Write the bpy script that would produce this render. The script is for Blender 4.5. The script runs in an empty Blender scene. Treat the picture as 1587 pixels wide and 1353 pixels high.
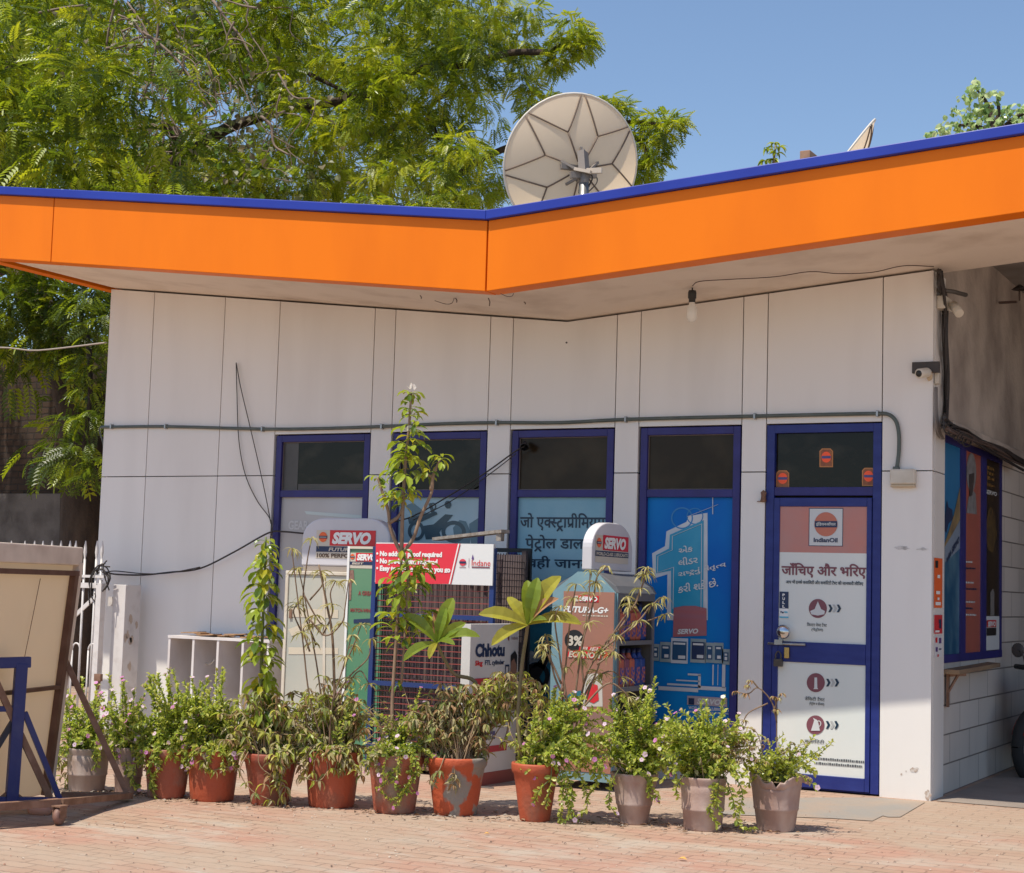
import bpy, math, random
import numpy as np
from mathutils import Vector, Matrix

# ------------------------------------------------------------------ camera, sky, sun
scene = bpy.context.scene
COL = scene.collection
F_PX, PW, PH = 2566.66, 1587.0, 1353.0
CR = np.array([0.88344, 0.46769, 0.02920]); CF = np.array([-0.46610, 0.88000, 0.09196])
YAW, PITCH, ROLL = -0.487073, 0.092087, 0.0293493
_cy, _sy, _cp, _sp, _cr, _sr = math.cos(YAW), math.sin(YAW), math.cos(PITCH), math.sin(PITCH), math.cos(ROLL), math.sin(ROLL)
CF = np.array([_sy*_cp, _cy*_cp, _sp])
_r0 = np.array([_cy, -_sy, 0.0]); _u0 = np.cross(_r0, CF)
CR = _cr*_r0 + _sr*_u0; CU = -_sr*_r0 + _cr*_u0
CC = np.array([2.7230, -11.2730, 1.3260])
cam_data = bpy.data.cameras.new("camera"); cam = bpy.data.objects.new("camera", cam_data); COL.objects.link(cam)
cam_data.sensor_width = 36.0; cam_data.lens = F_PX / PW * 36.0; cam_data.clip_end = 2000.0
m = Matrix(((CR[0], CU[0], -CF[0], CC[0]), (CR[1], CU[1], -CF[1], CC[1]), (CR[2], CU[2], -CF[2], CC[2]), (0, 0, 0, 1)))
cam.matrix_world = m
scene.camera = cam

SUN_TO = Vector((-0.42, -1.0, 2.34)).normalized()
world = bpy.data.worlds.new("World"); scene.world = world; world.use_nodes = True
wn = world.node_tree.nodes; wl = world.node_tree.links
sky = wn.new("ShaderNodeTexSky"); sky.sky_type = 'NISHITA'; sky.sun_disc = False
sky.sun_elevation = math.asin(SUN_TO.z); sky.sun_rotation = math.radians(206.6)
sky.altitude = 100; sky.air_density = 1.0; sky.dust_density = 0.6; sky.ozone_density = 2.4
wl.new(sky.outputs[0], wn["Background"].inputs[0]); wn["Background"].inputs[1].default_value = 0.148
sd = bpy.data.lights.new("sun", 'SUN'); sd.energy = 5.0; sd.angle = math.radians(0.53); sd.color = (1.0, 0.925, 0.80)
so = bpy.data.objects.new("sun", sd); COL.objects.link(so)
so.rotation_euler = (-SUN_TO).to_track_quat('-Z', 'Y').to_euler(); so.location = (-5, -10, 20)
vs = scene.view_settings; vs.view_transform = 'Standard'; vs.look = 'None'; vs.gamma = 1.0; vs.exposure = 0.07

# ------------------------------------------------------------------ points in the place from the surveyed photo
def ray(px, py):
    return CR*(px-793.5)/F_PX - CU*(py-676.5)/F_PX + CF
def hit(px, py, n, d):
    n = np.array(n, float); r = ray(px, py); return Vector(CC + r*((d - n@CC)/(n@r)))
def atY(px, py, y=0.0): return hit(px, py, (0, 1, 0), y)
def atX(px, py, x=0.0): return hit(px, py, (1, 0, 0), x)
def atZ(px, py, z=0.0): return hit(px, py, (0, 0, 1), z)
FH = np.array([CF[0], CF[1], 0]); FH /= np.linalg.norm(FH)
RH = np.array([FH[1], -FH[0], 0])
def atP(px, py, p, d=0.0):            # on the upright plane through p
    return hit(px, py, FH, FH@np.array(p) + d)
def ppm(p): return F_PX/float((np.array(p)-CC)@CF)
def rpx(x0, y0, x1, y1, y):
    a, b = atY(x0, (y0+y1)/2, y), atY(x1, (y0+y1)/2, y); c, d = atY((x0+x1)/2, y1, y), atY((x0+x1)/2, y0, y)
    return a.x, c.z, b.x, d.z

# ------------------------------------------------------------------ materials
MATS = {}
def node_mat(name):
    mt = bpy.data.materials.new(name); mt.use_nodes = True
    return mt, mt.node_tree.nodes, mt.node_tree.links, mt.node_tree.nodes["Principled BSDF"]
def mat(name, col, rough=0.6, col2=None, scale=3.0, stretch=(1, 1, 1), lo=0.35, hi=0.7, metal=0.0, bump=0.0, bscale=40.0, spec=0.5, detail=6.0, coat=0.0, rvar=0.0, per_obj=0.0):
    if name in MATS: return MATS[name]
    mt, n, l, b = node_mat(name)
    b.inputs["Base Color"].default_value = (*col, 1); b.inputs["Roughness"].default_value = rough
    b.inputs["Metallic"].default_value = metal; b.inputs["Specular IOR Level"].default_value = spec
    b.inputs["Coat Weight"].default_value = coat
    tc = n.new("ShaderNodeTexCoord")
    if col2 is not None:
        mp = n.new("ShaderNodeMapping"); mp.inputs["Scale"].default_value = stretch
        nz = n.new("ShaderNodeTexNoise"); nz.inputs["Scale"].default_value = scale; nz.inputs["Detail"].default_value = detail
        rp = n.new("ShaderNodeValToRGB"); rp.color_ramp.elements[0].position = lo; rp.color_ramp.elements[1].position = hi
        rp.color_ramp.elements[0].color = (*col, 1); rp.color_ramp.elements[1].color = (*col2, 1)
        l.new(tc.outputs["Object"], mp.inputs[0]); l.new(mp.outputs[0], nz.inputs[0]); l.new(nz.outputs[0], rp.inputs[0]); l.new(rp.outputs[0], b.inputs["Base Color"])
        if rvar:
            mr = n.new("ShaderNodeMapRange"); mr.inputs[3].default_value = max(0.02, rough-rvar); mr.inputs[4].default_value = min(1, rough+rvar)
            l.new(nz.outputs[0], mr.inputs[0]); l.new(mr.outputs[0], b.inputs["Roughness"])
    if bump:
        nb = n.new("ShaderNodeTexNoise"); nb.inputs["Scale"].default_value = bscale; nb.inputs["Detail"].default_value = 5
        bp = n.new("ShaderNodeBump"); bp.inputs["Strength"].default_value = bump; bp.inputs["Distance"].default_value = 0.02
        l.new(tc.outputs["Object"], nb.inputs[0]); l.new(nb.outputs[0], bp.inputs["Height"]); l.new(bp.outputs[0], b.inputs["Normal"])
    if per_obj:       # each sheet a shade of its own
        oi = n.new("ShaderNodeObjectInfo"); mo = n.new("ShaderNodeMapRange"); mo.inputs[3].default_value = 1-per_obj; mo.inputs[4].default_value = 1+per_obj*.4
        hv = n.new("ShaderNodeHueSaturation"); l.new(oi.outputs["Random"], mo.inputs[0]); l.new(mo.outputs[0], hv.inputs["Value"])
        l.new(b.inputs["Base Color"].links[0].from_socket, hv.inputs["Color"]); l.new(hv.outputs[0], b.inputs["Base Color"])
    MATS[name] = mt
    return mt
def leaf_mat(name, col, trans, rough=0.45, mix=0.4):
    mt, n, l, b = node_mat(name)
    b.inputs["Base Color"].default_value = (*col, 1); b.inputs["Roughness"].default_value = rough
    tr = n.new("ShaderNodeBsdfTranslucent"); tr.inputs[0].default_value = (*trans, 1)
    mx = n.new("ShaderNodeMixShader"); mx.inputs[0].default_value = mix
    l.new(b.outputs[0], mx.inputs[1]); l.new(tr.outputs[0], mx.inputs[2]); l.new(mx.outputs[0], n["Material Output"].inputs[0])
    tc = n.new("ShaderNodeTexCoord"); nz = n.new("ShaderNodeTexNoise"); nz.inputs["Scale"].default_value = 14; nz.inputs["Detail"].default_value = 3
    hs = n.new("ShaderNodeHueSaturation"); hs.inputs["Color"].default_value = (*col, 1)
    mr = n.new("ShaderNodeMapRange"); mr.inputs[3].default_value = 0.6; mr.inputs[4].default_value = 1.4
    l.new(tc.outputs["Object"], nz.inputs[0]); l.new(nz.outputs[0], mr.inputs[0]); l.new(mr.outputs[0], hs.inputs["Value"]); l.new(hs.outputs[0], b.inputs["Base Color"])
    MATS[name] = mt
    return mt

# ------------------------------------------------------------------ mesh building
def link(o, parent=None):
    COL.objects.link(o)
    if parent is not None:
        o.parent = parent
        p = parent; loc = Vector((0, 0, 0))
        while p is not None: loc += p.location; p = p.parent
        o.location = -loc + o.location
    return o
def tag(o, label=None, cat=None, group=None, kind=None):
    if label: o["label"] = label
    if cat: o["category"] = cat
    if group: o["group"] = group
    if kind: o["kind"] = kind
    return o
def thing(name, loc, label, cat, group=None):
    o = bpy.data.objects.new(name, None); o.empty_display_size = 0.1; o.location = Vector(loc); COL.objects.link(o)
    return tag(o, label, cat, group)
class MB:
    def __init__(s): s.v = []; s.f = []; s.m = []; s.s = []
    def face(s, pts, mi=0, smooth=False):
        i = len(s.v); s.v += [tuple(p) for p in pts]; s.f.append(tuple(range(i, i+len(pts)))); s.m.append(mi); s.s.append(smooth); return s
    def box(s, x0, x1, y0, y1, z0, z1, mi=0):
        return s.obox(Vector((x0, y0, z0)), Vector((x1-x0, 0, 0)), Vector((0, y1-y0, 0)), Vector((0, 0, z1-z0)), mi)
    def obox(s, o, a, b, c, mi=0):
        o, a, b, c = Vector(o), Vector(a), Vector(b), Vector(c)
        if a.cross(b).dot(c) < 0: o = o+a; a = -a
        i = len(s.v)
        s.v += [tuple(p) for p in (o, o+a, o+a+b, o+b, o+c, o+a+c, o+a+b+c, o+b+c)]
        for q in ((0, 3, 2, 1), (4, 5, 6, 7), (0, 1, 5, 4), (1, 2, 6, 5), (2, 3, 7, 6), (3, 0, 4, 7)):
            s.f.append(tuple(i+k for k in q)); s.m.append(mi); s.s.append(False)
        return s
    def bar(s, a, b, w, h=None, mi=0, up=(0, 0, 1)):
        a, b = Vector(a), Vector(b); h = h or w; d = (b-a); t = d.normalized(); u = Vector(up)
        if abs(t.dot(u)) > 0.97: u = Vector((0, 1, 0))
        x = t.cross(u).normalized(); z = x.cross(t)
        return s.obox(a - x*w/2 - z*h/2, x*w, d, z*h, mi)
    def prism(s, pts, vec, mi=0):      # closed polygon extruded along vec
        pts = [Vector(p) for p in pts]; vec = Vector(vec); n = len(pts)
        nrm = Vector((0, 0, 0))
        for k in range(n): nrm += pts[k].cross(pts[(k+1) % n])
        if nrm.dot(vec) > 0: pts.reverse()
        i = len(s.v); s.v += [tuple(p) for p in pts] + [tuple(p+vec) for p in pts]
        s.f.append(tuple(range(i, i+n))); s.m.append(mi); s.s.append(False)
        s.f.append(tuple(range(i+2*n-1, i+n-1, -1))); s.m.append(mi); s.s.append(False)
        for k in range(n):
            j = (k+1) % n; s.f.append((i+k, i+n+k, i+n+j, i+j)); s.m.append(mi); s.s.append(False)
        return s
    def tube(s, pts, r, n=6, mi=0, r2=None, cap=True):
        pts = [Vector(p) for p in pts]
        if len(pts) < 2: return s
        r2 = r if r2 is None else r2; i0 = len(s.v); L = len(pts)
        t0 = (pts[1]-pts[0]).normalized(); x = t0.orthogonal().normalized()
        for k, p in enumerate(pts):
            t = (pts[min(k+1, L-1)] - pts[max(k-1, 0)]).normalized()
            x = (x - t*x.dot(t)); x = x.normalized() if x.length > 1e-6 else t.orthogonal().normalized()
            y = t.cross(x); rr = r + (r2-r)*k/(L-1)
            for q in range(n):
                a = 2*math.pi*q/n; s.v.append(tuple(p + (x*math.cos(a)+y*math.sin(a))*rr))
        for k in range(L-1):
            for q in range(n):
                a, b = i0+k*n+q, i0+k*n+(q+1) % n
                s.f.append((a, b, b+n, a+n)); s.m.append(mi); s.s.append(True)
        if cap:
            s.f.append(tuple(i0+q for q in range(n-1, -1, -1))); s.m.append(mi); s.s.append(False)
            s.f.append(tuple(i0+(L-1)*n+q for q in range(n))); s.m.append(mi); s.s.append(False)
        return s
    def lathe(s, prof, c, n=28, mi=0, axis=None, smooth=True, wob=None):
        c = Vector(c); i0 = len(s.v)
        if axis is None: X, Y, Z = Vector((1, 0, 0)), Vector((0, 1, 0)), Vector((0, 0, 1))
        else:
            Z = Vector(axis).normalized(); X = Z.orthogonal().normalized(); Y = Z.cross(X)
        for k, (r, z) in enumerate(prof):
            for q in range(n):
                a = 2*math.pi*q/n; rr = r*(1+(wob(a, z) if wob else 0))
                s.v.append(tuple(c + X*math.cos(a)*rr + Y*math.sin(a)*rr + Z*z))
        for k in range(len(prof)-1):
            for q in range(n):
                a, b = i0+k*n+q, i0+k*n+(q+1) % n
                s.f.append((a, b, b+n, a+n)); s.m.append(mi); s.s.append(smooth)
        return s
    def disk(s, c, r, axis, n=24, mi=0, X=None, sx=1.0, sy=1.0):
        c = Vector(c); Z = Vector(axis).normalized(); X = Vector(X) if X else Z.orthogonal().normalized(); Y = Z.cross(X)
        return s.face([c + X*math.cos(2*math.pi*q/n)*r*sx + Y*math.sin(2*math.pi*q/n)*r*sy for q in range(n)], mi)
    def sphere(s, c, r, n=14, mi=0, sc=(1, 1, 1)):
        c = Vector(c); prof = [(max(1e-4, math.sin(math.pi*k/n)), -math.cos(math.pi*k/n)) for k in range(n+1)]
        i = len(s.v); s.lathe(prof, (0, 0, 0), 2*n, mi)
        for k in range(i, len(s.v)):
            v = s.v[k]; s.v[k] = (c.x+v[0]*r*sc[0], c.y+v[1]*r*sc[1], c.z+v[2]*r*sc[2])
        return s
    def build(s, name, mats, parent=None, bevel=0.0, label=None, cat=None, group=None, kind=None):
        me = bpy.data.meshes.new(name); me.from_pydata(s.v, [], s.f)
        if not isinstance(mats, (list, tuple)): mats = [mats]
        for q in mats: me.materials.append(q)
        me.polygons.foreach_set("material_index", s.m); me.polygons.foreach_set("use_smooth", s.s)
        me.update()
        o = bpy.data.objects.new(name, me)
        if parent is None and kind != "structure" and s.v:
            a = np.array(s.v); c = Vector(((a[:, 0].min()+a[:, 0].max())/2, (a[:, 1].min()+a[:, 1].max())/2, a[:, 2].min()))
            me.transform(Matrix.Translation(-c)); o.location = c
            # object-space texture follows the moved origin
        link(o, parent)
        if bevel:
            bv = o.modifiers.new("bevel", 'BEVEL'); bv.width = bevel; bv.segments = 2; bv.limit_method = 'ANGLE'; bv.angle_limit = math.radians(40)
        return tag(o, label, cat, group, kind)
def smooth_path(pts, n=6):
    pts = [Vector(p) for p in pts]
    if len(pts) < 3: return pts
    out = []
    P = [2*pts[0]-pts[1]] + pts + [2*pts[-1]-pts[-2]]
    for i in range(1, len(P)-2):
        for k in range(n):
            t = k/n; a, b, c, d = P[i-1], P[i], P[i+1], P[i+2]
            out.append(0.5*((2*b) + (c-a)*t + (2*a-5*b+4*c-d)*t*t + (3*b-a-3*c+d)*t**3))
    out.append(pts[-1]); return out

# many leaves at once: template faces set on arrays of places
def np_obj(name, V, F, mi, mats, parent, smooth=False):
    me = bpy.data.meshes.new(name); nv, nf, k = len(V), len(F), F.shape[1]
    me.vertices.add(nv); me.vertices.foreach_set("co", V.astype(np.float32).ravel())
    me.loops.add(nf*k); me.loops.foreach_set("vertex_index", F.astype(np.int32).ravel())
    me.polygons.add(nf); me.polygons.foreach_set("loop_start", np.arange(0, nf*k, k, dtype=np.int32)); me.polygons.foreach_set("loop_total", np.full(nf, k, dtype=np.int32))
    for q in mats: me.materials.append(q)
    me.polygons.foreach_set("material_index", mi.astype(np.int32)); me.polygons.foreach_set("use_smooth", np.full(nf, smooth))
    me.update(calc_edges=True); me.validate()
    o = bpy.data.objects.new(name, me)
    return link(o, parent)
def unit(a): return a/np.maximum(np.linalg.norm(a, axis=-1, keepdims=True), 1e-9)
def scatter(name, tmpl, P, D, N, S, mats, parent, rng, weights=None):
    T, Fq = tmpl; P, D, N, S = np.array(P), unit(np.array(D)), np.array(N), np.array(S)
    W = np.cross(D, N); bad = np.linalg.norm(W, axis=1) < 1e-3; W[bad] = (1, 0, 0); W = unit(W); Nn = np.cross(W, D)
    V = P[:, None, :] + S[:, None, None]*(T[None, :, 0:1]*W[:, None, :] + T[None, :, 1:2]*D[:, None, :] + T[None, :, 2:3]*Nn[:, None, :])
    n, k = len(P), len(T); F = (Fq[None, :, :] + (np.arange(n)*k)[:, None, None]).reshape(-1, Fq.shape[1])
    pick = rng.choice(len(mats), size=n, p=weights); mi = np.repeat(pick, len(Fq))
    return np_obj(name, V.reshape(-1, 3), F, mi, mats, parent)
def T_strip(widths, curve, fold=0.25):   # leaf along +y, two quads per segment, folded on the midrib
    v = []; f = []; n = len(widths)
    for i, w in enumerate(widths):
        y, z = curve[i]; v += [(-w/2, y, z+abs(w)*fold), (0, y, z), (w/2, y, z+abs(w)*fold)]
    for i in range(n-1):
        a = 3*i; f += [(a, a+1, a+4, a+3), (a+1, a+2, a+5, a+4)]
    return np.array(v, float), np.array(f)
T_OVAL = T_strip([.06, .50, .56, .08], [(0, 0), (.33, .05), (.68, .05), (1, -.04)])
T_ROUND = T_strip([.1, .75, .8, .1], [(0, 0), (.33, .03), (.68, .03), (1, -.05)])
T_LANCE = T_strip([.05, .26, .31, .22, .04], [(0, 0), (.25, .06), (.5, .02), (.78, -.14), (1, -.38)], .35)
T_SPOON = T_strip([.04, .09, .12, .30, .30, .04], [(0, 0), (.25, .12), (.5, .13), (.72, .02), (.88, -.12), (1, -.26)], .3)
T_BIG = T_strip([.05, .15, .25, .31, .29, .18, .03], [(0, 0), (.15, .03), (.35, .07), (.55, .07), (.75, .03), (.92, -.05), (1, -.1)], .3)
T_NARROW = T_strip([.03, .13, .12, .02], [(0, 0), (.3, .08), (.65, .02), (1, -.2)], .3)
def T_frond(pairs=7):
    v = []; f = []
    for i in range(pairs):
        t = (i+1)/(pairs+.6); yy = t; zz = -.35*t*t; L = .30*(1-.45*abs(t-.45)); 
        for sgn in (-1, 1):
            a = len(v); dx, dy = sgn*.86, .45; wx, wy = -dy*sgn*.0, .0
            bx, by, bz = 0, yy, zz; mx, my, mz = sgn*L*.5, yy+L*.22, zz-.02*L; tx, ty, tz = sgn*L*.95, yy+L*.62, zz-.28*L
            hw = .058
            v += [(bx, by, bz), (mx+hw*.5*sgn, my-hw, mz-.01), (tx, ty, tz), (mx-hw*.5*sgn, my+hw, mz+.01)]
            f.append((a, a+1, a+2, a+3) if sgn > 0 else (a, a+3, a+2, a+1))
    a = len(v); v += [(-.035, .9, -.3), (.035, .9, -.3), (.02, 1.12, -.5), (-.02, 1.12, -.5)]; f.append((a, a+1, a+2, a+3))
    a = len(v); v += [(-.006, 0, 0), (.006, 0, 0), (.004, .95, -.32), (-.004, .95, -.32)]; f.append((a, a+1, a+2, a+3))
    return np.array(v, float), np.array(f)
T_FROND = T_frond()
def T_flower():
    v = []; f = []
    for k in range(5):
        a = 2*math.pi*k/5; c, s = math.cos(a), math.sin(a); i = len(v)
        def p(r, t, z): return (c*r - s*t, s*r + c*t, z)
        v += [p(.04, 0, 0), p(.33, .27, .05), p(.52, 0, .03), p(.33, -.27, .05)]; f.append((i, i+3, i+2, i+1))
    return np.array(v, float), np.array(f)
T_FLOWER = T_flower()

# ------------------------------------------------------------------ lettering
_tc = {}
def glyphs(s, bold=0.0, shear=0.0):
    key = (s, bold, shear)
    if key not in _tc:
        c = bpy.data.curves.new("letters", 'FONT'); c.body = s; c.size = 1.0; c.offset = bold; c.shear = shear; c.resolution_u = 3
        o = bpy.data.objects.new("letters", c); COL.objects.link(o)
        dg = bpy.context.evaluated_depsgraph_get(); dg.update()
        me = bpy.data.meshes.new_from_object(o.evaluated_get(dg))
        v = [tuple(q.co)[:2] for q in me.vertices]; f = [tuple(p.vertices) for p in me.polygons]
        bpy.data.objects.remove(o); bpy.data.curves.remove(c); bpy.data.meshes.remove(me)
        _tc[key] = (v, f)
    return _tc[key]
def crop_right(v, f, xmax):
    out_v = []; out_f = []
    for q in f:
        poly = [v[i] for i in q]; res = []
        for k in range(len(poly)):
            a, b = poly[k], poly[(k+1) % len(poly)]
            if a[0] <= xmax: res.append(a)
            if (a[0] <= xmax) != (b[0] <= xmax):
                t = (xmax-a[0])/(b[0]-a[0]); res.append((xmax, a[1]+(b[1]-a[1])*t))
        if len(res) > 2: i = len(out_v); out_v += res; out_f.append(tuple(range(i, i+len(res))))
    return out_v, out_f
def compose(tokens, bold=0.02):
    V = []; F = []; x = 0.0
    for tk in tokens:
        if isinstance(tk, (int, float)): x += tk; continue
        mode, s = (tk[0], tk[1:]) if tk[0] in "~^/" else ('', tk)
        v, f = glyphs(s, bold)
        xm = max(p[0] for p in v)
        if mode == '~': xm *= 0.66; v, f = crop_right(v, f, xm)
        v = list(v); f = list(f)
        def stroke(a, b, w=.075):
            d = Vector((b[0]-a[0], b[1]-a[1])); n = Vector((-d.y, d.x)).normalized()*w/2; i = len(v)
            v.extend([(a[0]+n.x, a[1]+n.y), (a[0]-n.x, a[1]-n.y), (b[0]-n.x, b[1]-n.y), (b[0]+n.x, b[1]+n.y)]); f.append((i, i+1, i+2, i+3))
        if mode == '^': stroke((xm*.5, 0.0), (xm*.5-.2, -.22)); stroke((xm*.5, 0.0), (xm*.5+.2, -.22))
        if mode == '/': stroke((xm*.72, .24), (xm*.22, .05))
        i = len(V); V += [(p[0]+x, p[1]) for p in v]; F += [tuple(i+k for k in q) for q in f]; x += xm
    return V, F
def letters(text, corners, mt, parent, bold=0.02, shear=0.0, name="lettering", ybox=None):
    """text set on the quad bl, br, tr, tl (points in the place)"""
    indic = isinstance(text, list) or any(ord(ch) > 0x800 and ord(ch) < 0x1000 for ch in text)
    V, F = compose(text, 0.0) if isinstance(text, list) else glyphs(text, 0.0 if indic else bold, shear)
    if not V: return None
    lift = [0.0]*len(V)
    if indic and bold > 0:          # heavier strokes: slightly shifted copies laid one on another
        V0, F0 = list(V), list(F); V, F, lift = [], [], []; b_ = bold*.62
        for q, (dx, dy) in enumerate([(0, 0), (b_, 0), (-b_, 0), (0, b_), (0, -b_), (b_*.7, b_*.7), (-b_*.7, -b_*.7), (b_*.7, -b_*.7), (-b_*.7, b_*.7)]):
            i = len(V); V += [(p[0]+dx, p[1]+dy) for p in V0]; F += [tuple(i+k for k in f) for f in F0]; lift += [q*.00012]*len(V0)
    xs = [p[0] for p in V]; ys = [p[1] for p in V]; x0, x1 = min(xs), max(xs); y0, y1 = ybox or (min(ys), max(ys))
    bl, br, tr, tl = [Vector(c) for c in corners]; mb = MB()
    pts = []
    nr = (br-bl).cross(tl-bl).normalized()
    for p, lf_ in zip(V, lift):
        u, w = (p[0]-x0)/(x1-x0), (p[1]-y0)/(y1-y0); pts.append(tuple((bl*(1-u)+br*u)*(1-w) + (tl*(1-u)+tr*u)*w + nr*lf_))
    mb.v = pts; mb.f = list(F); mb.m = [0]*len(F); mb.s = [False]*len(F)
    return mb.build(name, mt, parent)
def cornY(x0, y0, x1, y1, y):          # photo rectangle -> upright corners on the plane y
    a, b, c, d = rpx(x0, y0, x1, y1, y); return [(a, y, b), (c, y, b), (c, y, d), (a, y, d)]
def cornX(x0, y0, x1, y1, X):          # photo rectangle -> corners on the plane x = X
    ya, yb = atX(x0, (y0+y1)/2, X).y, atX(x1, (y0+y1)/2, X).y; xm = (x0+x1)/2; zb, zt = atX(xm, y1, X).z, atX(xm, y0, X).z
    return [(X, ya, zb), (X, yb, zb), (X, yb, zt), (X, ya, zt)]
def quadY(mb, x0, y0, x1, y1, y, mi=0): return mb.face(cornY(x0, y0, x1, y1, y), mi)
def quadX(mb, x0, y0, x1, y1, X, mi=0): return mb.face(cornX(x0, y0, x1, y1, X), mi)
def polyY(mb, pts, y, mi=0):
    P = [atY(a, b, y) for a, b in pts]; n = Vector((0, 0, 0))
    for k in range(len(P)): n += P[k].cross(P[(k+1) % len(P)])
    if n.y > 0: P.reverse()
    return mb.face(P, mi)
def sheet(name, mb, mt, parent): return mb.build(name, mt, parent)

def leaf_mat_plain(name, col, trans, rough, mix):      # thin sheet that lets some light through
    if name in MATS: return MATS[name]
    mt, n, l, b = node_mat(name); b.inputs["Base Color"].default_value = (*col, 1); b.inputs["Roughness"].default_value = rough
    tr = n.new("ShaderNodeBsdfTranslucent"); tr.inputs[0].default_value = (*trans, 1); mx = n.new("ShaderNodeMixShader"); mx.inputs[0].default_value = mix
    tc = n.new("ShaderNodeTexCoord"); nz = n.new("ShaderNodeTexNoise"); nz.inputs["Scale"].default_value = 2.2; nz.inputs["Detail"].default_value = 7
    mr = n.new("ShaderNodeMapRange"); mr.inputs[3].default_value = .8; mr.inputs[4].default_value = 1.15; hs = n.new("ShaderNodeHueSaturation"); hs.inputs["Color"].default_value = (*col, 1)
    l.new(tc.outputs["Object"], nz.inputs[0]); l.new(nz.outputs[0], mr.inputs[0]); l.new(mr.outputs[0], hs.inputs["Value"]); l.new(hs.outputs[0], b.inputs["Base Color"])
    l.new(b.outputs[0], mx.inputs[1]); l.new(tr.outputs[0], mx.inputs[2]); l.new(mx.outputs[0], n["Material Output"].inputs[0]); MATS[name] = mt
    return mt

# ------------------------------------------------------------------ materials of the place
M_WALL = mat("white cladding", (.765, .74, .705), .42, (.685, .655, .62), 1.9, (1.7, 1.7, .28), .45, .85, bump=.05, bscale=7, per_obj=.07)
M_SOFFIT = mat("painted soffit", (.73, .645, .555), .8, (.50, .41, .33), 2.0, (1, 1, 1), .5, .82, bump=.25, bscale=14)
M_ORANGE = mat("orange sheet", (.82, .190, .003), .45, (.70, .150, .003), 1.3, (1.5, 1, .45), .42, .9, bump=.05, bscale=3, spec=.2)
M_BLUECAP = mat("blue cap sheet", (.012, .030, .30), .45, (.018, .045, .36), 1.5, spec=.4)
M_FRAME = mat("blue frame paint", (.016, .014, .125), .5, (.022, .022, .17), 6, bump=.05)
M_DOORBLUE = mat("blue door paint", (.008, .020, .165), .5, (.020, .038, .22), 5, (1, 1, 3), .4, .85, bump=.05)
M_DARK = mat("dark gap", (.02, .018, .016), .8)
M_GLASS = mat("dark glass", (.008, .006, .004), .06, (.05, .042, .030), 3.5, (1, 1, 1.6), .5, .85, spec=.22, rvar=.05)
M_GLASS2 = mat("dusty dark glass", (.022, .014, .007), .25, (.05, .036, .020), 4, lo=.4, hi=.85, spec=.2)
M_REVEAL = mat("pale reveal", (.25, .235, .22), .6)
M_RUB = mat("glazing bead", (.16, .13, .12), .6)
M_BLACK = mat("black plastic", (.015, .015, .016), .45)
M_CABLE = mat("black cable", (.03, .024, .022), .6)
M_TWINE = mat("brown cable", (.09, .06, .05), .6)
M_CONDUIT = mat("grey green conduit", (.10, .125, .115), .5, (.07, .09, .085), 8)
M_OFFWHITE = mat("off white plastic", (.62, .58, .50), .45, (.5, .45, .36), 9, lo=.4, hi=.8)
M_CHROME = mat("chrome", (.75, .75, .76), .08, metal=1.0)
M_STEEL = mat("galvanised steel", (.42, .43, .44), .38, (.3, .3, .3), 9, metal=.85)
M_BRASS = mat("brass", (.55, .38, .14), .35, metal=.9)
M_WHITE = mat("white print", (.80, .80, .78), .5)
M_PRWHITE = mat("dull white print", (.60, .62, .62), .5)
M_RED = mat("red print", (.62, .012, .022), .4)
M_NAVY = mat("navy print", (.012, .028, .085), .45)
M_ORPRINT = mat("orange print", (.80, .13, .025), .45)
M_MAROON = mat("maroon print", (.20, .065, .085), .5)
M_RUST = mat("rusty steel", (.17, .085, .05), .75, (.26, .15, .10), 14, lo=.35, hi=.7, bump=.2, bscale=60)

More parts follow.
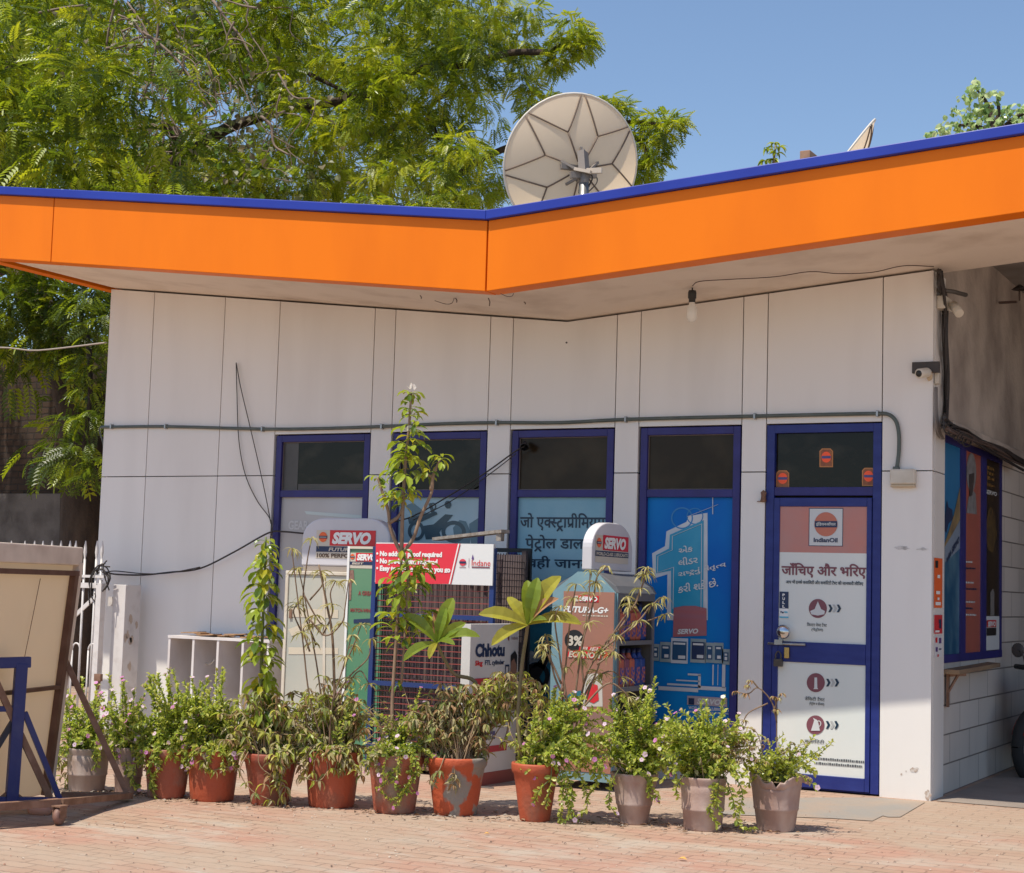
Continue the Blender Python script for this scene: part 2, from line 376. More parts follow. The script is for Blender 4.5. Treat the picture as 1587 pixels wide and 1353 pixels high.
def brick_mat(name, c1, c2, mortar, w, h, size, axes, rough=.7, bumps=.4, tint=None, warp=0.0, dirt=None, offset=.5):
    mt, n, l, b = node_mat(name); b.inputs["Roughness"].default_value = rough
    tc = n.new("ShaderNodeTexCoord"); sp = n.new("ShaderNodeSeparateXYZ"); cb = n.new("ShaderNodeCombineXYZ")
    l.new(tc.outputs["Object"], sp.inputs[0])
    l.new(sp.outputs[axes[0]], cb.inputs[0]); l.new(sp.outputs[axes[1]], cb.inputs[1])
    vec = cb.outputs[0]
    if warp:
        wv = n.new("ShaderNodeTexNoise"); wv.inputs["Scale"].default_value = 9.0; wv.inputs["Detail"].default_value = 2
        ml = n.new("ShaderNodeVectorMath"); ml.operation = 'MULTIPLY_ADD'; ml.inputs[1].default_value = (warp, warp, 0)
        l.new(vec, wv.inputs[0]); l.new(wv.outputs["Color"], ml.inputs[0]); l.new(vec, ml.inputs[2]); vec = ml.outputs[0]
    br = n.new("ShaderNodeTexBrick"); br.inputs["Scale"].default_value = 1.0; br.offset = offset
    br.inputs["Brick Width"].default_value = w; br.inputs["Row Height"].default_value = h; br.inputs["Mortar Size"].default_value = size
    br.inputs["Mortar Smooth"].default_value = .3
    br.inputs["Color1"].default_value = (*c1, 1); br.inputs["Color2"].default_value = (*c2, 1); br.inputs["Mortar"].default_value = (*mortar, 1)
    l.new(vec, br.inputs[0]); col = br.outputs[0]
    if tint:
        for (tcol, sc, st, lo, hi, amt) in tint:
            mp = n.new("ShaderNodeMapping"); mp.inputs["Scale"].default_value = st
            nz = n.new("ShaderNodeTexNoise"); nz.inputs["Scale"].default_value = sc; nz.inputs["Detail"].default_value = 6; nz.inputs["Roughness"].default_value = .6
            mr = n.new("ShaderNodeMapRange"); mr.inputs[1].default_value = lo; mr.inputs[2].default_value = hi; mr.inputs[4].default_value = amt
            mx = n.new("ShaderNodeMix"); mx.data_type = 'RGBA'; mx.inputs[7].default_value = (*tcol, 1)
            l.new(tc.outputs["Object"], mp.inputs[0]); l.new(mp.outputs[0], nz.inputs[0]); l.new(nz.outputs[0], mr.inputs[0]); l.new(mr.outputs[0], mx.inputs[0])
            l.new(col, mx.inputs[6]); col = mx.outputs[2]
    l.new(col, b.inputs["Base Color"])
    bp = n.new("ShaderNodeBump"); bp.inputs["Strength"].default_value = bumps; bp.inputs["Distance"].default_value = .006; bp.invert = True
    nb = n.new("ShaderNodeTexNoise"); nb.inputs["Scale"].default_value = 60; ad = n.new("ShaderNodeMath"); ad.operation = 'MULTIPLY_ADD'; ad.inputs[1].default_value = -.35
    l.new(tc.outputs["Object"], nb.inputs[0]); l.new(nb.outputs[0], ad.inputs[0]); l.new(br.outputs["Fac"], ad.inputs[2]); l.new(ad.outputs[0], bp.inputs["Height"]); l.new(bp.outputs[0], b.inputs["Normal"])
    return mt
M_PAVER = brick_mat("paver blocks", (.36, .23, .16), (.41, .285, .205), (.20, .135, .095), .205, .105, .005, (0, 1), .9, .9,
    tint=[((.41, .215, .155), 1.2, (.7, 1.3, 1), .42, .62, .7), ((.42, .36, .29), 1.9, (.8, 1.5, 1), .48, .64, .75), ((.21, .145, .105), 3.0, (1, 1.3, 1), .56, .8, .55), ((.375, .28, .205), .55, (1, 1, 1), .44, .56, .75), ((.45, .41, .345), 5, (.8, 1.6, 1), .6, .72, .6), ((.16, .11, .08), 16, (1, 1.4, 1), .60, .76, .45), ((.15, .11, .085), .8, (.8, 1.4, 1), .66, .74, .35)], warp=.06)
M_TILE = brick_mat("grey white wall tiles", (.60, .54, .48), (.66, .60, .54), (.18, .155, .135), .62, .2035, .006, (1, 2), .45, .3,
    tint=[((.40, .36, .33), 2.0, (1, 1, .3), .5, .8, .6)], offset=.5)
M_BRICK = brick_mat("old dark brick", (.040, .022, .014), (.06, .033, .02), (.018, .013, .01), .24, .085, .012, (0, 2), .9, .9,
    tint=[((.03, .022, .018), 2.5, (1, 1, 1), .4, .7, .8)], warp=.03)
M_PLASTER = mat("stained plaster", (.50, .43, .37), .9, (.24, .20, .175), 1.7, (1, 1, 1), .38, .72, bump=.6, bscale=16, detail=9)
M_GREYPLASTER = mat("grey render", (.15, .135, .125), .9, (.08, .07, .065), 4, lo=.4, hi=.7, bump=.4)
M_CONCRETE = mat("concrete apron", (.28, .255, .225), .85, (.36, .265, .195), 2.4, lo=.38, hi=.68, bump=.2, bscale=50)
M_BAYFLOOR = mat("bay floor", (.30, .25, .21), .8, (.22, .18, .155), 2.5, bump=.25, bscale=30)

# ------------------------------------------------------------------ ground
g = MB(); g.face([(-300, -60, 0), (300, -60, 0), (300, 400, 0), (-300, 400, 0)])
g.build("ground", M_PAVER, kind="structure")
ap = MB(); ap.face([atZ(a, b, .004) for a, b in [(1090, 1236), (1120, 1262), (1290, 1268), (1352, 1272), (1368, 1264), (1376, 1266), (1395, 1266), (1434, 1243), (1360, 1236)]])
ap.build("pavement", M_CONCRETE, kind="structure")
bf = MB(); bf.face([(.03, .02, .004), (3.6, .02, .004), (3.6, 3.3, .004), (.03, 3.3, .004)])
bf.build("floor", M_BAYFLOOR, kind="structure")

# ------------------------------------------------------------------ the office building
XL = -7.36; VX = -2.80; VZ = 3.389; SL, SR = .115, .0788
def zs(x): return VZ + (SL*(VX-x) if x < VX else SR*(x-VX))       # underside of the canopy
def yf(x): return -1.30 + .024*(x-VX)                              # face of the canopy
B = thing("fuel_station_office", (XL/2, 0, 0), "low white fuel station office with blue framed windows under an orange and blue butterfly canopy", "building")

seam = [XL, -6.856, -6.073, -5.494, -4.543, -4.344, -3.466, -3.264, -2.378, -2.183, -1.376, -1.190, -.353, 0.0]
ZSEAM, ZWT, ZWB = 2.215, 2.556, .342
G = .004
opening = {3: 'w', 5: 'w', 7: 'w', 9: 'w', 11: 'd'}
def panel(x0, x1, z0, z1, top=False):
    x0 += G; x1 -= G
    if not top: pts = [(x0, 0, z0), (x1, 0, z0), (x1, 0, z1), (x0, 0, z1)]
    else:
        pts = [(x0, 0, z0), (x1, 0, z0), (x1, 0, zs(x1)-.012)] + ([(VX, 0, VZ-.012)] if x0 < VX < x1 else []) + [(x0, 0, zs(x0)-.012)]
    MB().prism(pts, (0, .06, 0)).build("wall_panel", M_WALL, B)
for i in range(13):
    x0, x1 = seam[i], seam[i+1]
    k = opening.get(i)
    if k is None:
        panel(x0, x1, 0.0, ZSEAM-G); panel(x0, x1, ZSEAM+G, 4, True)
    else:
        panel(x0, x1, ZWT+G, 4, True)
        if k == 'w': panel(x0, x1, 0.0, ZWB-G)
bk = MB()
bk.prism([(XL+.01, .075, 0), (-.06, .075, 0), (-.06, .075, zs(-.06)-.02), (VX, .075, VZ-.02), (XL+.01, .075, zs(XL)-.02)], (0, .15, 0))
bk.build("backing_wall", M_DARK, B)
# left end wall and back, seen only from a step to the side
MB().prism([(XL, .06, 0), (XL, 6, 0), (XL, 6, zs(XL)-.02), (XL, .06, zs(XL)-.02)], (.01, 0, 0)).build("end_wall", M_WALL, B)

def frame_mb(x0, x1, z0, z1, y0, y1, t, bars=(), tb=None):
    f = MB(); tb = tb or t
    f.box(x0, x0+t, y0, y1, z0, z1); f.box(x1-t, x1, y0, y1, z0, z1)
    f.box(x0+t, x1-t, y0, y1, z1-t, z1); f.box(x0+t, x1-t, y0, y1, z0, z0+tb)
    for (a, b) in bars: f.box(x0+t, x1-t, y0+.004, y1, a, b)
    return f
TR0, TR1 = 2.035, 2.092
WIN = []
for i in (3, 5, 7, 9):
    x0, x1 = seam[i]+.012, seam[i+1]-.012
    w = frame_mb(x0, x1, ZWB+.002, ZWT-.006, .012, .055, .055, [(TR0, TR1)]).build("window", M_FRAME, B, bevel=.004)
    p = MB(); p.box(x0+.05, x1-.05, .045, .06, TR1-.01, ZWT-.055); p.build("upper_pane", M_GLASS if i < 6 else M_GLASS2, w)
    r = MB()
    r.box(x0+.055, x0+.061, .036, .044, TR1, ZWT-.06); r.box(x1-.061, x1-.055, .036, .044, TR1, ZWT-.06)
    r.box(x0+.061, x1-.061, .036, .044, ZWT-.067, ZWT-.061); r.box(x0+.061, x1-.061, .036, .044, TR1, TR1+.006)
    r.build("glazing_bead", M_RUB, w)
    WIN.append((w, x0, x1))
YF = .046     # plane of the lower films
def film(w, x0, x1, name, mt):
    MB().box(x0+.05, x1-.05, YF, .058, ZWB+.05, TR0+.005).build(name, mt, w)
# window 1: frosted grey film, half hidden writing, pale strip painted as a tube light's reflection
w1, a, b = WIN[0]
film(w1, a, b, "frosted_film", mat("frosted film", (.42, .41, .41), .35, (.52, .52, .52), 1.8, (1, 1, .5)))
letters("GEAR", cornY(447, 807, 478, 821, YF-.003), mat("faint print", (.55, .55, .55), .4), w1, .03)
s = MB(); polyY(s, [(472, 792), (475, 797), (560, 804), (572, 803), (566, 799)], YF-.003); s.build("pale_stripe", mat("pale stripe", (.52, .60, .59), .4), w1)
s = MB(); quadY(s, 437, 681, 462, 762, .043); quadY(s, 462, 750, 566, 762, .043); s.build("inner_ledge", mat("dim interior", (.075, .07, .066), .4, (.05, .047, .045), 6), w1)
# window 2: blue film with a dark motorcycle drawing
w2, a, b = WIN[1]
film(w2, a, b, "blue_film", mat("pale blue film", (.28, .44, .50), .45, (.42, .55, .60), 1.6, (1, 1, .6)))
M_BIKEPR = mat("bike print", (.035, .075, .10), .35); M_BIKEPR2 = mat("bike print mid", (.10, .19, .235), .35)
s = MB()
def ringY(mb, cx, cy, rx, ry, wd, y, n=26):
    o = [(cx+rx*math.cos(2*math.pi*k/n), cy+ry*math.sin(2*math.pi*k/n)) for k in range(n)]
    q = [(cx+(rx-wd)*math.cos(2*math.pi*k/n), cy+(ry-wd)*math.sin(2*math.pi*k/n)) for k in range(n)]
    for k in range(n):
        j = (k+1) % n; polyY(mb, [o[k], o[j], q[j], q[k]], y)
ringY(s, 703, 824, 19, 17, 6, YF-.00328); ringY(s, 645, 823, 13, 15, 5, YF-.00356)
polyY(s, [(632, 803), (676, 793), (678, 797), (650, 810), (634, 812)], YF-.00384)
polyY(s, [(668, 816), (690, 797), (702, 798), (688, 815), (676, 832)], YF-.00412)
polyY(s, [(655, 815), (676, 812), (684, 834), (660, 836)], YF-.00440)
polyY(s, [(664, 781), (668, 779), (674, 795), (669, 797)], YF-.00468); polyY(s, [(691, 776), (698, 779), (697, 788), (692, 786)], YF-.00496)
ringY(s, 671, 785, 5, 6, 2, YF-.00524); ringY(s, 694, 782, 5, 6, 2, YF-.00552)
s.build("motorcycle_print", M_BIKEPR, w2)
s = MB(); polyY(s, [(702, 818), (712, 806), (722, 808), (730, 826), (728, 842), (705, 842)], YF-.003); polyY(s, [(727, 812), (741, 803), (750, 810), (750, 842), (730, 842)], YF-.003)
polyY(s, [(628, 784), (640, 779), (662, 796), (640, 801)], YF-.003)
s.build("cylinder_print", M_BIKEPR2, w2)
s = MB(); polyY(s, [(700, 1010), (752, 1010), (752, 1108), (700, 1108)], YF-.003); s.build("lower_print", M_BIKEPR2, w2)
# window 3: light blue film with a motorcycle photo at the foot and large Hindi lettering
w3, a, b = WIN[2]
M_F3 = mat("light blue film", (.17, .37, .47), .45, (.30, .50, .57), 2.2, (1, 1, .8), .35, .75)
film(w3, a, b, "light_blue_film", M_F3)
M_T3 = mat("deep teal print", (.006, .030, .062), .4)
def hi_line(tokens, x0, y0, x1, y1, wd, mt=M_T3, y=YF-.003, bold=.035): letters(tokens, cornY(x0, y0, x1, y1, y), mt, wd, bold)
hi_line(["जो", .28, "ए", "~क", "~स", "^ट", "ा", "/प", "ीिमयम"], 806, 795, 938, 824, w3)
hi_line(["पे", "^ट", "ोल", .28, "डालते", .28, "हैं"], 814, 829, 938, 856, w3)
hi_line(["वही", .28, "जानते", .28, "हैं"], 817, 862, 938, 883, w3)
hi_line(["गाडी", .2, "चले", .2, "भी"], 809, 898, 853, 910, w3)
s = MB(); polyY(s, [(797, 975), (800, 950), (850, 940), (944, 950), (940, 1105), (790, 1105)], YF-.003); s.build("lower_photo", mat("teal photo", (.012, .10, .17), .3, (.03, .2, .30), 6, lo=.3, hi=.75), w3)
s = MB(); ringY(s, 832, 1048, 20, 22, 7, YF-.006); polyY(s, [(818, 1040), (850, 1010), (856, 1014), (836, 1050), (850, 1075), (820, 1078)], YF-.006); s.build("motorcycle_print", mat("dark wheel print", (.02, .022, .026), .3), w3)
s = MB(); polyY(s, [(814, 1030), (822, 1008), (852, 1022), (846, 1034)], YF-.005); polyY(s, [(840, 1060), (862, 1036), (868, 1060), (852, 1080)], YF-.005); s.build("fender_print", mat("pale print", (.35, .43, .48), .3, (.1, .16, .2), 14), w3)
s = MB(); polyY(s, [(786, 1118), (940, 1108), (940, 1124), (786, 1134)], YF-.004); s.build("foot_band", M_NAVY, w3)
# window 4: deep blue poster, outlined figure one, oil cans
w4, a, b = WIN[3]
M_F4 = mat("deep blue film", (.002, .125, .47), .5, (.002, .215, .56), 1.5, (1, 1, .7), .35, .7, spec=.2)
film(w4, a, b, "deep_blue_film", M_F4)
M_EDGE = mat("pale outline print", (.46, .52, .58), .4, (.58, .60, .62), 5); M_TEAL = mat("teal glass print", (.008, .26, .44), .4, (.05, .33, .50), 3)
def P4(pts): return [(990+x/6.7625, 760+y/6.765) for x, y in pts]
out4 = P4([(140, 660), (275, 585), (290, 430), (500, 330), (520, 270), (720, 235), (722, 1360), (295, 1360), (300, 880), (150, 925)])
s = MB(); polyY(s, out4, YF-.0025); s.build("figure_outline", M_EDGE, w4)
s = MB(); polyY(s, P4([(180, 680), (318, 610), (325, 465), (680, 312), (675, 1290), (340, 1290), (338, 842), (180, 870)]), YF-.005); s.build("figure_inner", M_TEAL, w4)
s = MB()
for q0, q1 in [((200, 690), (350, 625)), ((350, 625), (352, 480)), ((352, 480), (660, 350)), ((660, 350), (652, 1240)), ((200, 690), (196, 860)), ((196, 860), (365, 805)), ((365, 805), (358, 1240))]:
    p0, p1 = P4([q0, q1]); s.bar(atY(*p0, YF-.008), atY(*p1, YF-.008), .004, .002)
s.build("inner_line", M_PRWHITE, w4)
s = MB()
for q0, q1 in [((510, 275), (830, 148)), ((775, 70), (775, 250))]:
    p0, p1 = P4([q0, q1]); s.bar(atY(*p0, YF-.005), atY(*p1, YF-.005), .006, .002)
s.build("star_flare_print", M_EDGE, w4)
s = MB(); ringY(s, 1057, 803, 17, 17, 2, YF-.004); ringY(s, 1077, 800, 13, 13, 1.5, YF-.0046); s.build("ring_print", mat("faint teal ring", (.01, .19, .46), .3), w4)
def P4q(x0, y0, x1, y1, rise): # slanted line of lettering
    p = P4([(x0, y1), (x1, y1-rise), (x1, y0-rise), (x0, y0)]); return [atY(u, v, YF-.008) for u, v in p]
letters("એક", P4q(418, 590, 565, 665, 25), M_PRWHITE, w4, .03); letters("લીડર", P4q(415, 710, 620, 795, 35), M_PRWHITE, w4, .03)
letters(["રા", "~ષ", "^ટ", "નું", .3, "ને", "તૃ", "~ત", "વ"], P4q(412, 845, 915, 925, 110), M_PRWHITE, w4, .03); letters("કરી શકે છે.", P4q(412, 985, 832, 1080, 75), M_PRWHITE, w4, .03)
M_CANRED = mat("barrel print", (.36, .115, .12), .35, (.30, .13, .16), 3, (.2, 1, 9)); M_CANBLUE = mat("can print", (.02, .075, .16), .35); M_CANBODY = mat("can body print", (.22, .30, .32), .35, (.36, .40, .40), 12)
s = MB(); polyY(s, [(1044, 942), (1060, 939), (1078, 939), (1095, 943), (1095, 985), (1043, 987)], YF-.009); s.build("barrel_print", M_CANRED, w4)
letters("SERVO", [atY(u, v, YF-.012) for u, v in [(1050, 983), (1082, 982), (1082, 974), (1050, 975)]], M_PRWHITE, w4, .04, .2)
for (u0, v0, u1, v1, mm) in [(1010, 998, 1022, 1024, M_CANBODY), (1023, 995, 1040, 1026, M_CANBODY), (1040, 989, 1066, 1028, M_EDGE), (1070, 990, 1094, 1027, M_CANBODY), (1093, 996, 1106, 1027, M_CANBODY), (1106, 996, 1121, 1028, M_CANBODY), (1119, 1006, 1131, 1030, M_CANBODY)]:
    s = MB(); quadY(s, u0, v0, u1, v1, YF-.009); s.build("can_print", mm, w4)
    s = MB(); quadY(s, u0+2, v0+5, u1-2, v1-5, YF-.011); s.build("can_label_print", M_CANBLUE if u0 != 1070 else M_NAVY, w4)
    s = MB(); quadY(s, u0+4, v0+7, u1-4, v0+10, YF-.0125); quadY(s, (u0+u1)/2-2, v1-12, u1-4, v1-7, YF-.0125); s.build("can_mark_print", M_PRWHITE, w4)
s = MB()
for q in [(1020, 1065, 1082, 1071), (1066, 1044, 1086, 1047), (1048, 1054, 1084, 1056), (1034, 1060, 1084, 1063), (1082, 1046, 1086, 1066), (1082, 1064, 1125, 1070), (1119, 1030, 1124, 1066), (1104, 1030, 1106, 1062), (1112, 1030, 1113, 1062)]: quadY(s, *q, YF-.006)
s.build("light_trail_print", M_EDGE, w4)
s = MB(); quadY(s, 1065, 1080, 1127, 1094, YF-.006); s.build("name_plate_print", mat("dull pink print", (.40, .33, .36), .4), w4)
letters("SERVO", cornY(1080, 1083, 1117, 1092, YF-.009), M_PRWHITE, w4, .04, .2)
s = MB(); quadY(s, 1067, 1082, 1076, 1092, YF-.009); s.build("emblem_print", M_NAVY, w4)
letters("WORLD CLASS LUBRICANTS", cornY(1067, 1096, 1130, 1101, YF-.006), M_PRWHITE, w4, .03)
letters("100% PERFORMANCE. EVERYTIME.", cornY(1067, 1103, 1130, 1106, YF-.006), M_PRWHITE, w4, .02)

def small_print(corners, mt, parent, seed, n=7):      # a line of print too small to read
    rr = random.Random(seed); bl, br, tr, tl = [Vector(c) for c in corners]; mb = MB(); x = 0.0
    while x < .98:
        w = min(rr.uniform(.3, 1.0)/n*1.1, 1-x); h = rr.uniform(.75, 1)
        q = lambda u, v: (bl*(1-u)+br*u)*(1-v) + (tl*(1-u)+tr*u)*v
        mb.face([q(x, 0), q(x+w, 0), q(x+w, h), q(x, h)]); x += w + .28/n
    return mb.build("small_print", mt, parent)
# the door
DX0, DX1 = -1.186, -.357
D = frame_mb(DX0, DX1, .012, ZWT-.006, .006, .055, .058, [], .004).build("entrance_door", M_DOORBLUE, B, bevel=.004)
MB().box(DX0+.058, DX1-.058, .010, .055, 2.046, 2.106).build("transom_bar", M_FRAME, D, bevel=.003)
MB().box(DX0+.05, DX1-.05, .045, .058, 2.1, ZWT-.06).build("upper_pane", M_GLASS, D)
lx0, lx1 = DX0+.062, DX1-.062
lf = MB(); lf.box(lx0, lx0+.044, -.004, .04, .02, 2.03); lf.box(lx1-.034, lx1, -.004, .04, .02, 2.03)
lf.box(lx0+.044, lx1-.034, -.004, .04, 1.968, 2.03); lf.box(lx0+.044, lx1-.034, -.004, .04, .02, .112); lf.box(lx0+.044, lx1-.034, -.006, .04, .878, 1.020)
lf.build("leaf_frame", M_DOORBLUE, D, bevel=.004)
M_DFILM = mat("white door film", (.66, .70, .67), .45, (.74, .75, .71), 1.8, (1, 1, .5)); M_DPINK = mat("faded salmon film", (.52, .20, .165), .35, (.44, .235, .215), 3, lo=.35, hi=.7)
YD = .006
MB().box(lx0+.044, lx1-.034, YD, .03, .112, .878).build("lower_film", M_DFILM, D)
MB().box(lx0+.044, lx1-.034, YD, .03, 1.02, 1.645).build("upper_film", M_DFILM, D)
MB().box(lx0+.044, lx1-.034, YD, .03, 1.645, 1.968).build("salmon_film", M_DPINK, D)
def emblem(parent, cx, cy, r, y, fnc=atY, lett=True, dull=True):
    s = MB(); n = 32
    mo = mat("dull orange print", (.52, .16, .10), .4) if dull else M_ORPRINT
    s.face([fnc(cx+r*math.cos(-2*math.pi*k/n), cy+r*1.04*math.sin(-2*math.pi*k/n), y) for k in range(n)][::1]); s.build("emblem_disc", mo, parent)
    s = MB(); s.face([fnc(cx-r*.97, cy+r*.27, y-.0025), fnc(cx+r*.97, cy+r*.27, y-.0025), fnc(cx+r*.97, cy-r*.27, y-.0025), fnc(cx-r*.97, cy-r*.27, y-.0025)]); s.build("emblem_band", M_NAVY, parent)
    if lett: letters("इंिडयनऑयल", [fnc(cx-r*.85, cy+r*.16, y-.005), fnc(cx+r*.85, cy+r*.16, y-.005), fnc(cx+r*.85, cy-r*.2, y-.005), fnc(cx-r*.85, cy-r*.2, y-.005)], M_PRWHITE, parent, .03)
s = MB(); quadY(s, 1253.5, 787.5, 1306.5, 846.5, YD-.002); s.build("emblem_border", M_NAVY, D)
s = MB(); quadY(s, 1254.5, 788.5, 1305.5, 845.5, YD-.0045); s.build("emblem_plate", M_PRWHITE, D)
emblem(D, 1280, 812.5, 18, YD-.007)
letters("IndianOil", cornY(1261, 833.5, 1298, 840.5, YD-.007), M_NAVY, D, .035)
letters("जाँिचए और भिरए", cornY(1211, 873, 1342.5, 896, YD-.003), M_MAROON, D, .045)
letters(["आप", .2, "भी", .2, "इनके", .2, "क", "वािलटी", .2, "और", .2, "क", "वांिटटी", .2, "टै", "~स", "ट", .2, "की", .2, "जानकारी", .2, "लीिजए"], cornY(1218, 899.5, 1338, 907, YD-.003), M_T3, D, .03)
def chevrons(cx, cy):
    for k, mm in ((0, M_T3), (1, mat("grey chevron", (.44, .455, .45), .4)), (2, M_T3)):
        s = MB(); x = cx + k*6.6; h = 6
        polyY(s, [(x, cy-h), (x+3.6, cy-h), (x+7, cy), (x+3.6, cy+h), (x, cy+h), (x+3, cy)], YD-.003-.0005*k); s.build("chevron_print", mm, D)
for (cx, cy, sh, cap) in [(1267.5, 943, 'cone', [["िफ", "~ल", "टर", .25, "पेपर", .25, "टै", "~स", "ट"], ["(पे", "^ट", "ोल)"]]), (1264.3, 1058, 'tube', [["डेंिसटी", .25, "टै", "~स", "ट"], ["(पे", "^ट", "ोल", .25, "व", .25, "डीजल)"]]), (1263.8, 1123.5, 'jug', [["", "क", "वांिटटी"][1:]])]:
    s = MB(); n = 30; s.face([atY(cx+14*math.cos(-2*math.pi*k/n), cy+14.8*math.sin(-2*math.pi*k/n), YD-.003) for k in range(n)]); s.build("round_sign_print", M_MAROON, D)
    s = MB()
    if sh == 'cone': polyY(s, [(cx, cy-11), (cx+5, cy+1), (cx+11, cy+4), (cx+10, cy+9), (cx, cy+11), (cx-10, cy+9), (cx-12, cy+4), (cx-5, cy+1)], YD-.006)
    elif sh == 'tube': polyY(s, [(cx-2, cy-8), (cx+2, cy-8), (cx+2.4, cy+8), (cx+4, cy+10), (cx-4, cy+10), (cx-2.4, cy+8)], YD-.006)
    else:
        polyY(s, [(cx-4, cy-11), (cx+2, cy-8), (cx+4, cy-5), (cx+7, cy+9), (cx-7, cy+9), (cx-2, cy-7)], YD-.006)
        ringY(s, cx+5, cy-2, 4, 5, 1.4, YD-.0063, 14)
    s.build("pictogram_print", M_PRWHITE, D)
    chevrons(cx+16, cy)
    for k, c in enumerate(cap): letters(c, cornY(cx-(17 if k == 0 else 10), cy+22+k*8, cx+(14 if k == 0 else 8)+(5 if k and cx < 1266 else 0), cy+28+k*8, YD-.003), mat("grey print", (.10, .11, .12), .5), D, .02)
small_print(cornY(1262, 1176, 1343, 1180, YD-.003), mat("grey print", (.10, .11, .12), .5), D, 3, 26)
small_print(cornY(1262, 1183, 1337, 1187, YD-.003), mat("grey print", (.10, .11, .12), .5), D, 4, 24)
s = MB(); quadY(s, 1208, 917, 1222, 943, YD-.003); s.build("pull_sticker", M_NAVY, D)
for k, ch in enumerate("PULL"): letters(ch, cornY(1212.6, 920+k*5.9, 1216.4, 924.2+k*5.9, YD-.006), M_WHITE, D, .05)
s = MB(); quadY(s, 1208, 943, 1222, 957.5, YD-.003); s.build("sticker_foot", M_WHITE, D)
letters("Pay", cornY(1209.5, 947, 1215, 951, YD-.006), M_NAVY, D, .05); letters("tm", cornY(1215.4, 947, 1220.5, 950, YD-.006), mat("cyan print", (.02, .45, .65), .4), D, .05)
s = MB(); quadY(s, 1208, 955.5, 1222, 957.4, YD-.006); s.build("sticker_stripe", mat("cyan print", (.02, .45, .65), .4), D)
k0 = atY(1214, 979, -.05)
h = MB(); h.sphere(k0, .050, 12, 0, (1, .75, 1)); h.tube([k0+Vector((0, .02, 0)), k0+Vector((-.02, .07, 0))], .02, 10); h.build("door_knob", mat("worn chrome", (.55, .56, .58), .12, metal=1.0), D)
h = MB(); h.tube([atY(1190, 997, -.02), atY(1248, 999, -.02)], .009, 8); h.box(*[q for q in (atY(1200, 998, -.03).x, atY(1212, 998, -.03).x, -.03, .0, .995, 1.03)]); h.build("bolt", M_STEEL, D)
h = MB(); p0 = atY(1219, 1010, -.03); h.box(p0.x-.018, p0.x+.018, -.035, -.008, p0.z-.045, p0.z+.03); h.build("hasp", M_BRASS, D, bevel=.004)
h = MB(); p0 = atY(1206, 1025, -.03); h.box(p0.x-.03, p0.x+.03, -.045, -.010, p0.z-.035, p0.z+.018); h.tube(smooth_path([p0+Vector((-.018, 0, .018)), p0+Vector((-.018, 0, .05)), p0+Vector((0, 0, .07)), p0+Vector((.018, 0, .05)), p0+Vector((.018, 0, .018))]), .006, 6); h.build("padlock", mat("old padlock", (.10, .085, .075), .45, metal=.6), D, bevel=.006)
# round-topped oil stickers inside the transom
for (u0, v0, u1, v1) in [(1270, 695, 1291, 724), (1203, 729, 1223, 756), (1336, 725, 1356, 753)]:
    s = MB(); polyY(s, [(u0, v1), (u1, v1), (u1, v0+4), (u1-4, v0), (u0+4, v0), (u0, v0+4)], .042); s.build("bottle_sticker", mat("gold print", (.55, .22, .06), .4), D)
    s = MB(); polyY(s, [(u0+1.5, v1-1.5), (u1-1.5, v1-1.5), (u1-1.5, v0+4.5), (u1-5, v0+1.5), (u0+5, v0+1.5), (u0+1.5, v0+4.5)], .040); s.build("sticker_field", mat("brown print", (.22, .06, .02), .4, (.35, .12, .03), 30), D)
    cx, cy = (u0+u1)/2, (v0+v1)/2-1; s = MB(); n = 24
    s.face([atY(cx+7.5*math.cos(-2*math.pi*k/n), cy+8.5*math.sin(-2*math.pi*k/n), .038) for k in range(n)]); s.build("sticker_disc", mat("bright orange print", (1.0, .10, .02), .4), D)
    s = MB(); quadY(s, cx-7, cy-2, cx+7, cy+2, .036); s.build("sticker_band", mat("blue band print", (.06, .07, .22), .4), D)

# canopy: soffit, deck, fascia, cap
XR = 3.6
sl = MB()
for (xa, xb) in ((-7.33, VX), (VX, XR)):
    sl.prism([(xa, yf(xa)+.165, zs(xa)+.004), (xb, yf(xb)+.165, zs(xb)+.004), (xb, .20 if xa > -3 else 6, zs(xb)+.004), (xa, .20 if xa > -3 else 6, zs(xa)+.004)], (0, 0, .05))
sl.build("soffit", M_SOFFIT, B)
dk = MB()
for (xa, xb) in ((-7.45, VX), (VX, XR)):
    dk.prism([(xa, yf(xa)+.17, zs(xa)+.40), (xb, yf(xb)+.17, zs(xb)+.40), (xb, 6.2, zs(xb)+.40), (xa, 6.2, zs(xa)+.40)], (0, 0, .08))
dk.prism([(-8.5, yf(-8.5)+.17, zs(-8.5)+.40), (-7.46, yf(-7.46)+.17, zs(-7.46)+.40), (-7.46, -.45, zs(-7.46)+.40), (-8.5, -.45, zs(-8.5)+.40)], (0, 0, .08))  # added deck piece beyond the left end, unseen, keeps sun off the wall
dk.build("roof_deck", mat("roof concrete", (.30, .28, .26), .9, (.22, .2, .18), 3), B)
bm_ = MB(); bm_.prism([(.03, .20, zs(.03)+.06), (XR, .20, zs(XR)+.06), (XR, .20, zs(XR)+.39), (.03, .20, zs(.03)+.39)], (0, .1, 0)); bm_.build("cross_beam", M_SOFFIT, B)
def fh(x): return .50 + (.028*(VX-x)/4.65 if x < VX else -.03*(x-VX)/3.64)    # height of the orange face
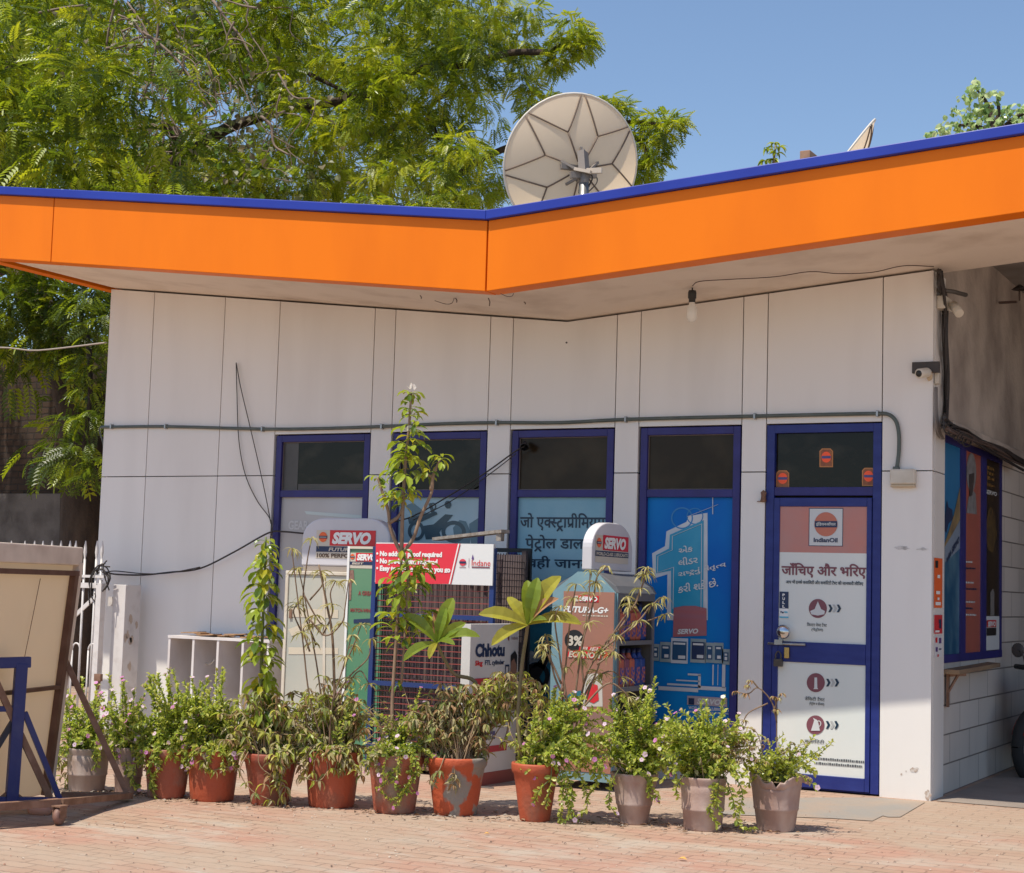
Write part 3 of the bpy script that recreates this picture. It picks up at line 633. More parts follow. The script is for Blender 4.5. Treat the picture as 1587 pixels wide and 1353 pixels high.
for (xa, xb, nm) in ((-6.755, VX-.006, 0), (-8.5, -6.763, 0), (VX+.006, .845, 0), (.853, XR, 0)):  # leftmost panel runs on past the corner, added unseen to shade the wall
    f = MB(); d = .165
    A = [(xa, yf(xa), zs(xa)), (xb, yf(xb), zs(xb)), (xb, yf(xb), zs(xb)+fh(xb)), (xa, yf(xa), zs(xa)+fh(xa))]
    f.prism(A, (0, d, 0)); f.build("fascia_panel", M_ORANGE, B, bevel=.004)
for (xa, xb) in ((-8.5, VX), (VX, XR)):  # left cap carried along the added, unseen length of fascia
    f = MB(); A = [(xa, yf(xa)-.035, zs(xa)+fh(xa)+.002), (xb, yf(xb)-.035, zs(xb)+fh(xb)+.002), (xb, yf(xb)-.035, zs(xb)+fh(xb)+.070), (xa, yf(xa)-.035, zs(xa)+fh(xa)+.070)]
    f.prism(A, (0, .165, 0)); f.build("fascia_cap", M_BLUECAP, B, bevel=.006)
f = MB(); f.box(-7.60, -7.50, yf(-7.6)+.17, 6, zs(-7.5)-.0, zs(-7.5)+.52); f.build("side_fascia", M_ORANGE, B)
f = MB(); f.box(-7.495, -7.34, yf(-7.6)+.175, 6, zs(-7.33)+.10, zs(-7.33)+.14); f.build("gap_shade_board", M_DARK, B)  # near-black board paints the shade in the gap beside the soffit

# right return, tiled side wall, plaster above
XS = 0.0
r = MB(); r.box(-.055, XS, .066, .345, .0, ZSEAM-G); r.build("return_panel", M_WALL, B)
r = MB(); r.box(-.055, XS, .066, .345, ZSEAM+G, zs(0)-.01); r.build("return_panel", M_WALL, B)
wx = -.02; SW0, SW1, SZ0, SZ1 = .36, 2.36, .905, 2.50
for (ya, yb, za, zb) in ((.345, 3.35, 0, SZ0), (SW1, 3.35, SZ0, SZ1)):
    MB().box(wx-.1, wx, ya, yb, za, zb).build("tiled_wall", M_TILE, B)
MB().box(wx-.1, wx, .345, 3.35, SZ1, 4.3).build("plaster_wall", M_PLASTER, B)
ld = MB(); ld.box(wx, wx+.07, .40, 3.35, SZ1+.02, SZ1+.10); ld.build("lintel", M_PLASTER, B, bevel=.012)
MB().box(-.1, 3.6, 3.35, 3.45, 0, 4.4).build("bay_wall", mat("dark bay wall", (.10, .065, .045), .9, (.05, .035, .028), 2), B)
# side window with three posters
sw = MB()
def yX(px, py): return atX(px, py, wx).y
m1a, m1b, m2a, m2b, m3a, m3b = yX(1487.5, 960), yX(1495, 960), yX(1520, 960), yX(1527, 960), yX(1549.5, 960), yX(1557, 960)
for (ya, yb) in ((SW0, SW0+.015), (m1a, m1b), (m2a, m2b), (m3a, SW1)): sw.box(wx-.03, wx+.008, ya, yb, SZ0, SZ1)
sw.box(wx-.03, wx+.010, SW0, SW1, SZ0-.001, SZ0+.055); sw.box(wx-.03, wx+.010, SW0, SW1, SZ1-.05, SZ1)
SWN = sw.build("side_window", M_FRAME, B)
xf = wx-.004
def filmX(ya, yb, za, zb, name, mt, x=xf): MB().box(x-.004, x, ya, yb, za, zb).build(name, mt, SWN)
filmX(SW0+.015, m1a, SZ0+.05, 1.72, "sea_film", mat("sea poster", (.008, .08, .17), .3, (.10, .22, .30), 5, (1, 1, .7), .4, .75))
filmX(SW0+.015, m1a, 1.72, SZ1-.05, "sky_film", mat("sky poster", (.01, .14, .34), .3, (.03, .20, .42), 1.5))
filmX(m1b, m2a, SZ0+.05, SZ1-.05, "salmon_film", mat("salmon poster", (.40, .11, .08), .35, (.34, .10, .075), 4))
filmX(m2b, m3a, SZ0+.05, SZ1-.05, "black_film", mat("black poster", (.02, .014, .010), .3, (.045, .03, .015), 4))
filmX(m2b+.01, m3a-.02, SZ0+.06, atX(1538, 955, wx).z, "white_card", M_PRWHITE, xf+.004)
def polyX(mb, pts, X, mi=0): return mb.face([atX(u, v, X) for u, v in pts], mi)
s = MB(); polyX(s, [(1464, 843), (1478, 800), (1488, 755), (1488, 805), (1476, 828), (1464, 848)], xf+.003); s.build("sail_print", mat("sail print", (.30, .22, .10), .4, (.16, .12, .07), 8), SWN)
s = MB(); polyX(s, [(1464, 848), (1476, 828), (1488, 806), (1488, 850), (1464, 872)], xf+.003); s.build("wave_print", mat("wave print", (.20, .26, .34), .4), SWN)
s = MB(); polyX(s, [(1464, 822), (1465, 802), (1468, 775), (1470, 786), (1476, 790), (1477, 804), (1470, 812), (1467, 826)], xf+.005); s.build("ship_print", M_NAVY, SWN)
letters("with SERVO", [atX(1467, 873, xf+.006), atX(1487, 840, xf+.006), atX(1487, 830, xf+.006), atX(1467, 862, xf+.006)], M_NAVY, SWN, .04, .2)
# a plain grey figure on the salmon poster
s = MB(); n = 22; s.face([atX(1505.5+7.5*math.cos(-2*math.pi*k/n), 732+30*math.sin(-2*math.pi*k/n), xf+.003) for k in range(n)])
polyX(s, [(1498, 795), (1501, 772), (1506, 757), (1512, 765), (1514, 797)], xf+.0032); s.build("figure_print", mat("grey figure print", (.26, .26, .27), .4, (.16, .15, .15), 18), SWN)
s = MB(); polyX(s, [(1502, 735), (1510, 733), (1510, 742), (1507, 768), (1503, 770)], xf+.006); s.build("figure_shade_print", mat("dark figure print", (.06, .05, .05), .4), SWN)
for k, v in enumerate([868, 878, 900, 910, 930, 940, 950]): small_print([atX(1497, v+4, xf+.004), atX(1497+10+(k*5) % 8, v+4.5, xf+.004), atX(1497+10+(k*5) % 8, v+1.5, xf+.004), atX(1497, v+1, xf+.004)], M_PRWHITE if k % 2 == 0 else M_NAVY, SWN, k)
for k, v in enumerate([721, 729, 737, 747]): small_print([atX(1530, v+6, xf+.004), atX(1541, v+9, xf+.004), atX(1541, v+5, xf+.004), atX(1530, v, xf+.004)], mat("gold letters", (.22, .12, .03), .4), SWN, k, 3)
letters("SERVO", [atX(1527.5, 765, xf+.004), atX(1545, 769, xf+.004), atX(1545, 763, xf+.004), atX(1527.5, 758, xf+.004)], M_PRWHITE, SWN, .03)
s = MB(); polyX(s, [(1528, 815), (1532, 790), (1536, 785), (1542, 800), (1545, 830), (1538, 858), (1530, 850)], xf+.003); s.build("figure_print", mat("gold figure print", (.14, .085, .025), .4, (.04, .03, .02), 25), SWN)
s = MB(); polyX(s, [(1535, 954), (1535, 918), (1539, 912), (1541, 918), (1541, 954)], xf+.003); s.build("bottle_print", mat("silver print", (.22, .21, .2), .3), SWN)
s = MB(); quadX(s, 1529.5, 961, 1544, 972, xf+.008); s.build("label_print", M_RED, SWN); s = MB(); quadX(s, 1529.5, 973, 1544, 985, xf+.008); s.build("label_foot_print", M_BLACK, SWN)
letters("SERVO", cornX(1531, 963, 1543, 971, xf+.011), M_WHITE, SWN, .04, .15)

# ------------------------------------------------------------------ fittings on and around the walls
def pathY(pts, y): return [atY(a, b, y) for a, b in pts]
def pathX(pts, X): return [atX(a, b, X) for a, b in pts]
c = MB()
main = pathY([(157, 662), (257, 661), (407, 665), (500, 664), (592, 661), (680, 657), (770, 655), (870, 655), (970, 650), (1170, 645), (1300, 642), (1358, 641)], -.022)
bend = smooth_path(pathY([(1358, 641), (1376, 642), (1388, 652), (1393, 672), (1393, 700), (1390, 726)], -.022), 5)
c.tube(smooth_path(main, 3) + bend[1:], .0135, 8)
c.tube(smooth_path([atY(157, 662, -.022), atY(154, 666, -.015), Vector((XL-.012, .02, 2.50)), Vector((XL-.012, .05, 2.35))], 5), .007, 6)
CND = c.build("conduit_pipe", M_CONDUIT, label="long grey green conduit pipe clipped across the front wall above the windows", cat="pipe")
for u, v in [(173, 661), (257, 661), (407, 665), (592, 661), (770, 655), (970, 650), (1170, 645), (1360, 641)]:
    p = atY(u, v, -.022); k = MB(); k.box(p.x-.008, p.x+.008, -.040, -.001, p.z-.022, p.z+.022)
    q = k.build("clip", M_STEEL, CND, bevel=.003)
x0, z0, x1, z1 = rpx(1380, 727, 1419, 755, -.03)
jb = thing("junction_box", ((x0+x1)/2, -.03, z0), "cream plastic junction box at the end of the conduit beside the door", "junction box")
MB().box(x0, x1, -.055, -.001, z0+.02, z1).build("lid", M_OFFWHITE, jb, bevel=.01)
MB().box(x0+.004, x1-.004, -.045, -.002, z0, z0+.019).build("base", mat("yellowed plastic", (.5, .40, .27), .5), jb, bevel=.004)
k = MB(); p = atY(1389, 727, -.022); k.box(p.x-.02, p.x+.02, -.04, -.004, p.z-.012, p.z+.016); k.build("gland", M_CONDUIT, jb)

w = MB()
w.tube(smooth_path(pathY([(366, 562), (367, 600), (370, 680), (380, 735), (398, 775), (416, 800), (420, 812)], -.02)), .004, 5)
w.tube(smooth_path(pathY([(366, 562), (373, 600), (386, 655), (400, 715), (412, 770), (420, 812)], -.03)), .004, 5)
w.tube(smooth_path(pathY([(420, 806), (421, 818), (419, 836)], -.03)), .005, 5)
w.build("cable", M_CABLE, label="thin dark cable looped from a nail high on the white wall left of the windows", cat="cable", group="loose cables")
w = MB()
w.tube(smooth_path(pathY([(163, 886), (180, 890), (222, 891), (262, 887), (310, 881), (362, 856), (416, 826), (440, 824), (474, 827)], -.06)), .0075, 5)
w.tube(smooth_path(pathY([(163, 887), (180, 885), (222, 889), (262, 888), (310, 879)], -.075)), .005, 5)
w.build("cable", M_CABLE, label="black cable sagging from the white gate across to the first window", cat="cable", group="loose cables")
w = MB(); rr = random.Random(4)
cpt = atY(160, 892, -.40)
for k in range(9):
    a0 = rr.uniform(0, 6); pts = [cpt + Vector((.10*math.cos(a0+t*1.1)*rr.uniform(.4, 1) - .05*t*.4, rr.uniform(-.03, .03), .16*math.sin(a0+t*1.1)*rr.uniform(.5, 1) - .025*t)) for t in range(6)]
    w.tube(smooth_path(pts, 4), .006, 5)
w.build("cable_tangle", M_CABLE, label="tangle of dark cable wound on top of the white gate", cat="cable")
w = MB(); w.tube(smooth_path(pathY([(596, 812), (640, 800), (700, 766), (755, 731), (798, 700), (812, 692)], -.05)), .006, 5)
w.tube(smooth_path(pathY([(640, 806), (700, 776), (760, 734), (800, 703)], -.06)), .004, 5)
w.build("cable", M_CABLE, label="dark cable strung slanting up to the black lamp in the third window", cat="cable", group="loose cables")
sp = thing("window_lamp", atY(815, 692, -.03), "small black flood lamp at the top left corner of the third window", "lamp")
k = MB(); p = atY(813, 690, -.03); k.lathe([(.012, -.05), (.02, -.02), (.034, .03), (.030, .032)], p, 12, axis=(.3, -.7, -.5)); k.build("lamp_head", M_BLACK, sp)
k = MB(); k.tube([p, p+Vector((-.03, .06, -.02))], .008, 6); k.build("bracket", M_BLACK, sp)
w = MB(); w.tube(smooth_path([hit(u, v, (-SR, 0, 1), VZ+SR*2.80-.012) for u, v in [(1073, 443), (1085, 436), (1130, 433), (1200, 429), (1255, 421), (1300, 424), (1352, 422), (1400, 412), (1447, 413)]]), .0035, 5)
w.build("cable", M_TWINE, label="thin brown cable creeping along the soffit from the bulb to the building corner", cat="cable", group="loose cables")
bz = zs(-1.66); bc = hit(1073, 446, (-SR, 0, 1), VZ+SR*2.80)
BL = thing("light_bulb", bc, "bare white light bulb hanging in a black holder under the canopy", "light bulb")
k = MB(); k.tube([bc, bc+Vector((0, 0, -.02))], .006, 6); k.lathe([(.026, -.02), (.030, -.035), (.030, -.075), (.024, -.08), (.024, -.105), (.0, -.106)], bc, 16); k.build("holder", M_BLACK, BL)
k = MB(); k.lathe([(.020, -.104), (.022, -.115), (.036, -.145), (.040, -.18), (.036, -.215), (.022, -.240), (.0, -.248)], bc, 20); k.build("bulb", mat("milky glass", (.74, .72, .66), .18), BL)
rr = random.Random(8)
w = MB()
for u, v, l in [(757, 462, 14), (706, 462, 8), (651, 458, 6), (812, 468, 4)]:
    p = hit(u, v, (SL, 0, 1), VZ+SL*VX - .002); q = p + Vector((.01, 0, -l/240)); w.tube([p, (p+q)/2+Vector((.008, 0, 0)), q], .004, 4)
for pts in [[(704, 462), (700, 470), (690, 471), (674, 466)], [(796, 455), (793, 459), (785, 459), (776, 455)]]:
    w.tube(smooth_path([hit(u, v, (SL, 0, 1), VZ+SL*VX-.02) for u, v in pts]), .003, 4)
w.build("wire_end", M_TWINE, label="wisps of cut wire and cobweb hanging under the canopy valley", cat="wire")

# cameras and the cable bundle at the corner
cz = atY(1436, 577, -.05)
CV = thing("security_camera", cz, "white round security camera under a dark hood on the front wall near the corner", "security camera")
k = MB(); x0, z0, x1, z1 = rpx(1414, 561, 1451, 578, -.02); k.box(x0, x1+.02, -.03, .002, z0, z1); k.build("hood", mat("dark hood", (.05, .042, .038), .6), CV)
a = atY(1424, 579, -.16); b = atY(1440, 577, -.04)
d = (b-a).normalized(); k = MB(); k.lathe([(.0, 0), (.030, 0), (.034, .005), (.034, .10), (.026, .12), (.0, .12)], a, 18, axis=d); k.build("housing", M_OFFWHITE, CV)
k = MB(); k.lathe([(.0, -.004), (.021, -.004), (.024, .001)], a, 18, axis=d); k.build("lens", M_BLACK, CV)
k = MB(); k.tube(smooth_path([b, b+Vector((.0, .02, -.03)), atY(1437, 587, -.02)]), .02, 8); k.build("mount", mat("yellowed plastic", (.5, .40, .27), .5), CV)
k = MB(); x0, z0, x1, z1 = rpx(1449, 575, 1456, 594, .0); k.box(.001, .03, .02, .09, z0, z1); k.build("cable_box", M_OFFWHITE, CV, bevel=.004)
pc = atX(1460, 473, .05)
CV2 = thing("security_camera", pc, "white tilted security camera on the side wall high under the canopy", "security camera")
k = MB(); q = cornX(1452, 462, 1464, 482, .003); k.box(.002, .06, q[0][1], q[0][1]+.20, q[0][2], q[2][2]); k.build("cable_box", M_OFFWHITE, CV2, bevel=.005)
a = Vector((.06, q[0][1]+.1, (q[0][2]+q[2][2])/2)); e = hit(1478, 474, (0, 1, 0), a.y-.02); e2 = hit(1487, 486, (0, 1, 0), a.y-.08)
k = MB(); k.tube([a, (a+e)/2+Vector((0, 0, .012)), e], .014, 8); k.build("arm", M_OFFWHITE, CV2)
k = MB(); k.tube([e + (e-e2)*.1, e2], .032, 12); k.build("housing", M_OFFWHITE, CV2)
w = MB(); rr = random.Random(2)
for k in range(9):
    o = rr.uniform(-4, 5); pts = [(1455+o*.5, 418), (1458+o, 440), (1464+o*.6, 470), (1464+o*.7, 520), (1466+o*.7, 580), (1466+o*.6, 640), (1462+o, 662)]
    w.tube(smooth_path([atX(u+rr.uniform(-1.5, 1.5), v, .012+rr.uniform(0, .05)) for u, v in pts], 4), rr.uniform(.006, .012), 5)
w.build("cable_bundle", M_CABLE, label="thick black bundle of cables running down the side wall by the corner", cat="cable")
w = MB()
for k in range(12):
    o = rr.uniform(-9, 9); o2 = rr.uniform(-7, 7)
    pts = [(1463, 652+o), (1476, 664+o*.8), (1500, 675+o*.5), (1530, 692+o2*.8), (1560, 706+o2), (1586, 722+o2)]
    w.tube(smooth_path([atX(u, v+rr.uniform(-3, 3), .06+rr.uniform(0, .06)) for u, v in pts], 4), rr.uniform(.006, .013), 5, mi=k % 2)
for k in range(5):
    cx, cy = 1470+k*7, 664+k*5; w.tube(smooth_path([atX(cx+7*math.cos(t), cy+8*math.sin(t), .11) for t in np.linspace(0, 5.2, 8)], 3), .006, 5)
w.build("cable_bundle", [M_CABLE, M_TWINE], label="messy dusty cables trailing along the ledge above the side window", cat="cable")
w = MB()
for k in range(3): w.tube(smooth_path([atX(1449+k*1.6, 600, .012), atX(1449+k*2, 640, .018), atX(1453+k*2, 668, .02), atX(1460+k*1.5, 680, .02)], 5), .006, 5)
w.build("cable", mat("grey cable", (.22, .20, .19), .6), label="three grey cables curving down the narrow return beside the side window", cat="cable", group="loose cables")
wl_ = thing("wall_lamp", atX(1578, 450, .12), "dark hooded lamp high on the plastered side wall at the right edge", "lamp")
k = MB(); p = atX(1580, 447, .16); k.lathe([(.01, .03), (.035, .012), (.062, -.008), (.056, -.011)], p, 18); k.build("lamp_shade", M_CABLE, wl_)
k = MB(); k.tube([p, p+Vector((0, 0, -.10))], .008, 6); k.box(p.x-.16, p.x-.02, p.y-.02, p.y+.02, p.z-.115, p.z-.10); k.build("bracket", M_TWINE, wl_)
pp_ = MB(); pp_.tube([atX(1455, 449, .02), atX(1478, 452, .05), atX(1497, 457, .1)], .016, 7)
pp_.build("pipe_stub", mat("dark grey pipe", (.10, .09, .08), .5), label="short dark grey pipe stub sticking out above the tilted camera", cat="pipe")
# stickers on the return
def stickX(nm, x0, y0, x1, y1, mt, lab, marks):
    q = cornX(x0, y0, x1, y1, .004); mb = MB(); mb.box(.0015, .004, q[0][1], q[1][1], q[0][2], q[2][2]); o = mb.build(nm, mt, label=lab, cat="sticker", group="stickers on the narrow return")
    for (u0, v0, u1, v1, mm) in marks:
        s_ = MB(); quadX(s_, u0, v0, u1, v1, .0065); s_.build("mark", mm, o)
    return o
stickX("sticker", 1448.5, 865, 1460.5, 942, M_ORPRINT, "tall orange sticker on the narrow white return by the side window", [(1450, 869, 1454, 880, M_BLACK), (1453, 891, 1457, 896, M_WHITE), (1451, 916, 1457, 921, M_WHITE), (1453, 926, 1456, 930, M_WHITE), (1450, 933, 1458, 938, M_WHITE)])
stickX("sticker", 1448.5, 953, 1460.5, 982, mat("crimson print", (.62, .03, .04), .4), "red square sticker with a dark bird shape below the tall orange sticker", [(1455, 960, 1459, 966, M_NAVY), (1456, 966, 1459, 974, M_NAVY), (1449.5, 977, 1456, 980, M_WHITE)])
stickX("sticker", 1449, 986, 1460.5, 1019, mat("sticker white", (.7, .69, .70), .4), "white sticker with small red and blue marks, lowest of the three on the return", [(1450, 988, 1453, 996, M_RED), (1455.5, 988.5, 1459, 997, mat("violet print", (.12, .06, .22), .4)), (1450.5, 1003, 1453.5, 1010, mat("violet print", (.12, .06, .22), .4)), (1455.5, 1005, 1459, 1007, M_NAVY), (1453, 1008+6, 1455, 1018, M_RED)])
# wooden ledge below the side window
wd = mat("weathered wood", (.30, .20, .11), .8, (.20, .13, .08), 9, (1, .2, 1), bump=.3)
SH = thing("wooden_ledge", (.1, 1.0, .84), "broken wooden ledge on a rusty bracket below the side window", "shelf")
za = .862
k = MB(); k.prism([(-.018, .365, za), (.10, .37, za), (.12, .9, za+.01), (.10, 1.75, za+.015), (-.018, 1.85, za+.015)], (0, 0, -.03)); k.build("plank", wd, SH)
k = MB(); k.bar((.0, .47, .83), (.0, .47, .60), .012, .05); k.bar((.0, .47, .70), (.06, .53, .83), .015, .015)
k.bar((.005, .47, .82), (.09, .60, .825), .02, .02)
k.build("bracket", M_RUST, SH)
# door hinge lump
hp = MB(); p = atY(1183, 770, -.02); hp.lathe([(.0, -.04), (.022, -.03), (.016, .0), (.02, .03), (.0, .05)], p, 9, wob=lambda a, z: .3*math.sin(3*a+40*z)); hp.box(p.x-.05, p.x+.01, -.012, .0, p.z-.035, p.z-.03)
hp.build("hinge_stub", M_RUST, label="rusty broken hinge stub on the wall at the left edge of the door", cat="hinge")
# scuffs on the pillar by the door
def scuff(u, v, ru, rv, mt, parent, seed, y=-.002):
    rr = random.Random(seed); s = MB(); n = 16
    polyY(s, [(u+ru*math.cos(2*math.pi*k/n)*rr.uniform(.5, 1.1), v+rv*math.sin(2*math.pi*k/n)*rr.uniform(.5, 1.1)) for k in range(n)], y); s.build("scuff", mt, parent)
M_SCUFF = mat("grey scuff", (.36, .34, .32), .8, (.6, .58, .56), 30, lo=.35, hi=.6); M_SCUFFB = mat("brown scuff", (.42, .32, .25), .8, (.6, .56, .52), 40, lo=.4, hi=.6)
scuff(1398, 849, 14, 4, M_SCUFF, B, 1); scuff(1430, 851, 10, 2.5, M_SCUFF, B, 2); scuff(1417, 1193, 8, 5, M_SCUFFB, B, 3); scuff(1397, 1200, 2, 2, M_SCUFFB, B, 4); scuff(1404, 1195, 1.6, 1.6, M_SCUFFB, B, 5); scuff(1438, 1232, 6, 9, M_SCUFFB, B, 6); scuff(878, 531, 2, 2, M_CABLE, B, 7)

# ------------------------------------------------------------------ roof things
def dish(name, c, R, axis, label, petals=7, roll=0.3, bowl=.34):
    T = thing(name, c, label, "satellite dish"); Z = Vector(axis).normalized(); X = Z.cross(Vector((0, 0, 1))).normalized(); Y = Z.cross(X) if False else X.cross(Z)
    Y = Y if Y.z > 0 else -Y
    depth = R*bowl
    def P(r, a, off=0.0): return Vector(c) + (X*math.cos(a)+Y*math.sin(a))*r*R + Z*(depth*(r*r) - depth + off)
    n = 64; mb = MB(); rad = [i/14 for i in range(15)]; mb.v = [tuple(P(r_, 2*math.pi*k/n)) for r_ in rad for k in range(n)]
    for i in range(14):
        for k in range(n): mb.f.append((i*n+k, i*n+(k+1) % n, (i+1)*n+(k+1) % n, (i+1)*n+k)); mb.m.append(0); mb.s.append(True)
    r = mb.build("reflector", leaf_mat_plain("dish fibreglass", (.88, .73, .56), (.95, .74, .52), .6, .5), T)
    mb = MB(); mb.tube([P(1.0, 2*math.pi*k/48) for k in range(49)], R*.018, 6, cap=False); mb.build("rim", mat("dish rim", (.66, .60, .52), .5), T)
    mrib = mat("dish rib", (.15, .10, .07), .7)
    for k in range(petals):
        a = roll + 2*math.pi*k/petals; mb = MB(); h = math.pi/petals
        mb.tube([P(.10+.42*t, a, -.012) for t in np.linspace(0, 1, 5)], R*.012, 5)
        for sg in (-1, 1): xa_, ya_, xb_, yb_ = .52*math.cos(a), .52*math.sin(a), .99*math.cos(a+sg*h*.93), .99*math.sin(a+sg*h*.93); mb.tube([P(math.hypot(xa_+(xb_-xa_)*t, ya_+(yb_-ya_)*t), math.atan2(ya_+(yb_-ya_)*t, xa_+(xb_-xa_)*t), -.012) for t in np.linspace(0, 1, 7)], R*.012, 5)
        mb.build("rib", mrib, T)
    mb = MB(); mb.lathe([(.0, -.30), (.10, -.28), (.13, -.24), (.13, -.12), (.0, -.12)], c, 8, axis=Z)
    return T, P, Z, X, Y
dc = atY(885, 256, 3.0); cam_dir = (Vector(CC)-dc).normalized()
T1, P, Z, X, Y = dish("satellite_dish", dc, .69, Vector((-.71, .64, .36)), "large cream satellite dish with petal ribs seen from behind on the roof", 7, .22)
hub = P(0, 0); mst = mat("mount steel", (.22, .19, .17), .6, metal=.3)
k = MB(); k.bar(hub - Z*.02 + X*-.2, hub - Z*.02 + X*.2, .05, .05); k.bar(hub+Y*.16-Z*.02, hub-Y*.02-Z*.14, .07, .10); k.bar(hub-Z*.15+X*.12-Y*.03, hub-Z*.15-X*.14-Y*.06, .05, .06); k.bar(hub-Z*.02-Y*.1, hub-Z*.18-Y*.12, .05, .05); k.tube([hub-Z*.18-Y*.02, hub-Z*.18-Y*.22], .045, 10)

for q_ in range(5):
    a_ = .4 + q_*1.25; e_ = hub + (X*math.cos(a_)+Y*math.sin(a_))*.20 + Z*.01; k.bar(hub - Z*.17 - Y*.03, e_, .022, .022)
k.build("mount", mst, T1)
k = MB(); k.tube(smooth_path([hub-Z*.16, hub-Z*.22+X*.06-Y*.05, hub-Z*.20-Y*.2+X*.03, hub-Z*.18-Y*.34+X*.05]), .008, 5); k.tube(smooth_path([hub-Z*.10+X*.1, hub-Z*.2+X*.12-Y*.1, hub-Z*.2-Y*.3-X*.05]), .006, 5); k.build("feed_cable", M_CABLE, T1)
foot = hub - Z*.18 - Y*.12
k = MB(); k.tube([foot, Vector((foot.x, foot.y, zs(foot.x)+.48))], .05, 12); k.build("pole", M_STEEL, T1)
k = MB(); k.bar(hub-Z*.14-X*.1, hub-Z*.26+X*.02, .05, .03); k.bar(hub-Z*.2, hub-Z*.28+X*.12+Y*.03, .04, .05); k.build("adjuster", mat("pale bracket", (.5, .42, .34), .5), T1)
d2 = atY(1296, 265, 4.5)
T2, P, Z, X, Y = dish("satellite_dish", d2, .62, Vector(RH)*-.81 + Vector((0, 0, .59)) + Vector(FH)*.04, "second satellite dish seen nearly edge on beyond the right roof edge", 7, .1, .26)
k = MB(); k.tube([P(0, 0)-Z*.1, Vector((d2.x-.1, d2.y, zs(d2.x)+.48))], .05, 10); k.build("pole", M_STEEL, T2)
p = hit(1254, 243, (0, 1, 0), 0.0); k = MB(); x0, z0, x1, z1 = rpx(1246, 238, 1262, 246, .2); zz = zs((x0+x1)/2)+.48
k.box(x0, x1, .1, .3, zz, zz+.09+max(0, z1-zz-.09)); k.build("brick", mat("old brick", (.34, .20, .13), .9, (.25, .15, .10), 20), label="single old brick lying on the canopy roof edge", cat="brick", bevel=.006)


# ------------------------------------------------------------------ displays in front of the windows
M_KGREY = mat("pale grey moulding", (.62, .61, .64), .4, (.54, .53, .56), 2)
M_KBLUE = mat("grey blue panel", (.20, .33, .37), .5, (.16, .28, .33), 3)
M_CREAM = mat("cream frame", (.66, .60, .50), .5, (.55, .48, .38), 5)
M_CAGEB = mat("cage blue", (.010, .035, .17), .5, (.02, .04, .13), 8)
M_REDWIRE = mat("red wire", (.30, .06, .05), .6); M_DKWIRE = mat("dark wire", (.06, .045, .045), .6)

def round_plate(x0, x1, z0, z1, y0, y1, rad):
    pts = [(x0, y0, z0), (x1, y0, z0)]; n = 8
    for k in range(n+1): a = math.pi/2*k/n; pts.append((x1-rad+rad*math.cos(a), y0, z1-rad*.8+rad*.8*math.sin(a)))
    for k in range(n+1): a = math.pi/2*(1+k/n); pts.append((x0+rad+rad*math.cos(a), y0, z1-rad*.8+rad*.8*math.sin(a)))
    return MB().prism(pts, (0, y1-y0, 0))
def servo_label(parent, u0, v0, u1, v1, cor, sub1, sub2):
    """red name strip with emblem; cor(u0,v0,u1,v1,lift) gives corners"""
    s = MB(); s.face(cor(u0, v0, u1, v1, .002)); s.build("label_plate", M_CREAMPR, parent)
    us = u0+(u1-u0)*.23; vm = v0+(v1-v0)*.55; vl = v0+(v1-v0)*.77
    s = MB(); s.face(cor(us, v0, u1, vm, .004)); s.build("label_field", M_RED, parent)
    letters("SERVO", cor(us+(u1-us)*.05, v0+(vm-v0)*.12, u1-(u1-us)*.10, vm-(vm-v0)*.10, .007), M_WHITE, parent, .06, .22)
    s = MB(); s.face(cor(u0, vm+(v1-v0)*.02, u1, vl, .004)); s.build("label_band", M_NAVY, parent)
    letters(sub1[0], cor(u0+(u1-u0)*sub1[1], vm+(v1-v0)*.06, u0+(u1-u0)*sub1[2], vl-(v1-v0)*.03, .007), M_CREAMPR, parent, .035, .15)
    if sub2: letters(sub2, cor(u0+(u1-u0)*.01, vl+(v1-v0)*.05, u1-(u1-u0)*.02, v1-(v1-v0)*.03, .004), mat("umber print", (.10, .06, .035), .5), parent, .035)
    cx0, cx1, cy0, cy1 = u0+(us-u0)*.2, u0+(us-u0)*.8, v0+(vm-v0)*.10, v0+(vm-v0)*.75; n = 24
    def q(t, w, lift): 
        c = cor(cx0, cy0, cx1, cy1, lift); bl, br, tr, tl = [Vector(z) for z in c]; return (bl*(1-t)+br*t)*(1-w)+(tl*(1-t)+tr*t)*w
    s = MB(); s.face([q(.5+.5*math.cos(2*math.pi*k/n), .5+.5*math.sin(2*math.pi*k/n), .005) for k in range(n)]); s.build("emblem_disc", M_ORPRINT, parent)
    s = MB(); s.face([q(0, .36, .007), q(1, .36, .007), q(1, .62, .007), q(0, .62, .007)]); s.build("emblem_band", M_NAVY, parent)
    s = MB(); s.face([q(.08, .46, .0085), q(.92, .46, .0085), q(.92, .52, .0085), q(.08, .52, .0085)]); s.build("emblem_stroke", M_CREAMPR, parent)
M_CREAMPR = mat("cream print", (.58, .52, .43), .45)

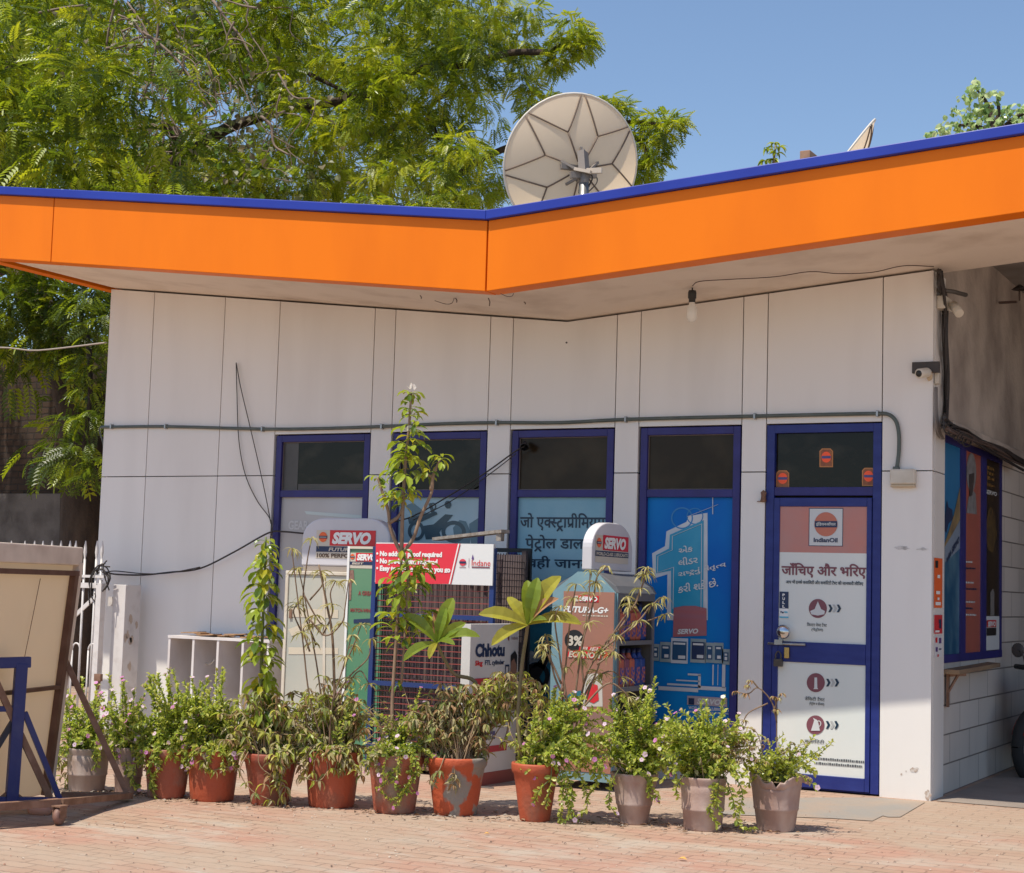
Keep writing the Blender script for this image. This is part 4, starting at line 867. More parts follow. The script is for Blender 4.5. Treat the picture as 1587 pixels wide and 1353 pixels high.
# left kiosk
yk = -.45
x0, z0, x1, z1 = rpx(468, 803, 604, 878, yk)
K1 = thing("oil_display_kiosk", ((x0+x1)/2, yk, 0), "oil display cabinet with a rounded white header standing before the first window", "display kiosk")
round_plate(x0, x1, z0, z1, yk, yk+.10, .20).build("header", M_KGREY, K1, bevel=.012)
servo_label(K1, 490, 822, 582, 866, lambda a, b, c, d, h: cornY(a, b, c, d, yk-h), ("FUTURA", .21, .62), "100% PERFORMANCE")
cx0, cz0, cx1, cz1 = rpx(437, 886, 598, 1150, -.50)
k = MB(); k.box(cx0, cx1, -.50, -.06, cz1-.03, cz1); k.box(cx0, cx0+.03, -.50, -.06, .05, cz1-.03); k.box(cx1-.03, cx1, -.50, -.06, .05, cz1-.03); k.box(cx0+.03, cx1-.03, -.50, -.06, .05, .09); k.box(cx0+.03, cx1-.03, -.09, -.06, .09, cz1-.03)
k.build("cabinet", M_CREAM, K1, bevel=.005)
k = MB(); k.box(x0+.02, x1-.02, yk+.0, yk+.30, cz1+.002, z0-.002); k.build("neck", mat("taupe neck", (.32, .27, .23), .6), K1)
for zz in (.30, .60, .87, 1.12): MB().box(cx0+.031, cx1-.031, -.46, -.10, zz, zz+.015).build("shelf", M_CREAM, K1)
k = MB(); k.box(cx0+.031, cx1-.031, -.488, -.482, .095, cz1-.032); k.build("glass_door", mat("dusty glass", (.42, .43, .38), .25, (.52, .50, .42), 2.5, (1, 1, .8)), K1)
k = MB(); polyY(k, [(447, 942), (524, 945), (524, 958), (447, 956)], -.491); polyY(k, [(447, 975), (500, 955), (505, 962), (452, 986)], -.492); polyY(k, [(447, 1003), (524, 1004), (524, 1014), (447, 1014)], -.491)
k.build("tray_reflection", mat("painted tray reflection", (.60, .53, .41), .5), K1)  # flat pale strips painted on the glass as a reflection
k = MB(); polyY(k, [(500, 900), (504, 900), (504, 1060), (500, 1060)], -.494); k.build("door_stile", M_CREAM, K1)
k = MB(); k.box(cx0+.05, cx0+.075, -.50, -.485, 1.05, 1.12); k.build("handle", M_RUST, K1)
k = MB()
for xx in (cx0+.02, cx1-.06):
    k = MB(); k.box(xx, xx+.04, -.48, -.44, 0, .05); k.build("leg", M_CREAM, K1)

# green board
yg = -.62
x0, z0, x1, z1 = rpx(534, 847, 590, 1160, yg)
GB = thing("advert_board", ((x0+x1)/2, yg, 0), "green advertising board with a white left edge standing between kiosk and cage", "advert board")
z0 = 0.0
MB().box(x0+.022, x1, yg, yg+.03, z0, z1-.02).build("board", mat("green board face", (.12, .26, .15), .45, (.04, .20, .10), .9, (1, 1, 1), .35, .6), GB)
MB().box(x0, x0+.02, yg-.01, yg+.035, z0, z1).build("edge_strip", M_WHITE, GB); MB().box(x0+.02, x1, yg-.01, yg+.034, z1-.018, z1).build("edge_strip", M_CREAM, GB)
servo_label(GB, 541, 857, 586, 881, lambda a, b, c, d, h: cornY(a, b, c, d, yg-h), ("BEST", .1, .5), None)
M_DRED = mat("dull red print", (.24, .05, .045), .5)
s = MB(); polyY(s, [(541, 884), (548, 883), (549, 900), (545, 902), (544, 930), (541, 930)], yg-.003); s.build("figure_print", mat("dull figure print", (.30, .18, .13), .5, (.2, .1, .08), 30), GB)
letters("A GREAT", cornY(555, 916, 580, 923, yg-.003), M_DRED, GB, .04); letters("MATCH-WINNER", cornY(543, 943, 584, 949, yg-.003), M_DRED, GB, .04)
s = MB(); polyY(s, [(548, 960), (584, 958), (584, 964), (548, 966)], yg-.003); s.build("small_print", M_NAVY, GB)

# gas cylinder cage with its banner
yc = -1.0; xa, _, xb, _ = rpx(574, 900, 764, 1000, yc)
ztop = rpx(582, 842, 764, 905, yc)[3]
CG = thing("gas_cylinder_cage", ((xa+xb)/2, yc, 0), "blue framed gas cylinder cage with red wire mesh and a red and white banner", "cage")
cd = .48
for (xx, yy) in ((xa, yc), (xb-.035, yc), (xa, yc+cd), (xb-.035, yc+cd)): MB().box(xx, xx+.035, yy, yy+.035, .0, ztop-.03).build("post", M_CAGEB if yy < yc+.1 else M_DKWIRE, CG)
for zz in (rpx(600, 950, 700, 958, yc)[1], rpx(600, 1058, 700, 1066, yc)[1], .16, ztop-.06):
    k = MB(); k.box(xa+.035, xb-.035, yc+.002, yc+.028, zz, zz+.032); k.build("rail", M_CAGEB, CG)
def mesh_plane(o, ux, uz, W, H, nu, nv, rh, rv, mh, mv, nm, parent):
    k = MB(); o, ux, uz = Vector(o), Vector(ux), Vector(uz)
    for j in range(1, nv): k.bar(o+uz*(H*j/nv), o+uz*(H*j/nv)+ux*W, rh, rh, 0)
    for j in range(1, nu): k.bar(o+ux*(W*j/nu), o+ux*(W*j/nu)+uz*H, rv, rv, 1)
    return k.build(nm, [mh, mv], parent)
zb = rpx(582, 842, 764, 905, yc)[1]
mesh_plane((xa+.035, yc+.034, .05), (1, 0, 0), (0, 0, 1), xb-xa-.07, zb-.05, 30, 30, .0055, .004, M_REDWIRE, M_DKWIRE, "wire_mesh", CG)
mesh_plane((xb-.012, yc+.035, .05), (0, 1, 0), (0, 0, 1), cd-.035, ztop-.12, 12, 34, .005, .005, M_DKWIRE, M_DKWIRE, "wire_mesh", CG)
mesh_plane((xa+.012, yc+.035, .05), (0, 1, 0), (0, 0, 1), cd-.035, ztop-.12, 10, 30, .005, .005, M_DKWIRE, M_DKWIRE, "wire_mesh", CG)
MB().box(xa+.04, xb-.04, yc+cd+.005, yc+cd+.02, .05, ztop-.06).build("back_sheet", mat("dusty brown sheet", (.17, .125, .12), .7, (.12, .085, .08), 2.5, (1, 1, .3)), CG)
k = MB()
for j in range(16): k.box(xa+.05+j*(xb-xa-.1)/16, xa+.05+(j+.45)*(xb-xa-.1)/16, yc+.26, yc+.27, .06, ztop-.1)
k.build("inner_slat", mat("plum slat", (.085, .055, .062), .7), CG)
MB().box(xa+.02, xb-.02, yc+.01, yc+cd, .03, .05).build("floor_sheet", M_RUST, CG)
yb = yc-.012
MB().prism(cornY(582, 842, 764, 905, yb), (0, .035, 0)).build("banner", mat("banner white", (.72, .72, .71), .4), CG)
s = MB(); polyY(s, [(582.5, 842.5), (713, 842.5), (699, 905), (581.5, 904.5)], yb-.002); s.build("banner_red", mat("banner red", (.72, .030, .055), .4), CG)
s = MB(); polyY(s, [(712, 842.5), (713.6, 842.5), (699, 905), (697.4, 905)], yb-.004); s.build("banner_line", M_RED, CG)
s = MB(); polyY(s, [(710, 842.5), (712, 842.5), (697.4, 905), (695.4, 905)], yb-.0045); s.build("banner_gap", M_WHITE, CG)
for (t, v0, v1, u1) in (("• No address proof required", 854.5, 865, 685), ("• No pre-booking required", 866, 876.5, 678), ("• Easy to carry anywhere you go", 877.5, 888.5, 698)):
    letters(t, cornY(583, v0, u1, v1, yb-.005), M_WHITE, CG, .058)
s = MB(); n = 24; s.face([atY(717+5.3*math.cos(-2*math.pi*k/n), 871.5+5.3*math.sin(-2*math.pi*k/n), yb-.003) for k in range(n)]); s.build("emblem_disc", mat("salmon red print", (.70, .06, .09), .4), CG)
s = MB(); quadY(s, 711.7, 870, 722.3, 873, yb-.005); s.build("emblem_band", M_NAVY, CG)
s = MB(); quadY(s, 712, 878.6, 722, 879.6, yb-.003); quadY(s, 726.4, 865, 726.9, 880, yb-.003); quadY(s, 731, 878.3, 759, 880.2, yb-.003); s.build("small_print", M_MAROON, CG)
letters("Indane", cornY(731, 868, 760, 877, yb-.003), M_RED, CG, .0)
s = MB(); polyY(s, [(732.6, 859), (733.8, 863), (734.6, 866), (732.6, 868), (730.8, 866), (731.6, 863)], yb-.003); s.build("flame_print", mat("violet print", (.12, .06, .22), .4), CG)
k = MB(); x0, z0, x1, z1 = rpx(596, 1148, 640, 1166, yc-.01); k.box(x0, x1, yc-.012, yc, z0, z1); pl = k.build("white_plate", M_WHITE, CG)
letters("FTL", cornY(604, 1153, 632, 1162, yc-.015), M_NAVY, CG, .04)
MB().prism([atY(574, 1155, yc-.005), atY(592, 1155, yc-.005), atY(592, 1212, yc-.005), atY(574, 1212, yc-.005)], (0, .004, 0)).build("teal_skirt", mat("teal skirt", (.01, .14, .13), .5), CG)
# plank on top of the cage
k = MB(); a, b = atY(676, 842, yc+.2), atY(783, 830, yc+.05); k.bar(a+Vector((0, 0, .03)), b+Vector((0, 0, .03)), .09, .022, 0); k.bar(b+Vector((-.06, 0, -.005)), b+Vector((-.02, .0, -.005)), .05, .07)
k.build("wooden_plank", mat("grey plank", (.30, .27, .24), .8, (.20, .16, .13), 7, (6, 1, 1), bump=.3), label="weathered grey wooden plank lying slanted across the cage top", cat="plank")

# dark second cage behind
y2 = -.42; xa2, _, xb2, zt2 = rpx(700, 849, 819, 1100, y2)
DC = thing("mesh_cage", ((xa2+xb2)/2, y2, 0), "dark steel mesh cage half hidden behind the red banner cage", "cage")
for xx in (xa2, xb2-.03): MB().box(xx, xx+.03, y2, y2+.03, 0, zt2).build("post", M_BLACK, DC)
MB().box(xa2+.03, xb2-.03, y2, y2+.03, zt2-.03, zt2).build("rail", M_BLACK, DC)
mesh_plane((xa2+.03, y2+.015, .05), (1, 0, 0), (0, 0, 1), xb2-xa2-.06, zt2-.09, 26, 32, .0055, .0055, M_BLACK, M_BLACK, "wire_mesh", DC)
x0, z0, x1, z1 = rpx(786, 850, 800, 1000, y2+.25); MB().box(x0, x1, y2+.032, y2+.05, .05, zt2-.05).build("inner_post", mat("plum post", (.07, .015, .03), .6), DC)
MB().box(xa2+.03, xb2-.03, y2+.055, y2+.07, .05, zt2-.05).build("back_sheet", mat("grey back sheet", (.24, .215, .21), .7, (.17, .15, .15), 3), DC)

# upright advert turned to the right, edge lit
p0 = atZ(722, 1222); p1 = Vector((p0.x+.03, -.86, 0)); W = (p1-p0); wl2 = W.length; ux = W.normalized(); nx = Vector((ux.y, -ux.x, 0))
Hs = (atY(744, 968, p0.y) - p0).z
ST = thing("advert_stand", p0+W/2, "tall narrow white advert stand for small gas cylinders turned sideways beside the cage", "advert stand")
st = -nx*.07
k = MB(); k.prism([p0+Vector((0, 0, .04)), p1+Vector((0, 0, .04)), p1+Vector((0, 0, Hs)), p0+Vector((0, 0, Hs))], st); k.build("panel", mat("stand white", (.66, .64, .61), .45, (.56, .54, .52), 2), ST)
k = MB(); k.prism([p0+nx*.002, p1+nx*.002, p1+nx*.002+Vector((0, 0, .085)), p0+nx*.002+Vector((0, 0, .085))], st*1.05); k.build("foot", mat("dull red foot", (.30, .06, .05), .5), ST)
k = MB(); k.bar(p0+nx*.03+ux*.1, p0+nx*.14+ux*.12, .03, .02); k.build("leg", M_STEEL, ST)
def cst(u0, w0, u1, w1, h):   # fractions along the face, from the left and from the foot
    f = lambda u, w: p0 + W*u + Vector((0, 0, Hs*w)) + nx*h
    return [f(u0, w0), f(u1, w0), f(u1, w1), f(u0, w1)]
def pst(pts, h): return [p0 + W*u + Vector((0, 0, Hs*w)) + nx*h for u, w in pts]
letters("Chhotu", cst(.10, .795, .70, .88, .003), M_NAVY, ST, .05); letters("5kg", cst(.10, .735, .25, .775, .003), M_RED, ST, .04); letters("FTL cylinder", cst(.30, .735, .70, .775, .003), M_NAVY, ST, .03)
s = MB(); s.face(cst(.07, .56, .96, .665, .003)); s.build("red_band", mat("dull red print2", (.45, .035, .05), .4), ST)
for (a, b) in ((.50, .55), (.43, .48), (.36, .41), (.28, .33)):
    s = MB(); s.face(cst(.10, a, .55, b, .003)); s.build("blue_band", mat("faded navy print", (.10, .09, .20), .45), ST)
    small_print(cst(.14, a+.014, .50, b-.014, .006), M_PRWHITE, ST, int(a*100), 5)
s = MB(); s.face(cst(.3, .20, .8, .24, .003)); s.build("red_band", mat("dull red print2", (.45, .035, .05), .4), ST)
s = MB(); s.face(pst([(.83, .80), (.92, .83), (.97, .80), (.97, .70), (.84, .70)], .003)); s.build("hair_print", M_BLACK, ST)
s = MB(); s.face(pst([(.82, .66), (.84, .76), (.90, .78), (.95, .74), (.97, .66)], .005)); s.build("face_print", mat("skin print", (.30, .16, .11), .5), ST)
s = MB(); s.face(pst([(.80, .56), (.82, .665), (.97, .665), (.98, .56)], .006)); s.build("shirt_print", mat("tan print", (.45, .22, .10), .5), ST)
s = MB(); s.face(pst([(.70, .57), (.71, .64), (.76, .66), (.80, .64), (.81, .57)], .006)); s.face(pst([(.715, .66), (.73, .66), (.73, .73), (.715, .73)], .006)); s.face(pst([(.785, .66), (.80, .66), (.80, .73), (.785, .73)], .006)); s.face(pst([(.715, .73), (.80, .73), (.80, .742), (.715, .742)], .006)); s.build("cylinder_print", M_NAVY, ST)
s = MB(); s.face(pst([(.76, .90), (.79, .89), (.79, .93), (.76, .935)], .003)); s.build("emblem_disc", M_MAROON, ST); letters("Indane", cst(.84, .90, .97, .92, .003), M_MAROON, ST, .0)

# right kiosk: front face to the forecourt, glazed side with bottles to the right
KX0, KX1, KY0, KY1 = -2.35, -1.872, -1.03, -.36
K2 = thing("oil_display_kiosk", ((KX0+KX1)/2, (KY0+KY1)/2, 0), "grey blue oil bottle kiosk with a salmon poster and white rounded header sign", "display kiosk")
zsh = atY(905, 918, KY0).z; zpk = atY(905, 886, KY0).z
hx1_ = -2.06
MB().prism([(KX0, KY0, .06), (KX1-.012, KY0, .06), (KX1-.012, KY0, zsh), (hx1_+.03, KY0, zpk), (hx1_-.105, KY0, zpk), (KX0, KY0, zsh)], (0, .03, 0)).build("front_panel", M_KBLUE, K2)
hx0, hx1 = -2.135, -2.06
k = MB(); k.prism([(KX0-.012, KY0+.031, zsh+.001), (KX1+.01, KY0+.031, zsh+.001), (KX1-.02, KY0+.031, zsh+.05), (hx1+.04, KY0+.031, zpk-.004), (hx0-.04, KY0+.031, zpk-.004), (KX0+.02, KY0+.031, zsh+.05)], (0, KY1-KY0-.02, 0)); k.build("sloped_roof", mat("kiosk roof shade grey", (.15, .15, .155), .5, (.11, .11, .115), 4), K2, bevel=.004)  # roof coloured darker than the panels to paint its slope in shade
k = MB(); k.box(KX0, KX1-.012, KY0+.03, KY1, .06, .10); k.box(KX0, KX0+.02, KY0+.03, KY1, .10, zsh-.001); k.box(KX0+.02, KX1-.012, KY1-.03, KY1, .10, zsh-.001)
for zz in (.34, .66, .98): k.box(KX0+.02, KX1-.03, KY0+.03, KY1-.03, zz, zz+.015)
k.build("carcass", mat("dark kiosk inside", (.085, .08, .075), .6), K2)
k = MB()
for (ya, yb) in ((KY0+.031, KY0+.066), (KY1-.036, KY1)): k.box(KX1-.012, KX1, ya, yb, .06, zsh)
k.box(KX1-.012, KX1, KY0+.066, KY1-.036, .06, .35); k.box(KX1-.012, KX1, KY0+.066, KY1-.036, zsh-.05, zsh); k.box(KX1-.012, KX1, KY0+.066, KY1-.036, .97, 1.0); k.box(KX1-.012, KX1, KY0+.066, KY1-.036, .655, .69)
k.build("side_frame", mat("dim grey frame", (.115, .115, .125), .5), K2)
MB().box(KX1-.010, KX1-.0, KY0+.03, KY0+.031+.0, .06, zsh).build("corner_trim", M_KBLUE, K2)
yps = KY0-.004; px0, pz0, px1, pz1 = rpx(871, 917, 950, 1150, KY0)
M_SALM = mat("salmon poster face", (.36, .165, .115), .4, (.30, .15, .11), 2.5)
MB().box(px0, px1, yps, KY0-.0, .12, pz1).build("poster", M_SALM, K2)
yp = yps-.002
s = MB(); quadY(s, 889, 923, 928, 933, yp); s.build("label_field", M_RED, K2); s = MB(); quadY(s, 889, 923, 896, 932, yp-.002); s.build("label_plate", M_CREAMPR, K2)
letters("SERVO", cornY(897, 924.5, 926, 932, yp-.003), M_WHITE, K2, .05, .2); letters("FUTURA-G+", cornY(873, 940, 943, 950, yp), M_WHITE, K2, .035, .25); small_print(cornY(903, 953, 942, 955.5, yp), M_CREAMPR, K2, 9, 9)
s = MB(); n = 26; s.face([atY(890+15*math.cos(-2*math.pi*k/n), 992+16*math.sin(-2*math.pi*k/n), yp) for k in range(n)]); s.build("round_mark", M_BLACK, K2)
letters("3%", cornY(880, 985, 903, 1001, yp-.003), M_CREAMPR, K2, .04)
s = MB(); polyY(s, [(898, 1002), (936, 1003), (938, 1010), (942, 1012), (942, 1018), (930, 1022), (880, 1018), (879, 1010), (897, 1008)], yp-.001); s.build("slogan_field", M_RED, K2)
letters("FUEL", cornY(901, 1003, 930, 1009, yp-.004), M_CREAMPR, K2, .03, .2); letters("ECONOMY", cornY(881, 1010, 939, 1020, yp-.004), M_CREAMPR, K2, .04, .2)
s = MB(); polyY(s, [(903, 1095), (904, 1062), (911, 1045), (925, 1043), (933, 1052), (934, 1095)], yp); s.build("bottle_print", mat("white bottle print", (.55, .52, .47), .4), K2)
s = MB(); polyY(s, [(908, 1085), (910, 1068), (914, 1058), (926, 1062), (928, 1085), (920, 1090)], yp-.003); s.build("bottle_label_print", mat("crimson print", (.62, .03, .04), .4), K2)
s = MB(); polyY(s, [(872, 1085), (884, 1074), (900, 1070), (903, 1082), (895, 1094), (876, 1096)], yp-.002); s.build("car_print", mat("teal car print", (.03, .16, .22), .4), K2)
s = MB(); quadY(s, 871, 1104, 950, 1150, yp-.0015); s.build("foot_band", mat("dusky band", (.26, .15, .13), .5), K2)
# header slab
hz0, hz1 = atY(911, 884, KY0).z+.005, atX(945, 810, hx1).z
hy0, hy1 = KY0+.0, atX(980, 870, hx1).y
def arch(x0, x1, ya, yb, z0, z1):
    pts = [(x0, ya, z0), (x0, yb, z0)]; n = 10; rad = (yb-ya)*.42; rz = rad*.36/.36*.62
    for k in range(n+1): a = math.pi/2*k/n; pts.append((x0, yb-rad+rad*math.cos(a), z1-rz+rz*math.sin(a)))
    for k in range(n+1): a = math.pi/2*(1+k/n); pts.append((x0, ya+rad+rad*math.cos(a), z1-rz+rz*math.sin(a)))
    return MB().prism(pts, (x1-x0, 0, 0))
arch(hx0, hx1, hy0, hy1, hz0, hz1).build("header", M_KGREY, K2, bevel=.008)
servo_label(K2, 923, 831, 974, 873, lambda a, b, c, d, h: cornX(a, b, c, d, hx1+h), ("WORLD-CLASS LUBRICANTS", .02, .98), None)
# bottles on the kiosk shelves (in view through the side)
M_BOT = [mat("orange bottle", (.42, .10, .05), .35), mat("blue bottle", (.02, .05, .22), .35), mat("plum bottle", (.20, .06, .09), .35)]
def make_bottle(mi):
    b = thing("oil_bottle", (0, 0, 0), "oil bottle", "bottle")
    k = MB(); k.box(-.042, .042, -.041, .041, 0, .20); k.build("body", M_BOT[mi], b, bevel=.014)
    k = MB(); k.lathe([(.034, .201), (.018, .228), (.018, .238), (.0, .238)], (0, 0, 0), 10); k.build("neck", M_BOT[mi], b)
    k = MB(); k.lathe([(.021, .239), (.021, .268), (.0, .268)], (0, 0, 0), 10); k.build("cap", mat("bottle cap", (.02, .02, .06), .4), b)
    k = MB(); k.box(.0422, .0435, -.031, .031, .03, .14); k.build("label", mat("bottle label", (.45, .14, .07), .4, (.04, .05, .25), 45, lo=.45, hi=.52), b)
    return b
def copy_tree(o, parent=None):
    c = o.copy(); COL.objects.link(c); c.parent = parent
    if "category" in c and parent is not None: pass
    for ch in o.children: copy_tree(ch, c)
    return c
protos = [make_bottle(k) for k in range(3)]; used = [False]*3
rows = [(.995, "top", [1, 0, 1, 0, 0, 1]), (.675, "middle", [2, 0, 2, 0, 1, 1]), (.355, "bottom", [2, 1, 2])]
ordn = ["first", "second", "third", "fourth", "fifth", "sixth"]; cn = ["orange", "blue", "plum"]
for (zz, nm, mis) in rows:
    if nm == "bottom": continue
    for j, mi in enumerate(mis):
        b = protos[mi] if not used[mi] else copy_tree(protos[mi]); used[mi] = True
        b.location = (KX1-.075, KY0+.105+j*.092, zz)
        b["label"] = "%s oil bottle, %s from the left on the %s shelf of the kiosk" % (cn[mi], ordn[j], nm); b["group"] = "oil bottles on the kiosk shelves"
# ------------------------------------------------------------------ white pigeonhole unit against the wall
x0, z0, x1, z1 = rpx(258, 988, 412, 1120, -.36); z0 = 0
CU_ = thing("pigeonhole_unit", ((x0+x1)/2, -.2, 0), "low white open pigeonhole unit against the wall left of the windows", "shelf unit")
mw = mat("white laminate", (.74, .71, .70), .5, (.6, .55, .52), 3)
n = 5; step = (x1-x0)/n if False else (atY(335, 1020, -.36).x-atY(297, 1020, -.36).x); xx = x0
for j in range(5):
    xq = x0 + j*step
    MB().box(xq, xq+.022, -.36, -.04, .0, z1-.024).build("upright", mw, CU_)
x1 = x0+4*step+.022
MB().box(x0-.004, x1+.004, -.365, -.04, z1-.022, z1).build("top_board", mw, CU_); MB().box(x0, x1, -.055, -.035, .02, z1-.03).build("back_board", mat("grey laminate", (.5, .46, .45), .6, (.42, .38, .36), 3), CU_)
MB().box(x0, x1, -.30, -.056, .04, .06).build("bottom_board", mw, CU_)
k = MB(); rr = random.Random(5)
for j in range(14):
    u = x0+.05+(x1-x0-.2)*j/14; k.obox((u, -.33+rr.uniform(0, .1), z1+.003+rr.uniform(0, .02)), (.16, rr.uniform(-.03, .03), rr.uniform(-.012, .012)), (0, .12, 0), (0, 0, .008))
k.build("bark_pieces", mat("rusty bark", (.30, .16, .08), .85, (.42, .27, .15), 25, bump=.4), label="thin rusty brown sheets of bark lying on the pigeonhole unit", cat="bark")
k = MB(); k.tube(smooth_path([atY(310, 1020, -.2), atY(318, 1028, -.2), atY(326, 1029, -.2), atY(333, 1022, -.2)]), .006, 5); k.build("cable", M_OFFWHITE, label="short loop of white cable hanging in the second pigeonhole", cat="cable")

# ------------------------------------------------------------------ white gate, its post, the box column
yg0 = -.40
GT = thing("spiked_gate", atY(140, 1150, yg0), "white steel gate with spear points at the left corner of the office", "gate")
mgt = mat("gate white paint", (.66, .63, .61), .5, (.5, .46, .43), 9, lo=.5, hi=.8)
def zpx(v, x): return atY(x, v, yg0).z
def vbar(u_top, v_top, u_bot, v_bot, r, nm, spear=False):
    a, b = atY(u_top, v_top, yg0), atY(u_bot, v_bot, yg0); b.x = a.x; k = MB(); b.z = max(b.z, .06)
    if spear: k.lathe([(.004, 0), (.012, -.05), (.015, -.10), (.007, -.15), (r, -.16)], a, 8); a = a - Vector((0, 0, .155))
    k.tube([a, b], r, 6); k.build(nm, mgt, GT)
for u in (18, 39, 54, 67, 81, 95, 109, 118, 133): vbar(u, 838+(u < 60)*0, u-12, 1180, .010, "spear_bar", True)
vbar(151, 838, 138, 1180, .010, "spear_bar", True); vbar(159, 838, 146, 1180, .010, "spear_bar", True)
k = MB(); k.box(*[atY(115, 906, yg0).x, atY(157, 906, yg0).x][:2], yg0-.02, yg0+.02, zpx(911, 130), zpx(903, 130)); k.build("top_rail", mgt, GT)
k = MB(); k.box(atY(6, 1000, yg0).x, atY(157, 1000, yg0).x, yg0-.015, yg0+.015, .10, .14); k.build("rail", mgt, GT); k = MB(); k.box(atY(6, 1000, yg0).x, atY(157, 1000, yg0).x, yg0-.015, yg0+.015, zpx(894, 100), zpx(890, 100)); k.build("rail", mgt, GT)
k = MB(); a = atY(157, 904, yg0); k.box(a.x-.028, a.x+.028, yg0-.03, yg0+.03, .05, a.z); k.build("hanging_stile", mgt, GT)
k = MB(); k.bar(atY(112, 958, yg0), atY(152, 921, yg0), .035, .012, up=(0, 1, 0)); k.build("brace", mgt, GT)
for (ua, ub, v) in ((112, 124, 995), (137, 149, 996)):
    a, b = atY(ua, v+12, yg0), atY(ub, v+12, yg0); r_ = (b.x-a.x)/2; c_ = (a+b)/2
    k = MB(); k.tube([c_+Vector((r_*math.cos(t), 0, r_*math.sin(t)*1.3)) for t in np.linspace(0, math.pi, 12)] , .008, 6); k.tube([a, Vector((a.x, a.y, .12))], .008, 6); k.tube([b, Vector((b.x, b.y, .12))], .008, 6); k.build("hoop", mgt, GT)
k = MB(); p = atY(155, 1050, yg0-.03); k.box(p.x-.04, p.x+.03, yg0-.06, yg0-.03, p.z-.03, p.z+.03); k.tube([p+Vector((-.02, 0, -.1)), p], .012, 6); k.build("latch", M_RUST, GT)
x0, _, x1, z1 = rpx(171, 906, 190.5, 1100, -.30)
BC = thing("box_column", ((x0+x1)/2, -.2, 0), "white square steel box column standing against the left end of the wall", "column")
MB().box(x0, x1, -.30, -.10, 0, z1).build("shaft", mgt, BC, bevel=.004)
k = MB(); a = atY(160, 930, -.3); k.box(a.x, x0-.001, -.24, -.18, a.z-.05, a.z+.03); k.build("hinge", mgt, BC)
k = MB(); rr = random.Random(3)
for j in range(7):
    zz = rr.uniform(.45, 1.0); yy = rr.uniform(-.28, -.14); k.face([(x1+.002, yy+.03*math.cos(t)*rr.uniform(.3, 1), zz+.05*math.sin(t)*rr.uniform(.5, 1)) for t in np.linspace(0, 5.6, 9)])
k.build("bare_patch", mat("bare render", (.50, .40, .32), .8), BC)

# ------------------------------------------------------------------ leaning sign board on its wheeled stand, blue trestle
u_ = Vector((.22, -.975, 0)).normalized(); n_ = Vector((.975, .22, 0)).normalized()
P0 = Vector((-4.39, -3.65, .03)); TOP = atY(122, 853, -3.65); TOPv = TOP - P0; LB = 1.5
SB = thing("sign_board", P0+u_*.7, "back of a big beige vinyl sign board leaning in a brown steel frame", "sign board")
bb = lambda s_, t_, o_=0.0: P0 + u_*s_ + TOPv*t_ + n_*o_
m_b = leaf_mat_plain("beige vinyl", (.76, .67, .55), (.82, .70, .54), .6, .5); m_b2 = mat("board flange", (.72, .60, .50), .5, (.55, .44, .36), 6)
MB().prism([bb(0, 0), bb(LB, 0), bb(LB, 1), bb(0, 1)], -n_*.012).build("sheet", m_b, SB)
k = MB(); k.bar(bb(.02, .03, .02), bb(.02, .95, .02), .045, .045, up=n_); k.build("flange", m_b2, SB)
k = MB(); k.bar(bb(.0, .975, .02), bb(LB, .975, .02), .11, .03, up=n_); k.bar(bb(.008, 0, .02), bb(.008, .93, .02), .016, .05, up=n_); k.build("flange", m_b2, SB, bevel=.008)
m_br = mat("brown frame paint", (.10, .042, .026), .6, (.15, .075, .05), 9)
k = MB(); k.bar(bb(.065, .0, .03), bb(.065, .905, .03), .04, .04, up=n_); k.bar(bb(.04, .905, .03), bb(LB, .905, .03), .03, .04, up=n_); k.bar(bb(.09, .44, .03), bb(LB, .43, .03), .022, .04, up=n_); k.bar(bb(1.35, .44, .03), bb(1.35, .905, .03), .03, .04, up=n_)
k.build("frame", m_br, SB)
k = MB(); k.tube([bb(.42, .88, .018), bb(.50, .45, .018)], .002, 4); k.build("rust_streak", M_RUST, SB)
bA, bB = atZ(200, 1233, .03), atZ(85, 1262, .075); zb_ = .125
k = MB(); a = atP(97, 1014, (-4.15, -3.6, 0)); k.bar(a, bA+Vector((-.02, 0, .02)), .035, .035); k.build("prop", m_br if False else M_RUST, SB)
k = MB(); k.bar(Vector((-3.62, -4.38, .115)), bA, .05, .035); k.bar(Vector((-3.62, -4.38, .115)), Vector((-4.0, -4.70, .115)) if False else atZ(-60, 1254, .115), .05, .04); k.bar(bA, atZ(95, 1232, .03), .04, .035); k.build("base_bar", M_RUST, SB)
def caster(c):
    k = MB(); k.box(c.x-.032, c.x+.032, c.y-.032, c.y+.032, .098, .106); k.box(c.x-.028, c.x-.022, c.y-.025, c.y+.025, .04, .098); k.box(c.x+.022, c.x+.028, c.y-.025, c.y+.025, .04, .098); f_ = k.build("caster_fork", M_RUST, SB)
    k = MB(); k.lathe([(.0, -.018), (.040, -.018), (.048, -.008), (.048, .008), (.040, .018), (.0, .018)], (c.x, c.y, .049), 20, axis=(1, .25, 0)); k.build("caster_wheel", mat("caster wheel", (.24, .13, .10), .6, (.16, .09, .07), 20), SB)
cpos = atZ(85, 1280); caster(Vector((cpos.x, cpos.y+.03, 0)))
m_bl = mat("trestle blue", (.014, .022, .13), .5, (.05, .055, .15), 7, lo=.5, hi=.85, bump=.08)
pb = atZ(17, 1246, .06); pt = atP(33, 1024, pb); pt.x, pt.y = pb.x+.0, pb.y+.0
TRS = thing("blue_trestle", pb, "dark blue painted steel trestle frame at the lower left edge", "trestle")
